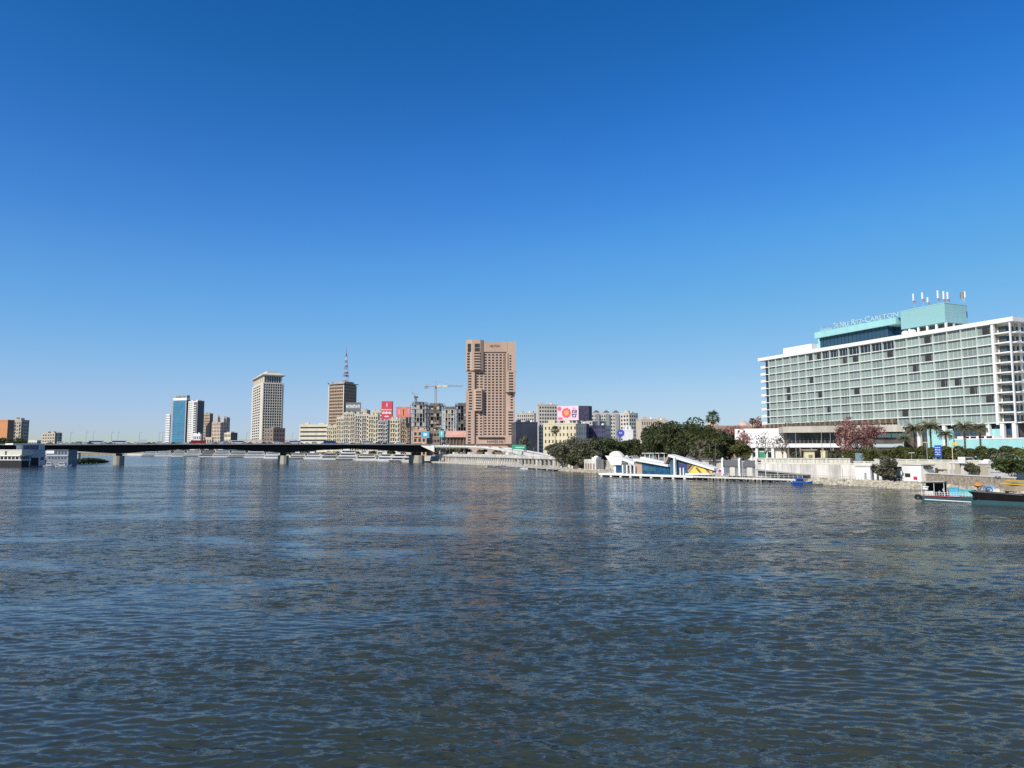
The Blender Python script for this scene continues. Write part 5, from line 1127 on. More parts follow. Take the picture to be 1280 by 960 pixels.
q = MB(); P0, P1 = T(800, 571.0, 5), T(832, 578.6, 5); q.slab([(P0[0], P0[1] - 1.5), (P1[0], P1[1] - 1.2), P1, P0], 5.2, 8, WHITE); part('rear_roof', q, pav)
for px in (804, 809.5, 814, 821, 828): q = MB(); x, z = T(px, 566.8, 5); q.box(x - .9, x + .9, 5.2, 7, z, z + .18, WHITE); q.box(x - .08, x + .08, 6, 6.2, z - 2.5, z, WHITE); part('roof_canopy', q, pav)
roof([(837.3, 568), (894.5, 585.2)], .8, DP - .9, DP + 3)
q = MB(); q.slab([T(831.5, 579.2), T(833, 580.5), T(838.2, 570.2), T(837.3, 568)], DP - .88, DP + 2.9, SOF); part('gable_fascia', q, pav)
q = MB(); q.slab([(T(837, 590)[0], z0), (T(859.5, 590)[0], z0), T(859.5, 576.4), T(838.2, 570.6), T(833.5, 579.5), (T(836, 590)[0], z0)], DP + .6, DP + 2.8, BG2); part('glass_wall', q, pav)
q = MB(); q.slab([T(849, 588), T(857, 588), T(857, 581), T(849, 580)], DP + .5, DP + .597, mat('violet_pane', (.06, .06, .2), .2, .1)); part('violet_pane', q, pav)
for px in (843.5,): q = MB(); x = T(px, 585, DP - 1.2)[0]; q.box(x - .42, x + .42, DP - 1.5, DP - .7, z0, T(px, 570.8)[1] - .2, OFFW); part('column', q, pav)
for px in (849.5, 853.5): q = MB(); x = T(px, 590)[0]; q.box(x - .2, x + .2, DP + .3, DP + .49, z0, z0 + 2.6, WHITE); part('door_frame', q, pav)
q = MB(); q.slab([T(859.6, 592.5), T(889.5, 593), T(891, 586.6), T(872, 580.0), T(870.3, 580.2)], DP, DP + 2.8, MUR); part('mural_wall', q, pav)
q = MB(); q.slab([T(859.6, 586), T(859.6, 577), T(868.5, 579.4)], DP - .1, DP + 2.8, MUB); q.slab([T(861, 590.5), T(859.7, 588), T(868, 579.8), T(870, 580.1)], DP - .14, DP - .101, SOF); part('mural_brown_panel', q, pav)
for a_, b_ in ((869.5, 873), (879.5, 884)): q = MB(); q.slab([T(a_, 585 if a_ < 875 else 584), T(a_ + 1.8, 584 if a_ < 875 else 583.6), T(b_ + 5.0, 591.5), T(b_ + 1.8, 591.5)], DP - .06, DP - .003, MUB); part('mural_stripe', q, pav)
q = MB(); q.slab([T(860, 591.6), T(890, 591.6), T(890, 593.5), T(860, 593.5)], DP - 1.6, DP - 1.4, WHITE); part('low_wall', q, pav)
q = MB(); ps = [T(889.5, 592.5)] + [T(889.5 + 14 * t, 592 - 7.6 * math.sin(math.pi * .5 * t) ) for t in (.15, .4, .7, 1)] + [T(903.5, 592.5)]; q.slab(ps, DP + .5, DP + 3, WHITE); part('arch_wall', q, pav)
q = MB(); ps = [T(891.5, 592)] + [T(891.5 + 10.5 * t, 592 - 5.2 * math.sin(math.pi * t) ** .7) for t in (.15, .4, .7, .9)] + [T(902, 592)]; q.slab(ps, DP + .4, DP + .497, mat('mural_pink', (.55, .42, .45), .7, .2, .8)); part('arch_mural', q, pav)
q = MB(); c = T(899, 588.6); q.slab([(c[0] + .55 * math.cos(t), c[1] + .55 * math.sin(t)) for t in np.linspace(0, 6.283, 10, endpoint=False)], DP + .3, DP + .397, mat('mural_crimson', (.4, .05, .12), .7, .1)); part('arch_emblem', q, pav)
# jetty to the right of the pavilion
jt = fthing('jetty', 'long pale jetty with railings running right from the pavilion', 'jetty', pf2); x0, x1 = xe + .05, PX(1002)
mb = MB(); mb.box(x0, x1, .3, 3.6, .9, 1.25, PAVE); part('deck', mb, jt); mb = MB(); mb.box(x0, x1, .22, .297, .75, 1.2, OFFW); part('edge_beam', mb, jt)
for k in range(15): q = MB(); x = x0 + (x1 - x0) * (k + .3) / 15; q.tube((x, .9, -2), (x, .9, .9), .28, DGREY, n=8); q.tube((x, 3.1, -2), (x, 3.1, .9), .28, DGREY, n=8); part('pile', q, jt)
rl = MB(); xx = [x0 + (x1 - x0) * k / 26 for k in range(27)]
for x in xx: rl.tube((x, .45, 1.25), (x, .45, 2.5), .055, OFFW, n=4)
for z in (1.9, 2.5): rl.tube((x0, .45, z), (x1, .45, z), .045, OFFW, n=4)
part('railing', rl, jt)
for i, px in enumerate((926, 955, 970)):
    q = MB(); x = PX(px); q.tube((0, 0, 0), (0, 0, 5.2), .12, OFFW, .09); q.box(-.1, .9, -.1, .1, 5.1, 5.25, OFFW)
    solo('mooring_post', q, f'{("left", "middle", "right")[i]} tall white lamp post on the jetty between gate and blue boat', 'post', pf2.w(x, 1.0, 1.25), -pf2.a)
# gate house with slatted doors
gf, GL = frame_px(902, 262, 946, 252, 1.2); E = fthing('gate_pavilion', 'white gate building with grey slatted roofs and barred doors right of the pavilion', 'gate', gf); gz = lambda py: gf.p(924, py)[1]
SLT = striped('grey_slats', (.08, .08, .085), (.17, .17, .175), 3.0, 'Z', .7)
mb = MB(); mb.box(0, GL, 1.2, 5, 0, gz(583), DGREY); part('wall', mb, E)
for k, (a_, b_) in enumerate(((904, 922), (925, 944))):
    q = MB(); q.slab([(gf.x(a_), gz(583.5)), (gf.x(b_), gz(583.5)), (gf.x(b_), gz(575.5)), (gf.x(a_), gz(575.5))], .2, 3.5, SLT); part('roof_panel', q, E)
    q = MB(); w = gf.x(b_) - gf.x(a_); q.box(gf.x(a_) + w * .38, gf.x(a_) + w * .72, .3, 1.19, 0, gz(584.2), OFFW); part('booth', q, E)
    q = MB()
    for j in range(12): x = gf.x(a_) + w * j / 12; q.box(x, x + .09, .15, .24, 0, gz(584), WHITE)
    part('bars', q, E)
for px in (902.3, 923.4, 945): q = MB(); x = gf.x(px); q.box(x - .35, x + .35, -.2, .6, 0, gz(574), WHITE); q.lathe([(.5, gz(574)), (.3, gz(573)), (.05, gz(572))], x, .2, WHITE, 8); part('post', q, E)
# river wall: tall white panels, then lower stone terraces farther right
def xw(px, Y): return at_Y(px, 560, Y)
vf, VL = frame_px(944, 248, 1088, 222, 1.2); E = fthing('river_wall', 'tall white panelled river wall below the glass fronted podium', 'wall', vf); vz = lambda px, py: vf.p(px, py)[1]
PANEL = mat('white_wall_panel', (.60, .56, .50), .85, .24, .4, streak=True); n_ = 12
for k in range(n_):
    q = MB(); a_, b_ = VL * k / n_, VL * (k + 1) / n_ - .06; t = k / n_; q.box(a_, b_, .02 * (k % 2), 1.2, 0, vz(944 + 144 * t, 580 + 1.2 * t), PANEL); part('panel', q, E)
mb = MB(); mb.box(-.2, VL + .2, -.15, 1.3, vz(1010, 579.9), vz(1010, 578.6), OFFW); part('coping', mb, E)
mb = MB(); h = vz(1010, 578.6)
for k in range(26): x = VL * k / 26; mb.tube((x, .5, h), (x, .5, h + 1.1), .05, DGREY, n=4)
mb.tube((0, .5, h + 1.1), (VL, .5, h + 1.1), .05, DGREY, n=4); part('railing', mb, E)
mb = MB(); mb.slab([(VL * .02, 2.6), (VL * .5, 1.2), (VL * .5, 1.0), (VL * .02, 2.3)], -2.5, -.16, GREY); part('access_ramp', mb, E)
def wallthing(label, p0, Y0, p1, Y1, zb, yt, m, name='terrace_wall', pil=0, pm=None, dep=1.0, panels=()):
    f_, L_ = frame_px(p0, Y0, p1, Y1, zb); E = fthing(name, label, 'wall', f_); pm_ = (p0 + p1) / 2; h = f_.p(pm_, yt)[1]
    mb = MB(); mb.box(0, L_, 0, dep, 0, h, m); part('wall', mb, E); mb = MB(); mb.box(-.1, L_ + .1, -.15, dep + .1, h, h + .25, OFFW); part('coping', mb, E)
    for k in range(pil): q = MB(); x = L_ * (k + .15) / pil; q.box(x, x + .7, -.25, -.003, 0, h - .01, pm or OFFW); part('pilaster', q, E)
    for a_, b_, yb, yt2 in panels: q = MB(); q.box(f_.x(a_), f_.x(b_), -.12, -.003, f_.p(a_, yb)[1], f_.p(a_, yt2)[1], PANEL); part('panel', q, E)
    return E, f_, L_, h
RUB = mat('rubble_masonry', (.33, .27, .20), .95, .3, 1.2, bump=.4)
wallthing('rubble masonry quay wall behind the work barges', 1146, 206, 1262, 168, 1.2, 594.5, RUB)
wallthing('beige upper terrace wall with white panels above the rubble masonry', 1150, 213, 1235, 186, 3.4, 579.5, mat('tan_plaster', (.50, .44, .33), .9, .15, .3, streak=True), panels=((1162, 1168, 594, 586.5), (1171.5, 1180, 594, 586.5), (1183, 1190, 594, 586.5), (1202, 1208, 594, 586.5)), pil=5)
wallthing('pale broken wall end under the bushes at the right edge', 1232, 187, 1300, 165, 3.0, 585, OFFW, panels=((1236, 1250, 590, 577),))
wallthing('cream road parapet above the river bank kiosks', 1092, 228, 1238, 188, 4.8, 575.6, mat('parapet_cream', (.62, .58, .44), .85, .1, .4, streak=True), name='road_parapet', pil=10)
wallthing('cream road parapet above the white panelled river wall', 940, 262, 1062, 236, 5, 573.6, MC['parapet_cream'], name='road_parapet', pil=8)
# kiosks on the quay
for (p0, p1, Y0, Y1, yt, yb, lab, m) in ((1068, 1086.5, 222, 218, 583, 600, 'white cubic kiosk with a dark glass return right of the river wall', WHITE), (1126, 1150, 208, 202, 581, 602.5, 'white quay kiosk with a small window and a red notice', WHITE)):
    kf, KL = frame_px(p0, Y0, p1, Y1, 1.2); E = fthing('quay_kiosk', lab, 'kiosk', kf); h = kf.p((p0 + p1) / 2, yt)[1]; kz = lambda py: kf.p((p0 + p1) / 2, py)[1]
    mb = MB(); mb.box(0, KL, 0, 5, 0, h, m); part('wall', mb, E); mb = MB(); mb.box(-.2, KL + .2, -.3, 5.2, h, h + .3, OFFW); part('roof', mb, E)
    if p0 > 1100:
        windows(E, [(kf.x(1129.5), kf.x(1136), kz(596.5), kz(591.8))], WINT)
        q = MB(); q.box(kf.x(1140), kf.x(1144.5), -.08, -.003, kz(599.5), kz(595.5), mat('notice_red', (.5, .03, .07), .6, .05)); part('notice_panel', q, E)
        pass
    else:
        windows(E, [(KL * .6, KL * .75, .1, 2.2)], GREY, name='door')
kf, KL = frame_px(1082, 219, 1127, 209, 1.2); E = fthing('glazed_room', 'dark glazed quay room between the two white kiosks', 'building', kf); h = kf.p(1104, 583)[1]
mb = MB(); mb.box(0, KL, 1, 5, 0, h, DGREY); part('wall', mb, E); mb = MB(); mb.box(-.1, KL, .4, 5.2, h, h + .25, OFFW); part('roof', mb, E)
windows(E, [(KL * k / 8 + .1, KL * (k + 1) / 8 - .1, .15, h - .3) for k in range(8)], WIN, pos=1); windows(E, [(KL * q, KL * q + .8, .1, h * .7) for q in (.16, .3, .9)], WHITE, pos=.8, name='door')
wallthing('short cream parapet in front of the blue grey bus', 1058, 240, 1098, 228, 5, 577.5, MC['parapet_cream'], name='road_parapet', pil=4)
rf_, RLq = frame_px(1006, 236, 1128, 203, 1.2); mb = MB()
for k in range(34): x = RLq * k / 33; mb.tube((x, 0, 0), (x, 0, 1.05), .045, GREY, n=4)
for z in (.55, 1.05): mb.tube((0, 0, z), (RLq, 0, z), .035, GREY, n=4)
solo('quay_railing', mb, 'thin grey railing along the quay edge above the pale rocks', 'railing', (rf_.o[0], rf_.o[1], 1.2), -rf_.a)
# pale rocks along the shore
ROCK = mat('pale_riprap', (.46, .41, .31), .95, .3, .9, bump=.3)
rr = np.random.default_rng(9); V, Fc = [], []
cube = np.array([(-1, -1, -1), (1, -1, -1), (1, 1, -1), (-1, 1, -1), (-1, -1, 1), (1, -1, 1), (1, 1, 1), (-1, 1, 1)], float)
def scatter_rocks(p0, p1, n, wid, zmax):
    for k in range(n):
        t = rr.random(); px = p0[0] + (p1[0] - p0[0]) * t; py = p0[1] + (p1[1] - p0[1]) * t; g = on_z(px, py, 0); d = rr.random() * wid
        s = rr.uniform(.22, .62); c = cube * s * rr.uniform(.6, 1.1, 3) * (1 - .35 * (cube[:, 2:] > 0)) + rr.normal(size=(8, 3)) * s * .16
        a = rr.uniform(0, 6.28); c = np.stack([c[:, 0] * math.cos(a) - c[:, 1] * math.sin(a), c[:, 0] * math.sin(a) + c[:, 1] * math.cos(a), c[:, 2]], 1)
        c += np.array([g[0] + d * .92, g[1] + d * .4, zmax * d / wid + .05]); i = len(V); V.extend(map(tuple, c))
        for q in ((3, 2, 1, 0), (4, 5, 6, 7), (0, 1, 5, 4), (1, 2, 6, 5), (2, 3, 7, 6), (3, 0, 4, 7)): Fc.append(tuple(i + j for j in q))
scatter_rocks((1004, 604.0), (1152, 612), 1500, 4.5, 1.4); scatter_rocks((1148, 611.5), (1320, 630), 700, 4, 1.3); scatter_rocks((698, 588.6), (762, 592.5), 900, 5, 1.2)
me = bpy.data.meshes.new('riprap_rocks'); me.from_pydata(V, [], Fc); me.materials.append(ROCK); me.update(); o = link('riprap_rocks', me, kind='stuff'); tag(o, 'pale broken rocks lining the water edge below the river wall', 'rocks')
# ------------------------------------------------------------------ boats and barges at right
w = on_z(1002, 606, 0)
skiff('cabin_boat', 'bright blue cabin boat moored at the end of the jetty', 1002.5, 605.8, 5.8, 3.0, HB, HB, -.25, HB)
skiff('rowing_boat', 'grey open rowing boat left of the blue cabin boat', 982, 604.2, 5.6, 1.6, HG, DGREY, -.15)
skiff('rowing_boat', 'low dark open boat right of the blue cabin boat', 1016, 606.3, 5.4, 1.4, DGREY, DGREY, -.3)
bf, BLn = frame_px(1143, 146, 1226, 139, 0); E = fthing('ferry_barge', 'long teal work boat with white and red railing and a dark canopy', 'boat', bf); bz = lambda px, py, d=0: bf.p(px, py, d)[1]; X = lambda px: bf.x(px)
mb = MB(); Wd = 4.2; prof = [(0, .9), (.06, .25), (.1, -.4), (1, -.4), (1, .95), (.5, .8)]
mb.slab([(BLn * t, z) for t, z in prof], 0, Wd, HT); part('hull', mb, E)
mb = MB(); mb.slab([(BLn * .12, .28), (BLn * .9, .05), (BLn * .9, .2), (BLn * .12, .42)], -.03, -.003, WHITE); part('waterline_stripe', mb, E)
REDP = mat('boat_red', (.42, .04, .05), .5, .1)
mb = MB(); mb.box(BLn * .03, BLn * .97, -.02, .12, .98, 1.1, REDP); mb.box(BLn * .03, BLn * .97, Wd - .12, Wd, .98, 1.1, REDP); part('gunwale', mb, E)
mb = MB()
for k in range(22): x = BLn * (.04 + .92 * k / 21); mb.tube((x, .05, 1.0), (x, .05, 1.75), .035, WHITE, n=4)
for z in (1.4, 1.75): mb.tube((BLn * .04, .05, z), (BLn * .96, .05, z), .035, WHITE, n=4)
part('railing', mb, E)
mb = MB(); z1 = bz(1160, 602.5); mb.slab([(X(1148), z1 - .1), (X(1178), z1 + .05), (X(1178), z1 + .2), (X(1147), z1 + .05)], -.1, Wd, mat('faded_canvas', (.42, .40, .36), .9, .2, .6)); mb.box(X(1148) + .1, X(1177), 0, Wd - .1, z1 - .22, z1 - .13, BLACK); part('canopy', mb, E)  # black sheet below the canvas paints its shaded underside
mb = MB(); mb.box(X(1150), X(1176), Wd - .6, Wd - .4, 1.05, z1 - .1, BLACK); mb.box(X(1152), X(1163), .5, 2.2, 1.05, 1.9, OFFW); part('cabin_back', mb, E)
for px in (1149, 1164.5, 1177): 
    q = MB(); x = X(px); q.tube((x, .1, 1.0), (x, .1, z1), .05, WHITE, n=5); part('canopy_post', q, E)
q = MB()
for k in range(3): 
    for j in range(14):
        t0, t1 = j * 2 * math.pi / 14, (j + 1) * 2 * math.pi / 14; q.tube((.1 + .5 * k * .3 + .42 * math.cos(t0), -.12, .75 + .42 * math.sin(t0)), (.15 * k + .1 + .42 * math.cos(t1), -.12, .75 + .42 * math.sin(t1)), .12, BLACK, n=6)
part('tyre_fender', q, E)
CYP = mat('cyan_plastic', (.06, .42, .55), .5, .15, .8); LB = mat('pale_blue_plastic', (.22, .42, .62), .5, .2, .8)
def crate(label, px, py, w, d, h, m, y, a=0.0, name='crate', base=1.02):
    x, _ = bf.p(px, py, y); q = MB(); q.box(-w / 2, w / 2, -d / 2, d / 2, 0, h, m)
    for s in (-1, 1):
        q.box(-w / 2 - .04, w / 2 + .04, s * d / 2 - .04, s * d / 2 + .04, h * .9, h + .05, m); q.box(s * w / 2 - .05, s * w / 2 + .05, -d / 2 - .05, d / 2 + .05, 0.01, h * .92, m)
    return solo(name, q, label, 'crate', bf.w(x, y, base), -bf.a + a)
crate('tall cyan plastic crate at the middle of the teal work boat', 1192.5, 612, 1.4, 1.2, 1.7, CYP, 1.2)
crate('low bright cyan bin in front of the tall cyan crate', 1194, 614, 1.2, .7, .75, mat('bright_cyan_plastic', (.10, .55, .70), .5, .1), .5)
crate('turquoise tarped load on the right half of the teal work boat', 1207, 611, 3.0, 1.8, 1.35, mat('turquoise_plastic', (.12, .46, .48), .5, .25, .8), 1.8)
crate('pale blue bundle on the black barge beside the wheel', 1236, 610, 1.6, 1.4, 1.75, LB, 2.4, .2, base=1.45)
crate('white sack crate at the right of the pale blue bundle', 1244, 613, 1.3, 1.2, 1.1, OFFW, 2.2, .1, base=1.45)
def lumpy(name, label, px, y, z, r, m, cat, seed, base_fr=bf, sq=(1, 1, .8)):
    x, _ = base_fr.p(px, 612, y); rg = np.random.default_rng(seed); q = MB(); n_ = 10; rings = []
    prof = [(r * math.sin(t) * (1 + .15 * rg.normal()), r * sq[2] * (1 - math.cos(t))) for t in np.linspace(.25, 2.9, 7)]; q.lathe(prof, 0, 0, m, n_); me = q.mesh(name)
    for v in me.vertices: v.co *= 1 + .12 * rg.normal()
    o = link(name, me, None, base_fr.w(x, y, z)); return tag(o, label, cat)
for k, (px, y, m, lab) in enumerate(((1199.5, 2.6, 'steel_blue', 'blue drum behind the tall cyan crate'), (1203, 2.9, 'drum_white', 'white drum behind the turquoise tarped load'), (1216, 1.0, 'drum_teal', 'teal drum at the right end of the teal work boat'), (1219, 1.6, 'drum_rust', 'rusty drum at the right end of the teal work boat'))):
    x, _ = bf.p(px, 612, y); q = MB(); c_ = {'steel_blue': (.05, .16, .32), 'drum_white': (.55, .55, .52), 'drum_teal': (.05, .25, .27), 'drum_rust': (.22, .09, .04)}[m]; mm = mat(m, c_, .6, .25, 1.5)
    q.lathe([(.29, 0), (.31, .05), (.29, .3), (.31, .33), (.29, .6), (.31, .88), (.29, .92)], 0, 0, mm, 12); solo('drum', q, lab, 'drum', bf.w(x, y, 1.02))
lumpy('sack_pile', 'white crumpled sheet under the dark canopy of the work boat', 1156, 1.0, 1.9, .7, WHITE, 'sheet', 1)
# people on the work boat
def person(label, loc, rz, shirt, trous, h=1.7, pose='stand', cloth=None):
    SK = mat('skin', (.30, .17, .11), .6, .05); E_ = None
    s = h / 1.72
    if pose == 'stand': J = {'pel': (0, 0, .92), 'sp': (0, .01, 1.15), 'ch': (0, 0, 1.36), 'nk': (0, 0, 1.49), 'hd': (0, -.02, 1.60), 'ht': (0, -.01, 1.70), 'lh': (-.1, 0, .88), 'lk': (-.11, -.02, .48), 'la': (-.12, .03, .09), 'lt': (-.13, -.13, .04), 'rh': (.1, 0, .88), 'rk': (.12, -.05, .48), 'ra': (.13, .05, .09), 'rt': (.14, -.11, .04), 'ls': (-.19, 0, 1.40), 'le': (-.26, .02, 1.13), 'lw': (-.24, -.1, .9), 'lf': (-.23, -.15, .82), 'rs': (.19, 0, 1.40), 're': (.27, .03, 1.14), 'rw': (.22, -.12, .93), 'rf': (.2, -.18, .86)}
    else: J = {'pel': (0, .1, .45), 'sp': (0, .08, .66), 'ch': (0, .02, .86), 'nk': (0, -.02, 1.0), 'hd': (0, -.06, 1.11), 'ht': (0, -.06, 1.21), 'lh': (-.1, .06, .44), 'lk': (-.13, -.35, .48), 'la': (-.13, -.33, .09), 'lt': (-.14, -.48, .04), 'rh': (.1, .06, .44), 'rk': (.13, -.35, .47), 'ra': (.14, -.36, .09), 'rt': (.15, -.5, .04), 'ls': (-.19, .02, .9), 'le': (-.25, -.08, .65), 'lw': (-.15, -.28, .56), 'lf': (-.1, -.36, .54), 'rs': (.19, .02, .9), 're': (.25, -.08, .65), 'rw': (.14, -.29, .57), 'rf': (.09, -.37, .54)}
    rad = {'pel': .13, 'sp': .12, 'ch': .14, 'nk': .055, 'hd': .095, 'ht': .075, 'lh': .09, 'lk': .06, 'la': .042, 'lt': .035, 'ls': .065, 'le': .042, 'lw': .03, 'lf': .035}
    ed = [('pel', 'sp'), ('sp', 'ch'), ('ch', 'nk'), ('nk', 'hd'), ('hd', 'ht'), ('pel', 'lh'), ('lh', 'lk'), ('lk', 'la'), ('la', 'lt'), ('pel', 'rh'), ('rh', 'rk'), ('rk', 'ra'), ('ra', 'rt'), ('ch', 'ls'), ('ls', 'le'), ('le', 'lw'), ('lw', 'lf'), ('ch', 'rs'), ('rs', 're'), ('re', 'rw'), ('rw', 'rf')]
    ks = list(J); me = bpy.data.meshes.new('person'); me.from_pydata([tuple(c * s for c in J[k]) for k in ks], [(ks.index(a), ks.index(b)) for a, b in ed], [])
    o = bpy.data.objects.new('person', me); COL.objects.link(o)
    sk = o.modifiers.new('skin', 'SKIN'); sub = o.modifiers.new('sub', 'SUBSURF'); sub.levels = 1; sub.render_levels = 1
    lay = me.skin_vertices[0].data if me.skin_vertices else None
    if lay is None:
        at = me.attributes.get('skin'); 
    for i, k in enumerate(ks):
        r_ = rad.get(k) or rad.get('l' + k[1:], .05)
        if lay is not None: lay[i].radius = (r_ * s, r_ * s); lay[i].use_root = (k == 'pel')
    dg = bpy.context.evaluated_depsgraph_get(); m2 = bpy.data.meshes.new_from_object(o.evaluated_get(dg)); bpy.data.objects.remove(o)
    m2.materials.clear(); m2.materials.append(SK); m2.materials.append(shirt); m2.materials.append(trous)
    zw = J['pel'][2] * s; zn = (J['nk'][2] - .02) * s
    for p in m2.polygons:
        c = p.center; arm = abs(c[0]) > .2 * s and c[2] < (J['le'][2]) * s and (pose == 'stand' or c[1] < -.05)
        p.material_index = 0 if (c[2] > zn or arm or (pose != 'stand' and c[1] < -.2 and abs(c[0]) < .18 * s and c[2] > .52 * s)) else (2 if c[2] < zw + .03 or (pose != 'stand' and c[1] < -.12) else 1); p.use_smooth = True
    m2.name = 'person'; o = link('person', m2, None, loc); o.rotation_euler = (0, 0, rz); tag(o, label, 'person')
    q = MB(); hz_, hy = J['ht'][2] * s, J['ht'][1] * s; q.lathe([(.10 * s, hz_ - .07), (.098 * s, hz_), (.06 * s, hz_ + .05), (.01, hz_ + .06)], 0, hy + .015, mat('dark_hair', (.015, .012, .01), .7, 0), 10); part('hair', q, o); return o
SHW = mat('shirt_white', (.6, .6, .58), .8, .1, 3); SHR = mat('shirt_maroon', (.25, .06, .07), .8, .1, 3); SHD = mat('clothes_dark', (.04, .04, .05), .8, .1, 3); SHB = mat('trousers_blue', (.07, .09, .16), .8, .1, 3)
x, _ = bf.p(1179.5, 612, .9); person('person in a white shirt standing beside the dark canopy on the work boat', bf.w(x, .9, 1.0), .4, SHW, SHD)
x, _ = bf.p(1174, 612, .7); person('person in grey sitting low at the canopy edge of the work boat', bf.w(x, .8, 1.0), -.5, mat('shirt_grey', (.3, .3, .3), .8, .1, 3), SHD, 1.65, 'sit')
x, _ = bf.p(1185, 612, .9); person('person in a maroon shirt left of the tall cyan crate', bf.w(x, 1.0, 1.0), .9, SHR, SHB, 1.6)
x, _ = bf.p(1211, 600, 3.8)
# black steel barge
kf, KLn = frame_px(1207, 137, 1286, 131, 0); E = fthing('steel_barge', 'black steel barge with slanted ends and teal waterline at the right edge', 'barge', kf)
BRST = mat('rusty_black_steel', (.007, .0055, .005), .8, .4, .5, streak=True, spec=.15); zt = kf.p(1240, 616)[1]
zb1 = kf.p(1230, 624.5)[1]
mb = MB(); mb.slab([(KLn * .17, zb1), (KLn * 1.0, zb1 - .12), (KLn * .86, zt - .3), (0, zt + .12)], 0, 5, BRST); part('hull', mb, E)
mb = MB(); mb.slab([(KLn * .05, -.5), (KLn * 1.04, -.5), (KLn * 1.03, zb1 - .13), (KLn * .17, zb1 - .003), (KLn * .04, .5)], .15, 4.9, HT); part('lower_hull', mb, E)
mb = MB(); mb.slab([(0, zt + .123), (KLn * .86, zt - .297), (KLn * .86, zt - .2), (0, zt + .22)], -.06, .3, DGREY); part('rim', mb, E)
mb = MB(); mb.slab([(KLn * .88, zt - .4), (KLn * 1.02, zb1 - .1), (KLn * 1.05, zb1), (KLn * .91, zt - .25)], .2, .9, OFFW); part('bow_plate', mb, E)
def ring(q, c, r, t, m, n_=16, ax='y'):
    for j in range(n_):
        a0, a1 = j * 2 * math.pi / n_, (j + 1) * 2 * math.pi / n_; q.tube((c[0] + r * math.cos(a0), c[1], c[2] + r * math.sin(a0)), (c[0] + r * math.cos(a1), c[1], c[2] + r * math.sin(a1)), t, m, n=5)
x = kf.x(1232); q = MB(); ring(q, (0, 0, .55), .5, .07, BLACK); 
for j in range(6): q.tube((0, 0, .55), (.5 * math.cos(j), 0, .55 + .5 * math.sin(j)), .03, DGREY, n=4)
solo('winch_drum', q, 'dark spoked winch wheel standing on the black barge', 'wheel', kf.w(x, 1.2, zt - .1), -kf.a)
x = kf.x(1224); q = MB(); q.box(-.9, .9, -.4, .4, 0, .35, DGREY); q.tube((-.6, 0, .3), (-.2, 0, 1.3), .12, DGREY); q.tube((.7, 0, .3), (.1, 0, 1.2), .12, DGREY); solo('winch', q, 'dark winch stand in front of the orange bundle', 'winch', kf.w(x, 2.2, zt - .05), -kf.a)
ORP = mat('orange_canvas', (.62, .28, .05), .6, .25, 1.2)
lumpy('float_bundle', 'round orange float bundle on a post between the two barges', 1222.5, 3.6, 2.75, .62, ORP, 'bundle', 4); o = bpy.data.objects['float_bundle']; q = MB(); q.tube((0, 0, -2.0), (0, 0, .3), .12, BROWN); part('post', q, o)
ex, EL = frame_px(1249, 156, 1292, 149, 1.25); E = fthing('yellow_boat', 'tan wooden boat with a yellow gunwale pulled up on the rocks at the right edge', 'boat', ex); YB = mat('boat_yellow', (.62, .40, .05), .55, .15, .6)
zz = ex.p(1265, 601)[1]; mb = MB(); mb.slab([(0, zz * .7), (EL * .1, .2), (EL, 0), (EL, zz * .62), (EL * .3, zz * .55)], 0, 2.6, mat('boat_tan', (.34, .27, .18), .8, .25)); part('hull', mb, E)
mb = MB(); mb.slab([(-.2, zz * .68), (EL * .3, zz * .64), (EL, zz * .68), (EL, zz * .78), (EL * .3, zz * .74), (-.3, zz * .8)], -.06, 2.66, YB); part('gunwale', mb, E)
mb = MB(); mb.slab([(EL * .12, zz * .95), (EL, zz * 1.02), (EL, zz * 1.1), (EL * .12, zz * 1.03)], .2, 2.4, YB); part('awning', mb, E)
for k in range(4): q = MB(); xq = EL * (.15 + .25 * k); q.tube((xq, .3, zz * .6), (xq, .3, zz * .98), .05, BROWN, n=4); part('awning_post', q, E)
# ------------------------------------------------------------------ houseboats at left
nf, NL = frame_px(-10, 474, 28, 466, 0); E = fthing('floating_restaurant', 'cream decked floating restaurant with a black hull at the left edge', 'houseboat', nf); nz = lambda py: nf.p(15, py)[1]
mb = MB(); mb.box(0, NL, 0, 10, -1, nz(575.5), BLACK); part('hull', mb, E)
mb = MB(); mb.box(-.3, NL, -.4, 10, nz(575.5), nz(574.3), OFFW); mb.box(0, NL - 1, -.6, 10, nz(570.2), nz(569), WHITE); mb.box(0, NL, -.3, 10, nz(569), nz(562.8), mat('cream_metal', (.62, .60, .50), .6, .08, .3)); mb.box(-.3, NL + .3, -.5, 10.3, nz(562.8), nz(562), WHITE); part('deck', mb, E)
mb = MB(); mb.box(0, NL, 3, 9.5, nz(574.3), nz(570.2), DGREY); part('saloon_wall', mb, E)
windows(E, [(nf.x(7.7), nf.x(9.7), nz(568.6), nz(563.8))], WIN, pos=-.3, name='opening')
for k in range(8): q = MB(); x = NL * (k + .2) / 8; q.box(x, x + .5, 0, .4, nz(574.2), nz(570.3), WHITE); part('post', q, E)
hf3, HLn = frame_px(27, 468, 57, 455, 0); hf3 = Fr(hf3.o[0], hf3.o[1], math.radians(42), 0); HLn = hf3.x(57.5); E = fthing('houseboat', 'three storey white houseboat with blue shaded front and dark doorway', 'houseboat', hf3); hz2 = lambda py, px=42: hf3.p(px, py)[1]
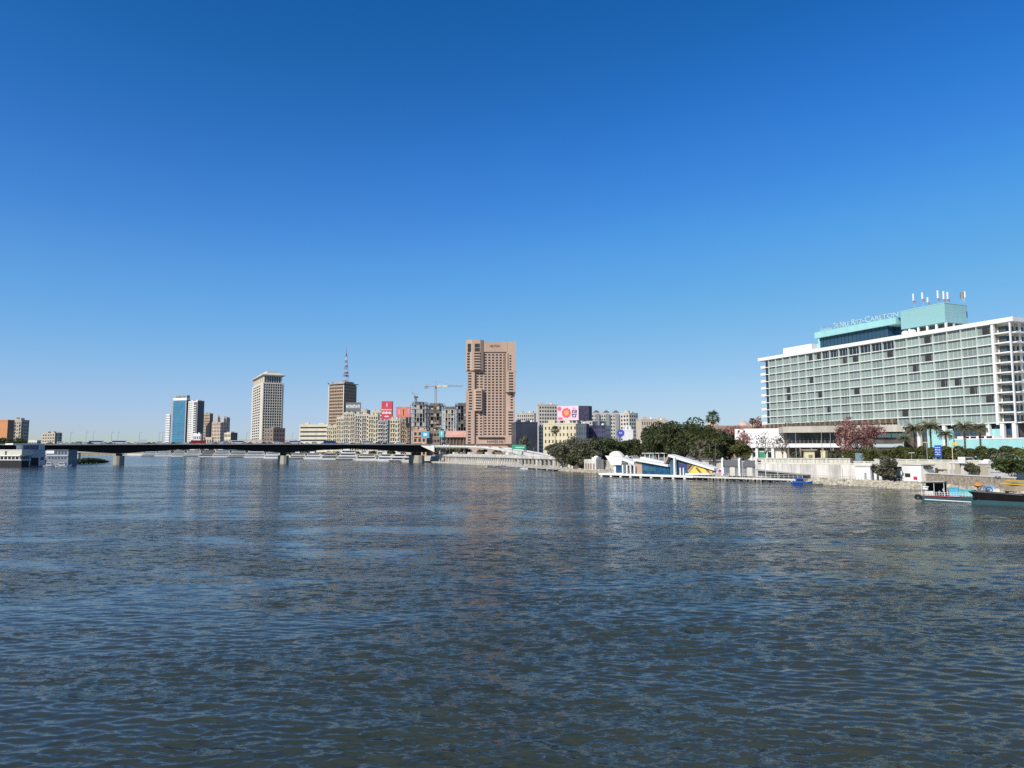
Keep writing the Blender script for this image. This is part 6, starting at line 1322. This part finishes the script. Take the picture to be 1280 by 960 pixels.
# its broad side faces down river, away from the sun
HBM = mat('houseboat_white_shade', (.42, .44, .47), .6, .08, .3)  # white paint toned blue grey, its shade mixed into the colour
hs = Fr(hf3.o[0], hf3.o[1], math.radians(-48), 0); E.rotation_euler = (0, 0, math.radians(48)); HLn = hs.x(57.5); hz2 = lambda py, px=42: hs.p(px, py)[1]
xx_ = lambda px: hs.x(px)
mb = MB(); mb.box(0, HLn, 0, 16, -1, hz2(583), BLACK); part('hull', mb, E)
mb = MB(); mb.box(0, HLn, 0, 15, hz2(583), hz2(569), HBM); mb.box(0, HLn, .5, 15, hz2(569), hz2(563), HBM); mb.box(HLn * .05, HLn * .8, 1, 14, hz2(563), hz2(556), HBM); part('cabin_wall', mb, E)
mb = MB(); mb.box(-5, HLn * .92, -1, 16, hz2(556), hz2(554.2), WHITE); mb.box(-1, HLn + .6, -.5, 15.5, hz2(563.2), hz2(562.2), HBM); mb.box(-1, HLn + .6, -.4, 15.5, hz2(569.2), hz2(568.4), HBM); part('roof_deck', mb, E)
windows(E, [(HLn * .1, HLn * .72, hz2(562), hz2(557))], WINB, pos=1, name='lounge_window')
windows(E, [(xx_(38.5), xx_(49.5), hz2(582.5), hz2(572))], BLACK, pos=0, name='doorway')
windows(E, [(xx_(27.5 + 2.6 * k), xx_(29.4 + 2.6 * k), hz2(574), hz2(570.5)) for k in range(4)] + [(xx_(30), xx_(36), hz2(581), hz2(577.5)), (xx_(52), xx_(56), hz2(575.5), hz2(571))], WIN, pos=0)
for px in (38, 50): q = MB(); q.box(xx_(px) - .4, xx_(px) + .4, -.6, -.01, hz2(583), hz2(570.5), HBM); part('door_pier', q, E)
for k in range(4): q = MB(); x = xx_(49 + 2 * k); q.box(x, x + .5, .2, .6, hz2(562), hz2(556.2), WHITE); part('post', q, E)
gf2, GLn = frame_px(59, 512, 86, 509, 0); E = fthing('floating_restaurant', 'grey two storey floating restaurant moored under the bridge end', 'houseboat', gf2); gz2 = lambda py: gf2.p(74, py)[1]
GHB = mat('grey_blue_panel', (.20, .22, .25), .6, .1, .3); mb = MB(); mb.box(0, GLn, 0, 8, -.5, gz2(563), GHB); part('cabin_wall', mb, E)
windows(E, grid(1, GLn - 1, gz2(575.5), gz2(563.2), 6, 2, .55, .6), WINB, pos=0)
mb = MB(); mb.box(0, GLn, -.5, -.01, gz2(570.2), gz2(569.4), OFFW); mb.box(-.6, GLn + .4, -.6, 8.5, gz2(563), gz2(562.2), GHB); mb.box(0, 6, -.4, -.02, gz2(567), gz2(563.2), WHITE); part('deck', mb, E)
for px, L_, a, cb, lab in ((63.5, 7, .2, HW, 'white motor boat with a cabin beside the black doorway houseboat'), (71.5, 6, -.1, None, 'dark open boat between two white motor boats below the bridge end'), (80, 8, .15, HW, 'white motor boat with red trim left of the reed island')):
    skiff('motor_boat', lab, px, 583.6, L_ * 1.15, 4.4, HW if cb else HG, GREY, a, cb)
mb = MB(); q = on_z(98, 574.5, 0); mb.lathe([(2.2, -1), (2.2, 8)], 0, 0, GREY, 10); mb.lathe([(3, 8), (3, 8.6)], 0, 0, GREY, 10); solo('concrete_pylon', mb, 'pale round concrete pillar seen under the left bridge span', 'pillar', (q[0], q[1], 0))
# reed island
rr2 = np.random.default_rng(2); g0, g1 = on_z(86, 580.6, 0), on_z(131, 578.2, 0); n_ = 4200; t = rr2.random(n_); hgt = .4 + 4.0 * np.sin(np.pi * np.clip(t * .95 + .02, 0, 1)) ** .8
c = np.stack([g0[0] + (g1[0] - g0[0]) * t, g0[1] + (g1[1] - g0[1]) * t + rr2.normal(size=n_) * 4, hgt * rr2.random(n_) ** .6], 1)
o = link('reed_bed', quads_mesh('reed_bed', c, .7, leaf_mat('reed_leaves', (.07, .10, .035)), rr2), kind='stuff'); tag(o, 'low green reed island in the water left of the first bridge pier', 'reeds')
# far moored boats seen below the bridge
far = [(186, 570.2, 34), (203, 570.3, 36), (222, 570.6, 30), (240, 570.8, 36), (258, 571.2, 30), (276, 571.5, 34), (296, 571.9, 32), (318, 572.3, 34), (340, 573.0, 26), (372, 573.5, 24), (391, 573.9, 24), (412, 574.4, 22), (434, 575.0, 26), (458, 575.8, 24), (482, 576.6, 18), (499, 577.3, 18), (512, 577.8, 14)]
bc = [WHITE, WHITE, OFFW, WHITE, GREY, WHITE, OFFW]
where = ['below the blue glass tower', 'right of the first, below the white slab tower', 'under the bridge below the brown office block', 'under the bridge below the domed block', 'greyish and lower, before the cream low block', 'right of the greyish one under the middle span', 'under the bridge left of the second pier, off white', 'just left of the second bridge pier', 'touching the second bridge pier from behind', 'right of the second bridge pier', 'below the ribbon window block', 'grey, below the domed corner house', 'with three decks, below the dark rooftop sign', 'below the yellow cream apartment house', 'below the red billboard', 'short one below the pink billboard', 'smallest, beside the last bridge pier']
for i, (px, py, L_) in enumerate(far):
    w = on_z(px, py + .1, 0); m = bc[i % 7]; a = -.35 if px > 330 else -.55; E = thing('river_boat', f'white moored river boat {where[i]}' if m is WHITE else f'moored river boat {where[i]}', 'boat', (w[0] - L_ / 2, w[1] + 2, 0), -a * .6, 'boats moored along the far bank')
    q = MB(); q.slab([(-2, 1.7), (1, -.6), (L_ - 2, -.6), (L_, 1.6)], 0, 8, WHITE if i % 3 else DGREY); part('hull', q, E); nd = 3 if i in (2, 7, 12) else 2
    dh = 3.9 if px < 345 else 3.3 if px < 440 else 2.9; nd = 3 if px < 345 else nd
    for d in range(nd):
        z = 1.71 + dh * d; ins = 1.2 * d; q = MB(); q.box(1 + ins * 2, L_ - 2 - ins, .4 + ins * .3, 7.5, z, z + dh - .5, m); q.box(ins, L_ - 1 - ins, 0, 8, z + dh - .497, z + dh - .15, WHITE); o = part('deck_house', q, E)
        q = MB()
        for k in range(int(L_ / 3)): xx2 = 2 + ins * 2 + k * 2.6; 
        q.box(2 + ins * 2, L_ - 3.5 - ins, .33 + ins * .3, .397 + ins * .3, z + .9, z + 1.9, WIN); part('window_band', q, o)
    q = MB(); q.box(L_ * .3, L_ * .55, 2, 5, 1.71 + dh * nd, 3.4 + dh * nd, m); part('wheelhouse', q, E)
# ------------------------------------------------------------------ trees, palms and hedges
zg = 5.8
tree('large dark ficus tree with a high rounded crown behind the pavilion', 855, 345, zg, 523, 64, FICUS, 9500, .02, .62, 1, lumps=34, low=-.95)
tree('dark ficus tree left of the highest ficus crown', 822, 360, zg, 527, 48, FICUS, 6500, .02, .62, 2, lumps=26, low=-.95)
tree('dark green tree between the highest ficus and the fan palms', 880, 335, zg, 531, 40, FICUS, 5200, .02, .6, 3, lumps=24, low=-.95)
tree('round dark tree beside the round blue advertisement', 788, 380, zg, 548, 42, FICUS, 4600, .02, .62, 4, lumps=22, low=-.95)
tree('dark green tree just left of the pavilion prow', 755, 372, 3.0, 546, 44, FICUS, 5200, .02, .62, 5, lumps=22, low=-.95)
tree('olive green tree left of the tree by the pavilion prow', 735, 362, 2.6, 548, 40, OLIVE, 4200, .03, .66, 6, lumps=22, low=-.95)
tree('dusty grey green tree in front of the cream block', 709, 384, 3.2, 545, 42, DUSTY, 4200, .05, .68, 7, lumps=22, low=-.9)
tree('low dark bush like tree under the dusty grey green tree', 722, 364, 2.0, 560, 28, GREENL, 2600, .04, .6, 8, low=-.95)
tree('small olive tree beside the white quay gallery', 692, 440, 5.0, 554, 24, OLIVE, 1900, .05, .66, 9, low=-.9)
tree('feathery tree in front of the dark arched roof office block', 655.5, 520, 6, 544.5, 13, DUSTY, 1000, .35, .7, 10)
tree('dark tree behind the gatehouse end of the jetty', 912, 300, zg, 541, 38, FICUS, 4200, .03, .55, 11, low=-.95)
tree('yellow green tree beside the white walled block', 927, 284, zg, 554, 28, HEDGE, 2400, .1, .5, 12, low=-.8)
tree('dusty bush with pale leaves left of the fan palms', 874, 305, 4.5, 549, 26, DUSTY, 1900, .1, .55, 13)
tree('grey green tree right of the tall fan palm', 903, 312, zg, 538, 26, OLIVE, 1700, .15, .55, 14)
tree('small dark tree under the leaning fan palm', 893, 292, 4.5, 557, 26, GREENL, 1700, .1, .5, 15)
tree('bare pink flowering tree before the white walled block', 929, 292, zg, 536, 22, PINKB, 520, .3, .42, 16, lumps=14, shell=.9)
tree('thin nearly leafless tree before the white walled block', 957, 290, zg, 540, 30, TWIG, 300, .3, .34, 17, lumps=12, shell=.9)
tree('sparse small tree before the podium corner', 978, 278, zg, 545, 24, TWIG, 360, .35, .34, 18, lumps=12, shell=.9)
tree('big pink flowering tree before the hotel podium', 1072, 255, zg, 517, 62, PINKB, 3400, .16, .40, 19, lumps=34, lr=(.14, .3), shell=.7, leaf2=DUSTY, low=-.8)
tree('dusty green tree right of the big pink flowering tree', 1093, 246, zg, 556, 46, DUSTY, 3000, .06, .42, 20, low=-.9)
tree('leafy bush growing over the quay between the two white kiosks', 1105, 207, 1.2, 569.5, 30, DUSTY, 3200, .05, .38, 21, low=-.9)
tree('tall bush over the broken wall at the right edge', 1262, 170, 2.4, 571, 40, GREENL, 2600, .25, .36, 22)
tree('dusty shrub right of the minibus above the terrace wall', 1252, 185, 4, 566, 26, DUSTY, 1500, .2, .36, 23)
tree('tall dark tree behind the hoarding', 838, 420, zg, 529, 22, FICUS, 1500, .2, .66, 24)
tree('purple flowered tree peeping over the white block', 916, 400, zg, 527, 26, PINKB, 900, .3, .6, 25, shell=.8)
tree('reddish tree top behind the hotel end', 949, 405, zg, 521, 16, PINKB, 560, .3, .55, 26, shell=.8)
tree('dark tree on the west bank behind the cream floating restaurant', 4, 560, 3, 547, 30, FICUS, 1800, .1, .9, 27)
tree('dark tree on the west bank behind the houseboat roof', 22, 555, 3, 549, 26, GREENL, 1600, .1, .9, 28)
for i, (px, Y, yt, w) in enumerate(((446, 905, 564, 9), (466, 830, 563.5, 10), (489, 775, 562.5, 12), (405, 1010, 565, 8), (421, 960, 565, 8), (548, 700, 559.5, 15), (565, 670, 560, 16), (582, 640, 560, 16), (604, 600, 561, 15), (622, 565, 563, 13))):
    tree(f'small riverside tree below the bridge deck, {ORD[i]} from the left' if px < 520 and False else ['riverside tree under the bridge below the dark rooftop sign', 'riverside tree under the bridge below the yellow cream house', 'riverside tree under the bridge below the pink billboard', 'riverside tree under the bridge below the ribbon window block', 'riverside tree under the bridge below the domed corner house', 'tree in shade under the flyover by the stair block', 'tree in shade under the flyover below the pink awning', 'tree in shade under the flyover at the left foot of the pink tower', 'tree in shade under the flyover below the pink tower', 'tree in shade where the flyover starts to drop'][i], px, Y, 4.5, yt, w, OLIVE if i % 2 else GREENL, 900, .15, .8, 40 + i, group='trees under the bridge and flyover')
BK = ['below the blue glass tower', 'between blue glass tower and white slab tower', 'below the brown office block', 'below the domed block', 'below the cream low block', 'below the long flat hall', 'left of the second pier', 'below the ministry tower', 'right of the second pier', 'left of the ribbon window block', 'below the left end of the ribbon window block']
for i, px in enumerate((190, 212, 236, 258, 280, 300, 318, 334, 352, 368, 384)):
    Yt = lerp(SHY, px) - 25
    tree('distant bank tree seen under the bridge ' + BK[i], px, Yt + 60, 4.6, 559.5 + (i % 3) * .8, 22, OLIVE if i % 3 else GREENL, 800, .05, 2.2, 60 + i, group='distant trees on the far bank', low=-.9)
palm('tall fan palm with a bushy top rising above the tree line', 892, 300, zg, 517, 18, 'fan', 1)
palm('leaning fan palm in front of the dark ficus trees', 876, 290, 4.5, 536, 19, 'fan', 2, lean=-2.2)
palm('shorter fan palm with yellowish fronds below the tall fan palm', 887, 290, 4.5, 538, 20, 'fan', 3)
palm('low fan palm close to the gate building', 893.5, 286, 4.5, 543, 13, 'fan', 4, lean=.6)
palm('fan palm silhouette behind the white walled block', 941.5, 395, zg, 524, 9, 'fan', 5)
palm('date palm near the right end of the podium', 1144, 240, zg, 529, 26, 'date', 6)
palm('date palm standing highest before the hotel columns', 1164, 236, zg, 526, 26, 'date', 7)
palm('date palm with a thin trunk left of the turquoise annex', 1183, 236, zg, 537, 20, 'date', 8)
palm('date palm before the left end of the turquoise annex', 1206.5, 228, zg, 527, 24, 'date', 9)
palm('date palm before the middle of the turquoise annex', 1226, 229, zg, 529, 21, 'date', 10)
palm('small drooping palm beside the concrete band corner', 1131, 238, zg, 543, 18, 'date', 11)
palm('brown palm in front of the cream block', 694, 470, 6, 534, 11, 'fan', 12)
hedge('trimmed yellow green hedge left of the blue road sign', 1052, 248, 1112, 236, zg, 4.6, 4, HEDGE, 3600, 1, .34)
hedge('hedge behind the blue road sign', 1118, 236, 1188, 220, zg, 5.6, 5, HEDGE, 5200, 2, .34)
hedge('clipped hedge in front of the turquoise annex', 1184, 222, 1290, 198, zg, 5.4, 5, HEDGE, 6500, 3, .34)
hedge('low scrub on the ground behind the yellow parapet', 985, 266, 1052, 254, zg, 1.6, 3, OLIVE, 1100, 4, .34)
hedge('planting on the slope beside the minibus', 1200, 206, 1262, 190, 5.4, 1.6, 3, OLIVE, 1000, 5, .3)
# ------------------------------------------------------------------ road furniture and road vehicles at right
w = at_Y(1074, 576, 246); vehicle('bus', 'blue grey bus on the riverside road left of the leafy bush', 'bus', (w[0], w[1], 6.1), 1.15, mat('bus_blue_grey', (.16, .24, .29), .45, .15, .6), 'bus')
w = at_Y(1208, 576, 196); vehicle('minibus', 'white minibus on the riverside road below the annex hedge', 'minibus', (w[0], w[1], 6.2), .55, mat('minibus_white', (.72, .70, .66), .4, .05), 'van')
w = at_Y(1180, 574, 206); vehicle('car', 'black car on the riverside road below the blue road sign', 'car', (w[0], w[1], 6.2), .55, mat('sedan_black', (.03, .03, .033), .3, 0), 'car')
w = at_Y(1124, 574, 222); vehicle('car', 'grey car on the riverside road behind the white quay kiosk', 'car', (w[0], w[1], 6.2), .55, mat('sedan_grey', (.2, .2, .2), .35, 0), 'car')
w = at_Y(1236, 574, 190); vehicle('car', 'white car on the riverside road behind the broken wall', 'car', (w[0], w[1], 6.2), .55, mat('sedan_white', (.7, .7, .7), .35, 0), 'car')
sf2, SL2 = frame_px(1168, 211, 1176.5, 208, 6); E = fthing('road_sign', 'blue direction sign with white script before the hotel hedge', 'road sign', sf2); SB = mat('sign_blue', (.02, .10, .50), .5, .05)
z0, z1 = sf2.p(1172, 571)[1], sf2.p(1172, 556.5)[1]; mb = MB(); mb.box(0, SL2, 0, .12, z0, z1, SB); part('panel', mb, E); mb = MB(); rr = random.Random(8)
for k in range(4):
    zz = z0 + (z1 - z0) * (.16 + .2 * k)
    for j in range(3): u = .12 + .27 * j; mb.box(SL2 * u, SL2 * (u + .19), -.05, -.003, zz, zz + (z1 - z0) * rr.uniform(.05, .1), WHITE)
part('white_lettering', mb, E); mb = MB(); mb.tube((SL2 * .8, .25, 0), (SL2 * .8, .25, z1 - .3), .09, STEEL); part('post', mb, E)
sf3, SL3 = frame_px(1189.3, 208, 1197.5, 206, 6); E = fthing('road_sign', 'small yellow road sign on a tall cream pole', 'road sign', sf3); z1 = sf3.p(1193, 553)[1]
mb = MB(); mb.box(0, SL3, 0, .1, z1 - .75, z1, mat('sign_yellow', (.70, .55, .12), .6, .05)); part('panel', mb, E); mb = MB(); mb.tube((.1, .15, -.3), (.1, .15, z1), .1, mat('pole_cream', (.65, .58, .35), .6, .05)); part('post', mb, E)
for i, (px, Y, yt, lab) in enumerate(((1158.5, 212, 553, 'grey lamp post left of the blue road sign'), (1139, 220, 566, 'short lamp post behind the white quay kiosk'), (995, 262, 540, 'left flag pole before the glass podium'), (1027.5, 258, 537, 'middle flag pole before the glass podium'), (1038.5, 256, 537, 'right flag pole before the glass podium'), (1052, 215, 585, 'thin mooring pole on the quay before the river wall'))):
    w = at_Y(px, 560, Y); zb0 = 1.2 if yt > 580 else 6; E = thing('flag_pole' if 'flag' in lab else 'lamp_post', lab, 'pole', (w[0], w[1], zb0)); h = zat(yt, Y, px) - zb0
    q = MB(); q.tube((0, 0, -.2), (0, 0, h), .11, STEEL, .06); part('pole', q, E)
    if 'lamp' in lab: q = MB(); q.box(-.9, .9, -.15, .15, h - .1, h + .1, OFFW); part('lamp_head', q, E)
for i, (px, Y, yt, lab) in enumerate(((652.5, 430, 557, 'thin lamp post beside the green direction sign'), (667, 425, 560, 'thin lamp post over the curving flyover parapet'), (680, 410, 562, 'thin lamp post near the foot of the flyover'), (562, 640, 547, 'thin lamp post before the pink awning hall'), (580, 625, 545, 'thin lamp post at the left edge of the pink tower'), (739, 380, 556, 'white lamp post among the trees left of the pavilion'))):
    w = at_Y(px, 560, Y); E = thing('lamp_post', lab, 'pole', (w[0], w[1], 2)); h = zat(yt, Y, px) - 2; q = MB(); q.tube((0, 0, 0), (0, 0, h), .13, STEEL, .08); part('pole', q, E); q = MB(); q.box(-.8, .8, -.12, .12, h - .05, h + .12, DGREY); part('lamp_head', q, E)
# white kiosks on the tree bank left of the pavilion
for p0, p1, Y, yt, yb, lab in ((700.5, 716, 385, 569, 580, 'white quay building with a square tower beside the tree bank'), (730, 745, 352, 571, 582, 'white pavilion wall between the two tree groups')):
    kf, KL = frame_px(p0, Y, p1, Y - 6, 1.2); E = fthing('quay_building', lab, 'building', kf); h = kf.p((p0 + p1) / 2, yt + 3)[1]; mb = MB(); mb.box(0, KL, 0, 5, 0, h, QC); part('wall', mb, E)
    mb = MB(); mb.box(KL * .6, KL * .98, .3, 3.5, h, h + .9, OFFW); mb.lathe([(1.2, h + .9), (.9, h + 1.4), (.1, h + 1.7)], KL * .79, 1.9, WHITE, 10); part('tower', mb, E)
    windows(E, [(KL * q, KL * (q + .12), .3, h * .6) for q in (.1, .3, .5, .75)], BROWN, name='opening')

tree('small dusty shrub between the flag poles and the gatehouse', 1042, 250, zg, 561, 14, DUSTY, 900, .05, .36, 80, low=-.9)
tree('low olive shrub left of the gatehouse', 996, 268, zg, 565, 12, OLIVE, 800, .05, .36, 81, low=-.9)
tree('yellow green shrub at the right end of the trimmed hedge', 1119, 232, zg, 559, 18, HEDGE, 1200, .05, .36, 82, low=-.9)
tree('sprawling dusty bush on the rubble wall behind the teal work boat', 1158, 203, 4.6, 581, 15, DUSTY, 900, .02, .32, 83, low=-.9)
tree('grey green bush between the white panels of the terrace wall', 1213, 190, 4.2, 579, 16, OLIVE, 1000, .02, .32, 84, low=-.9)
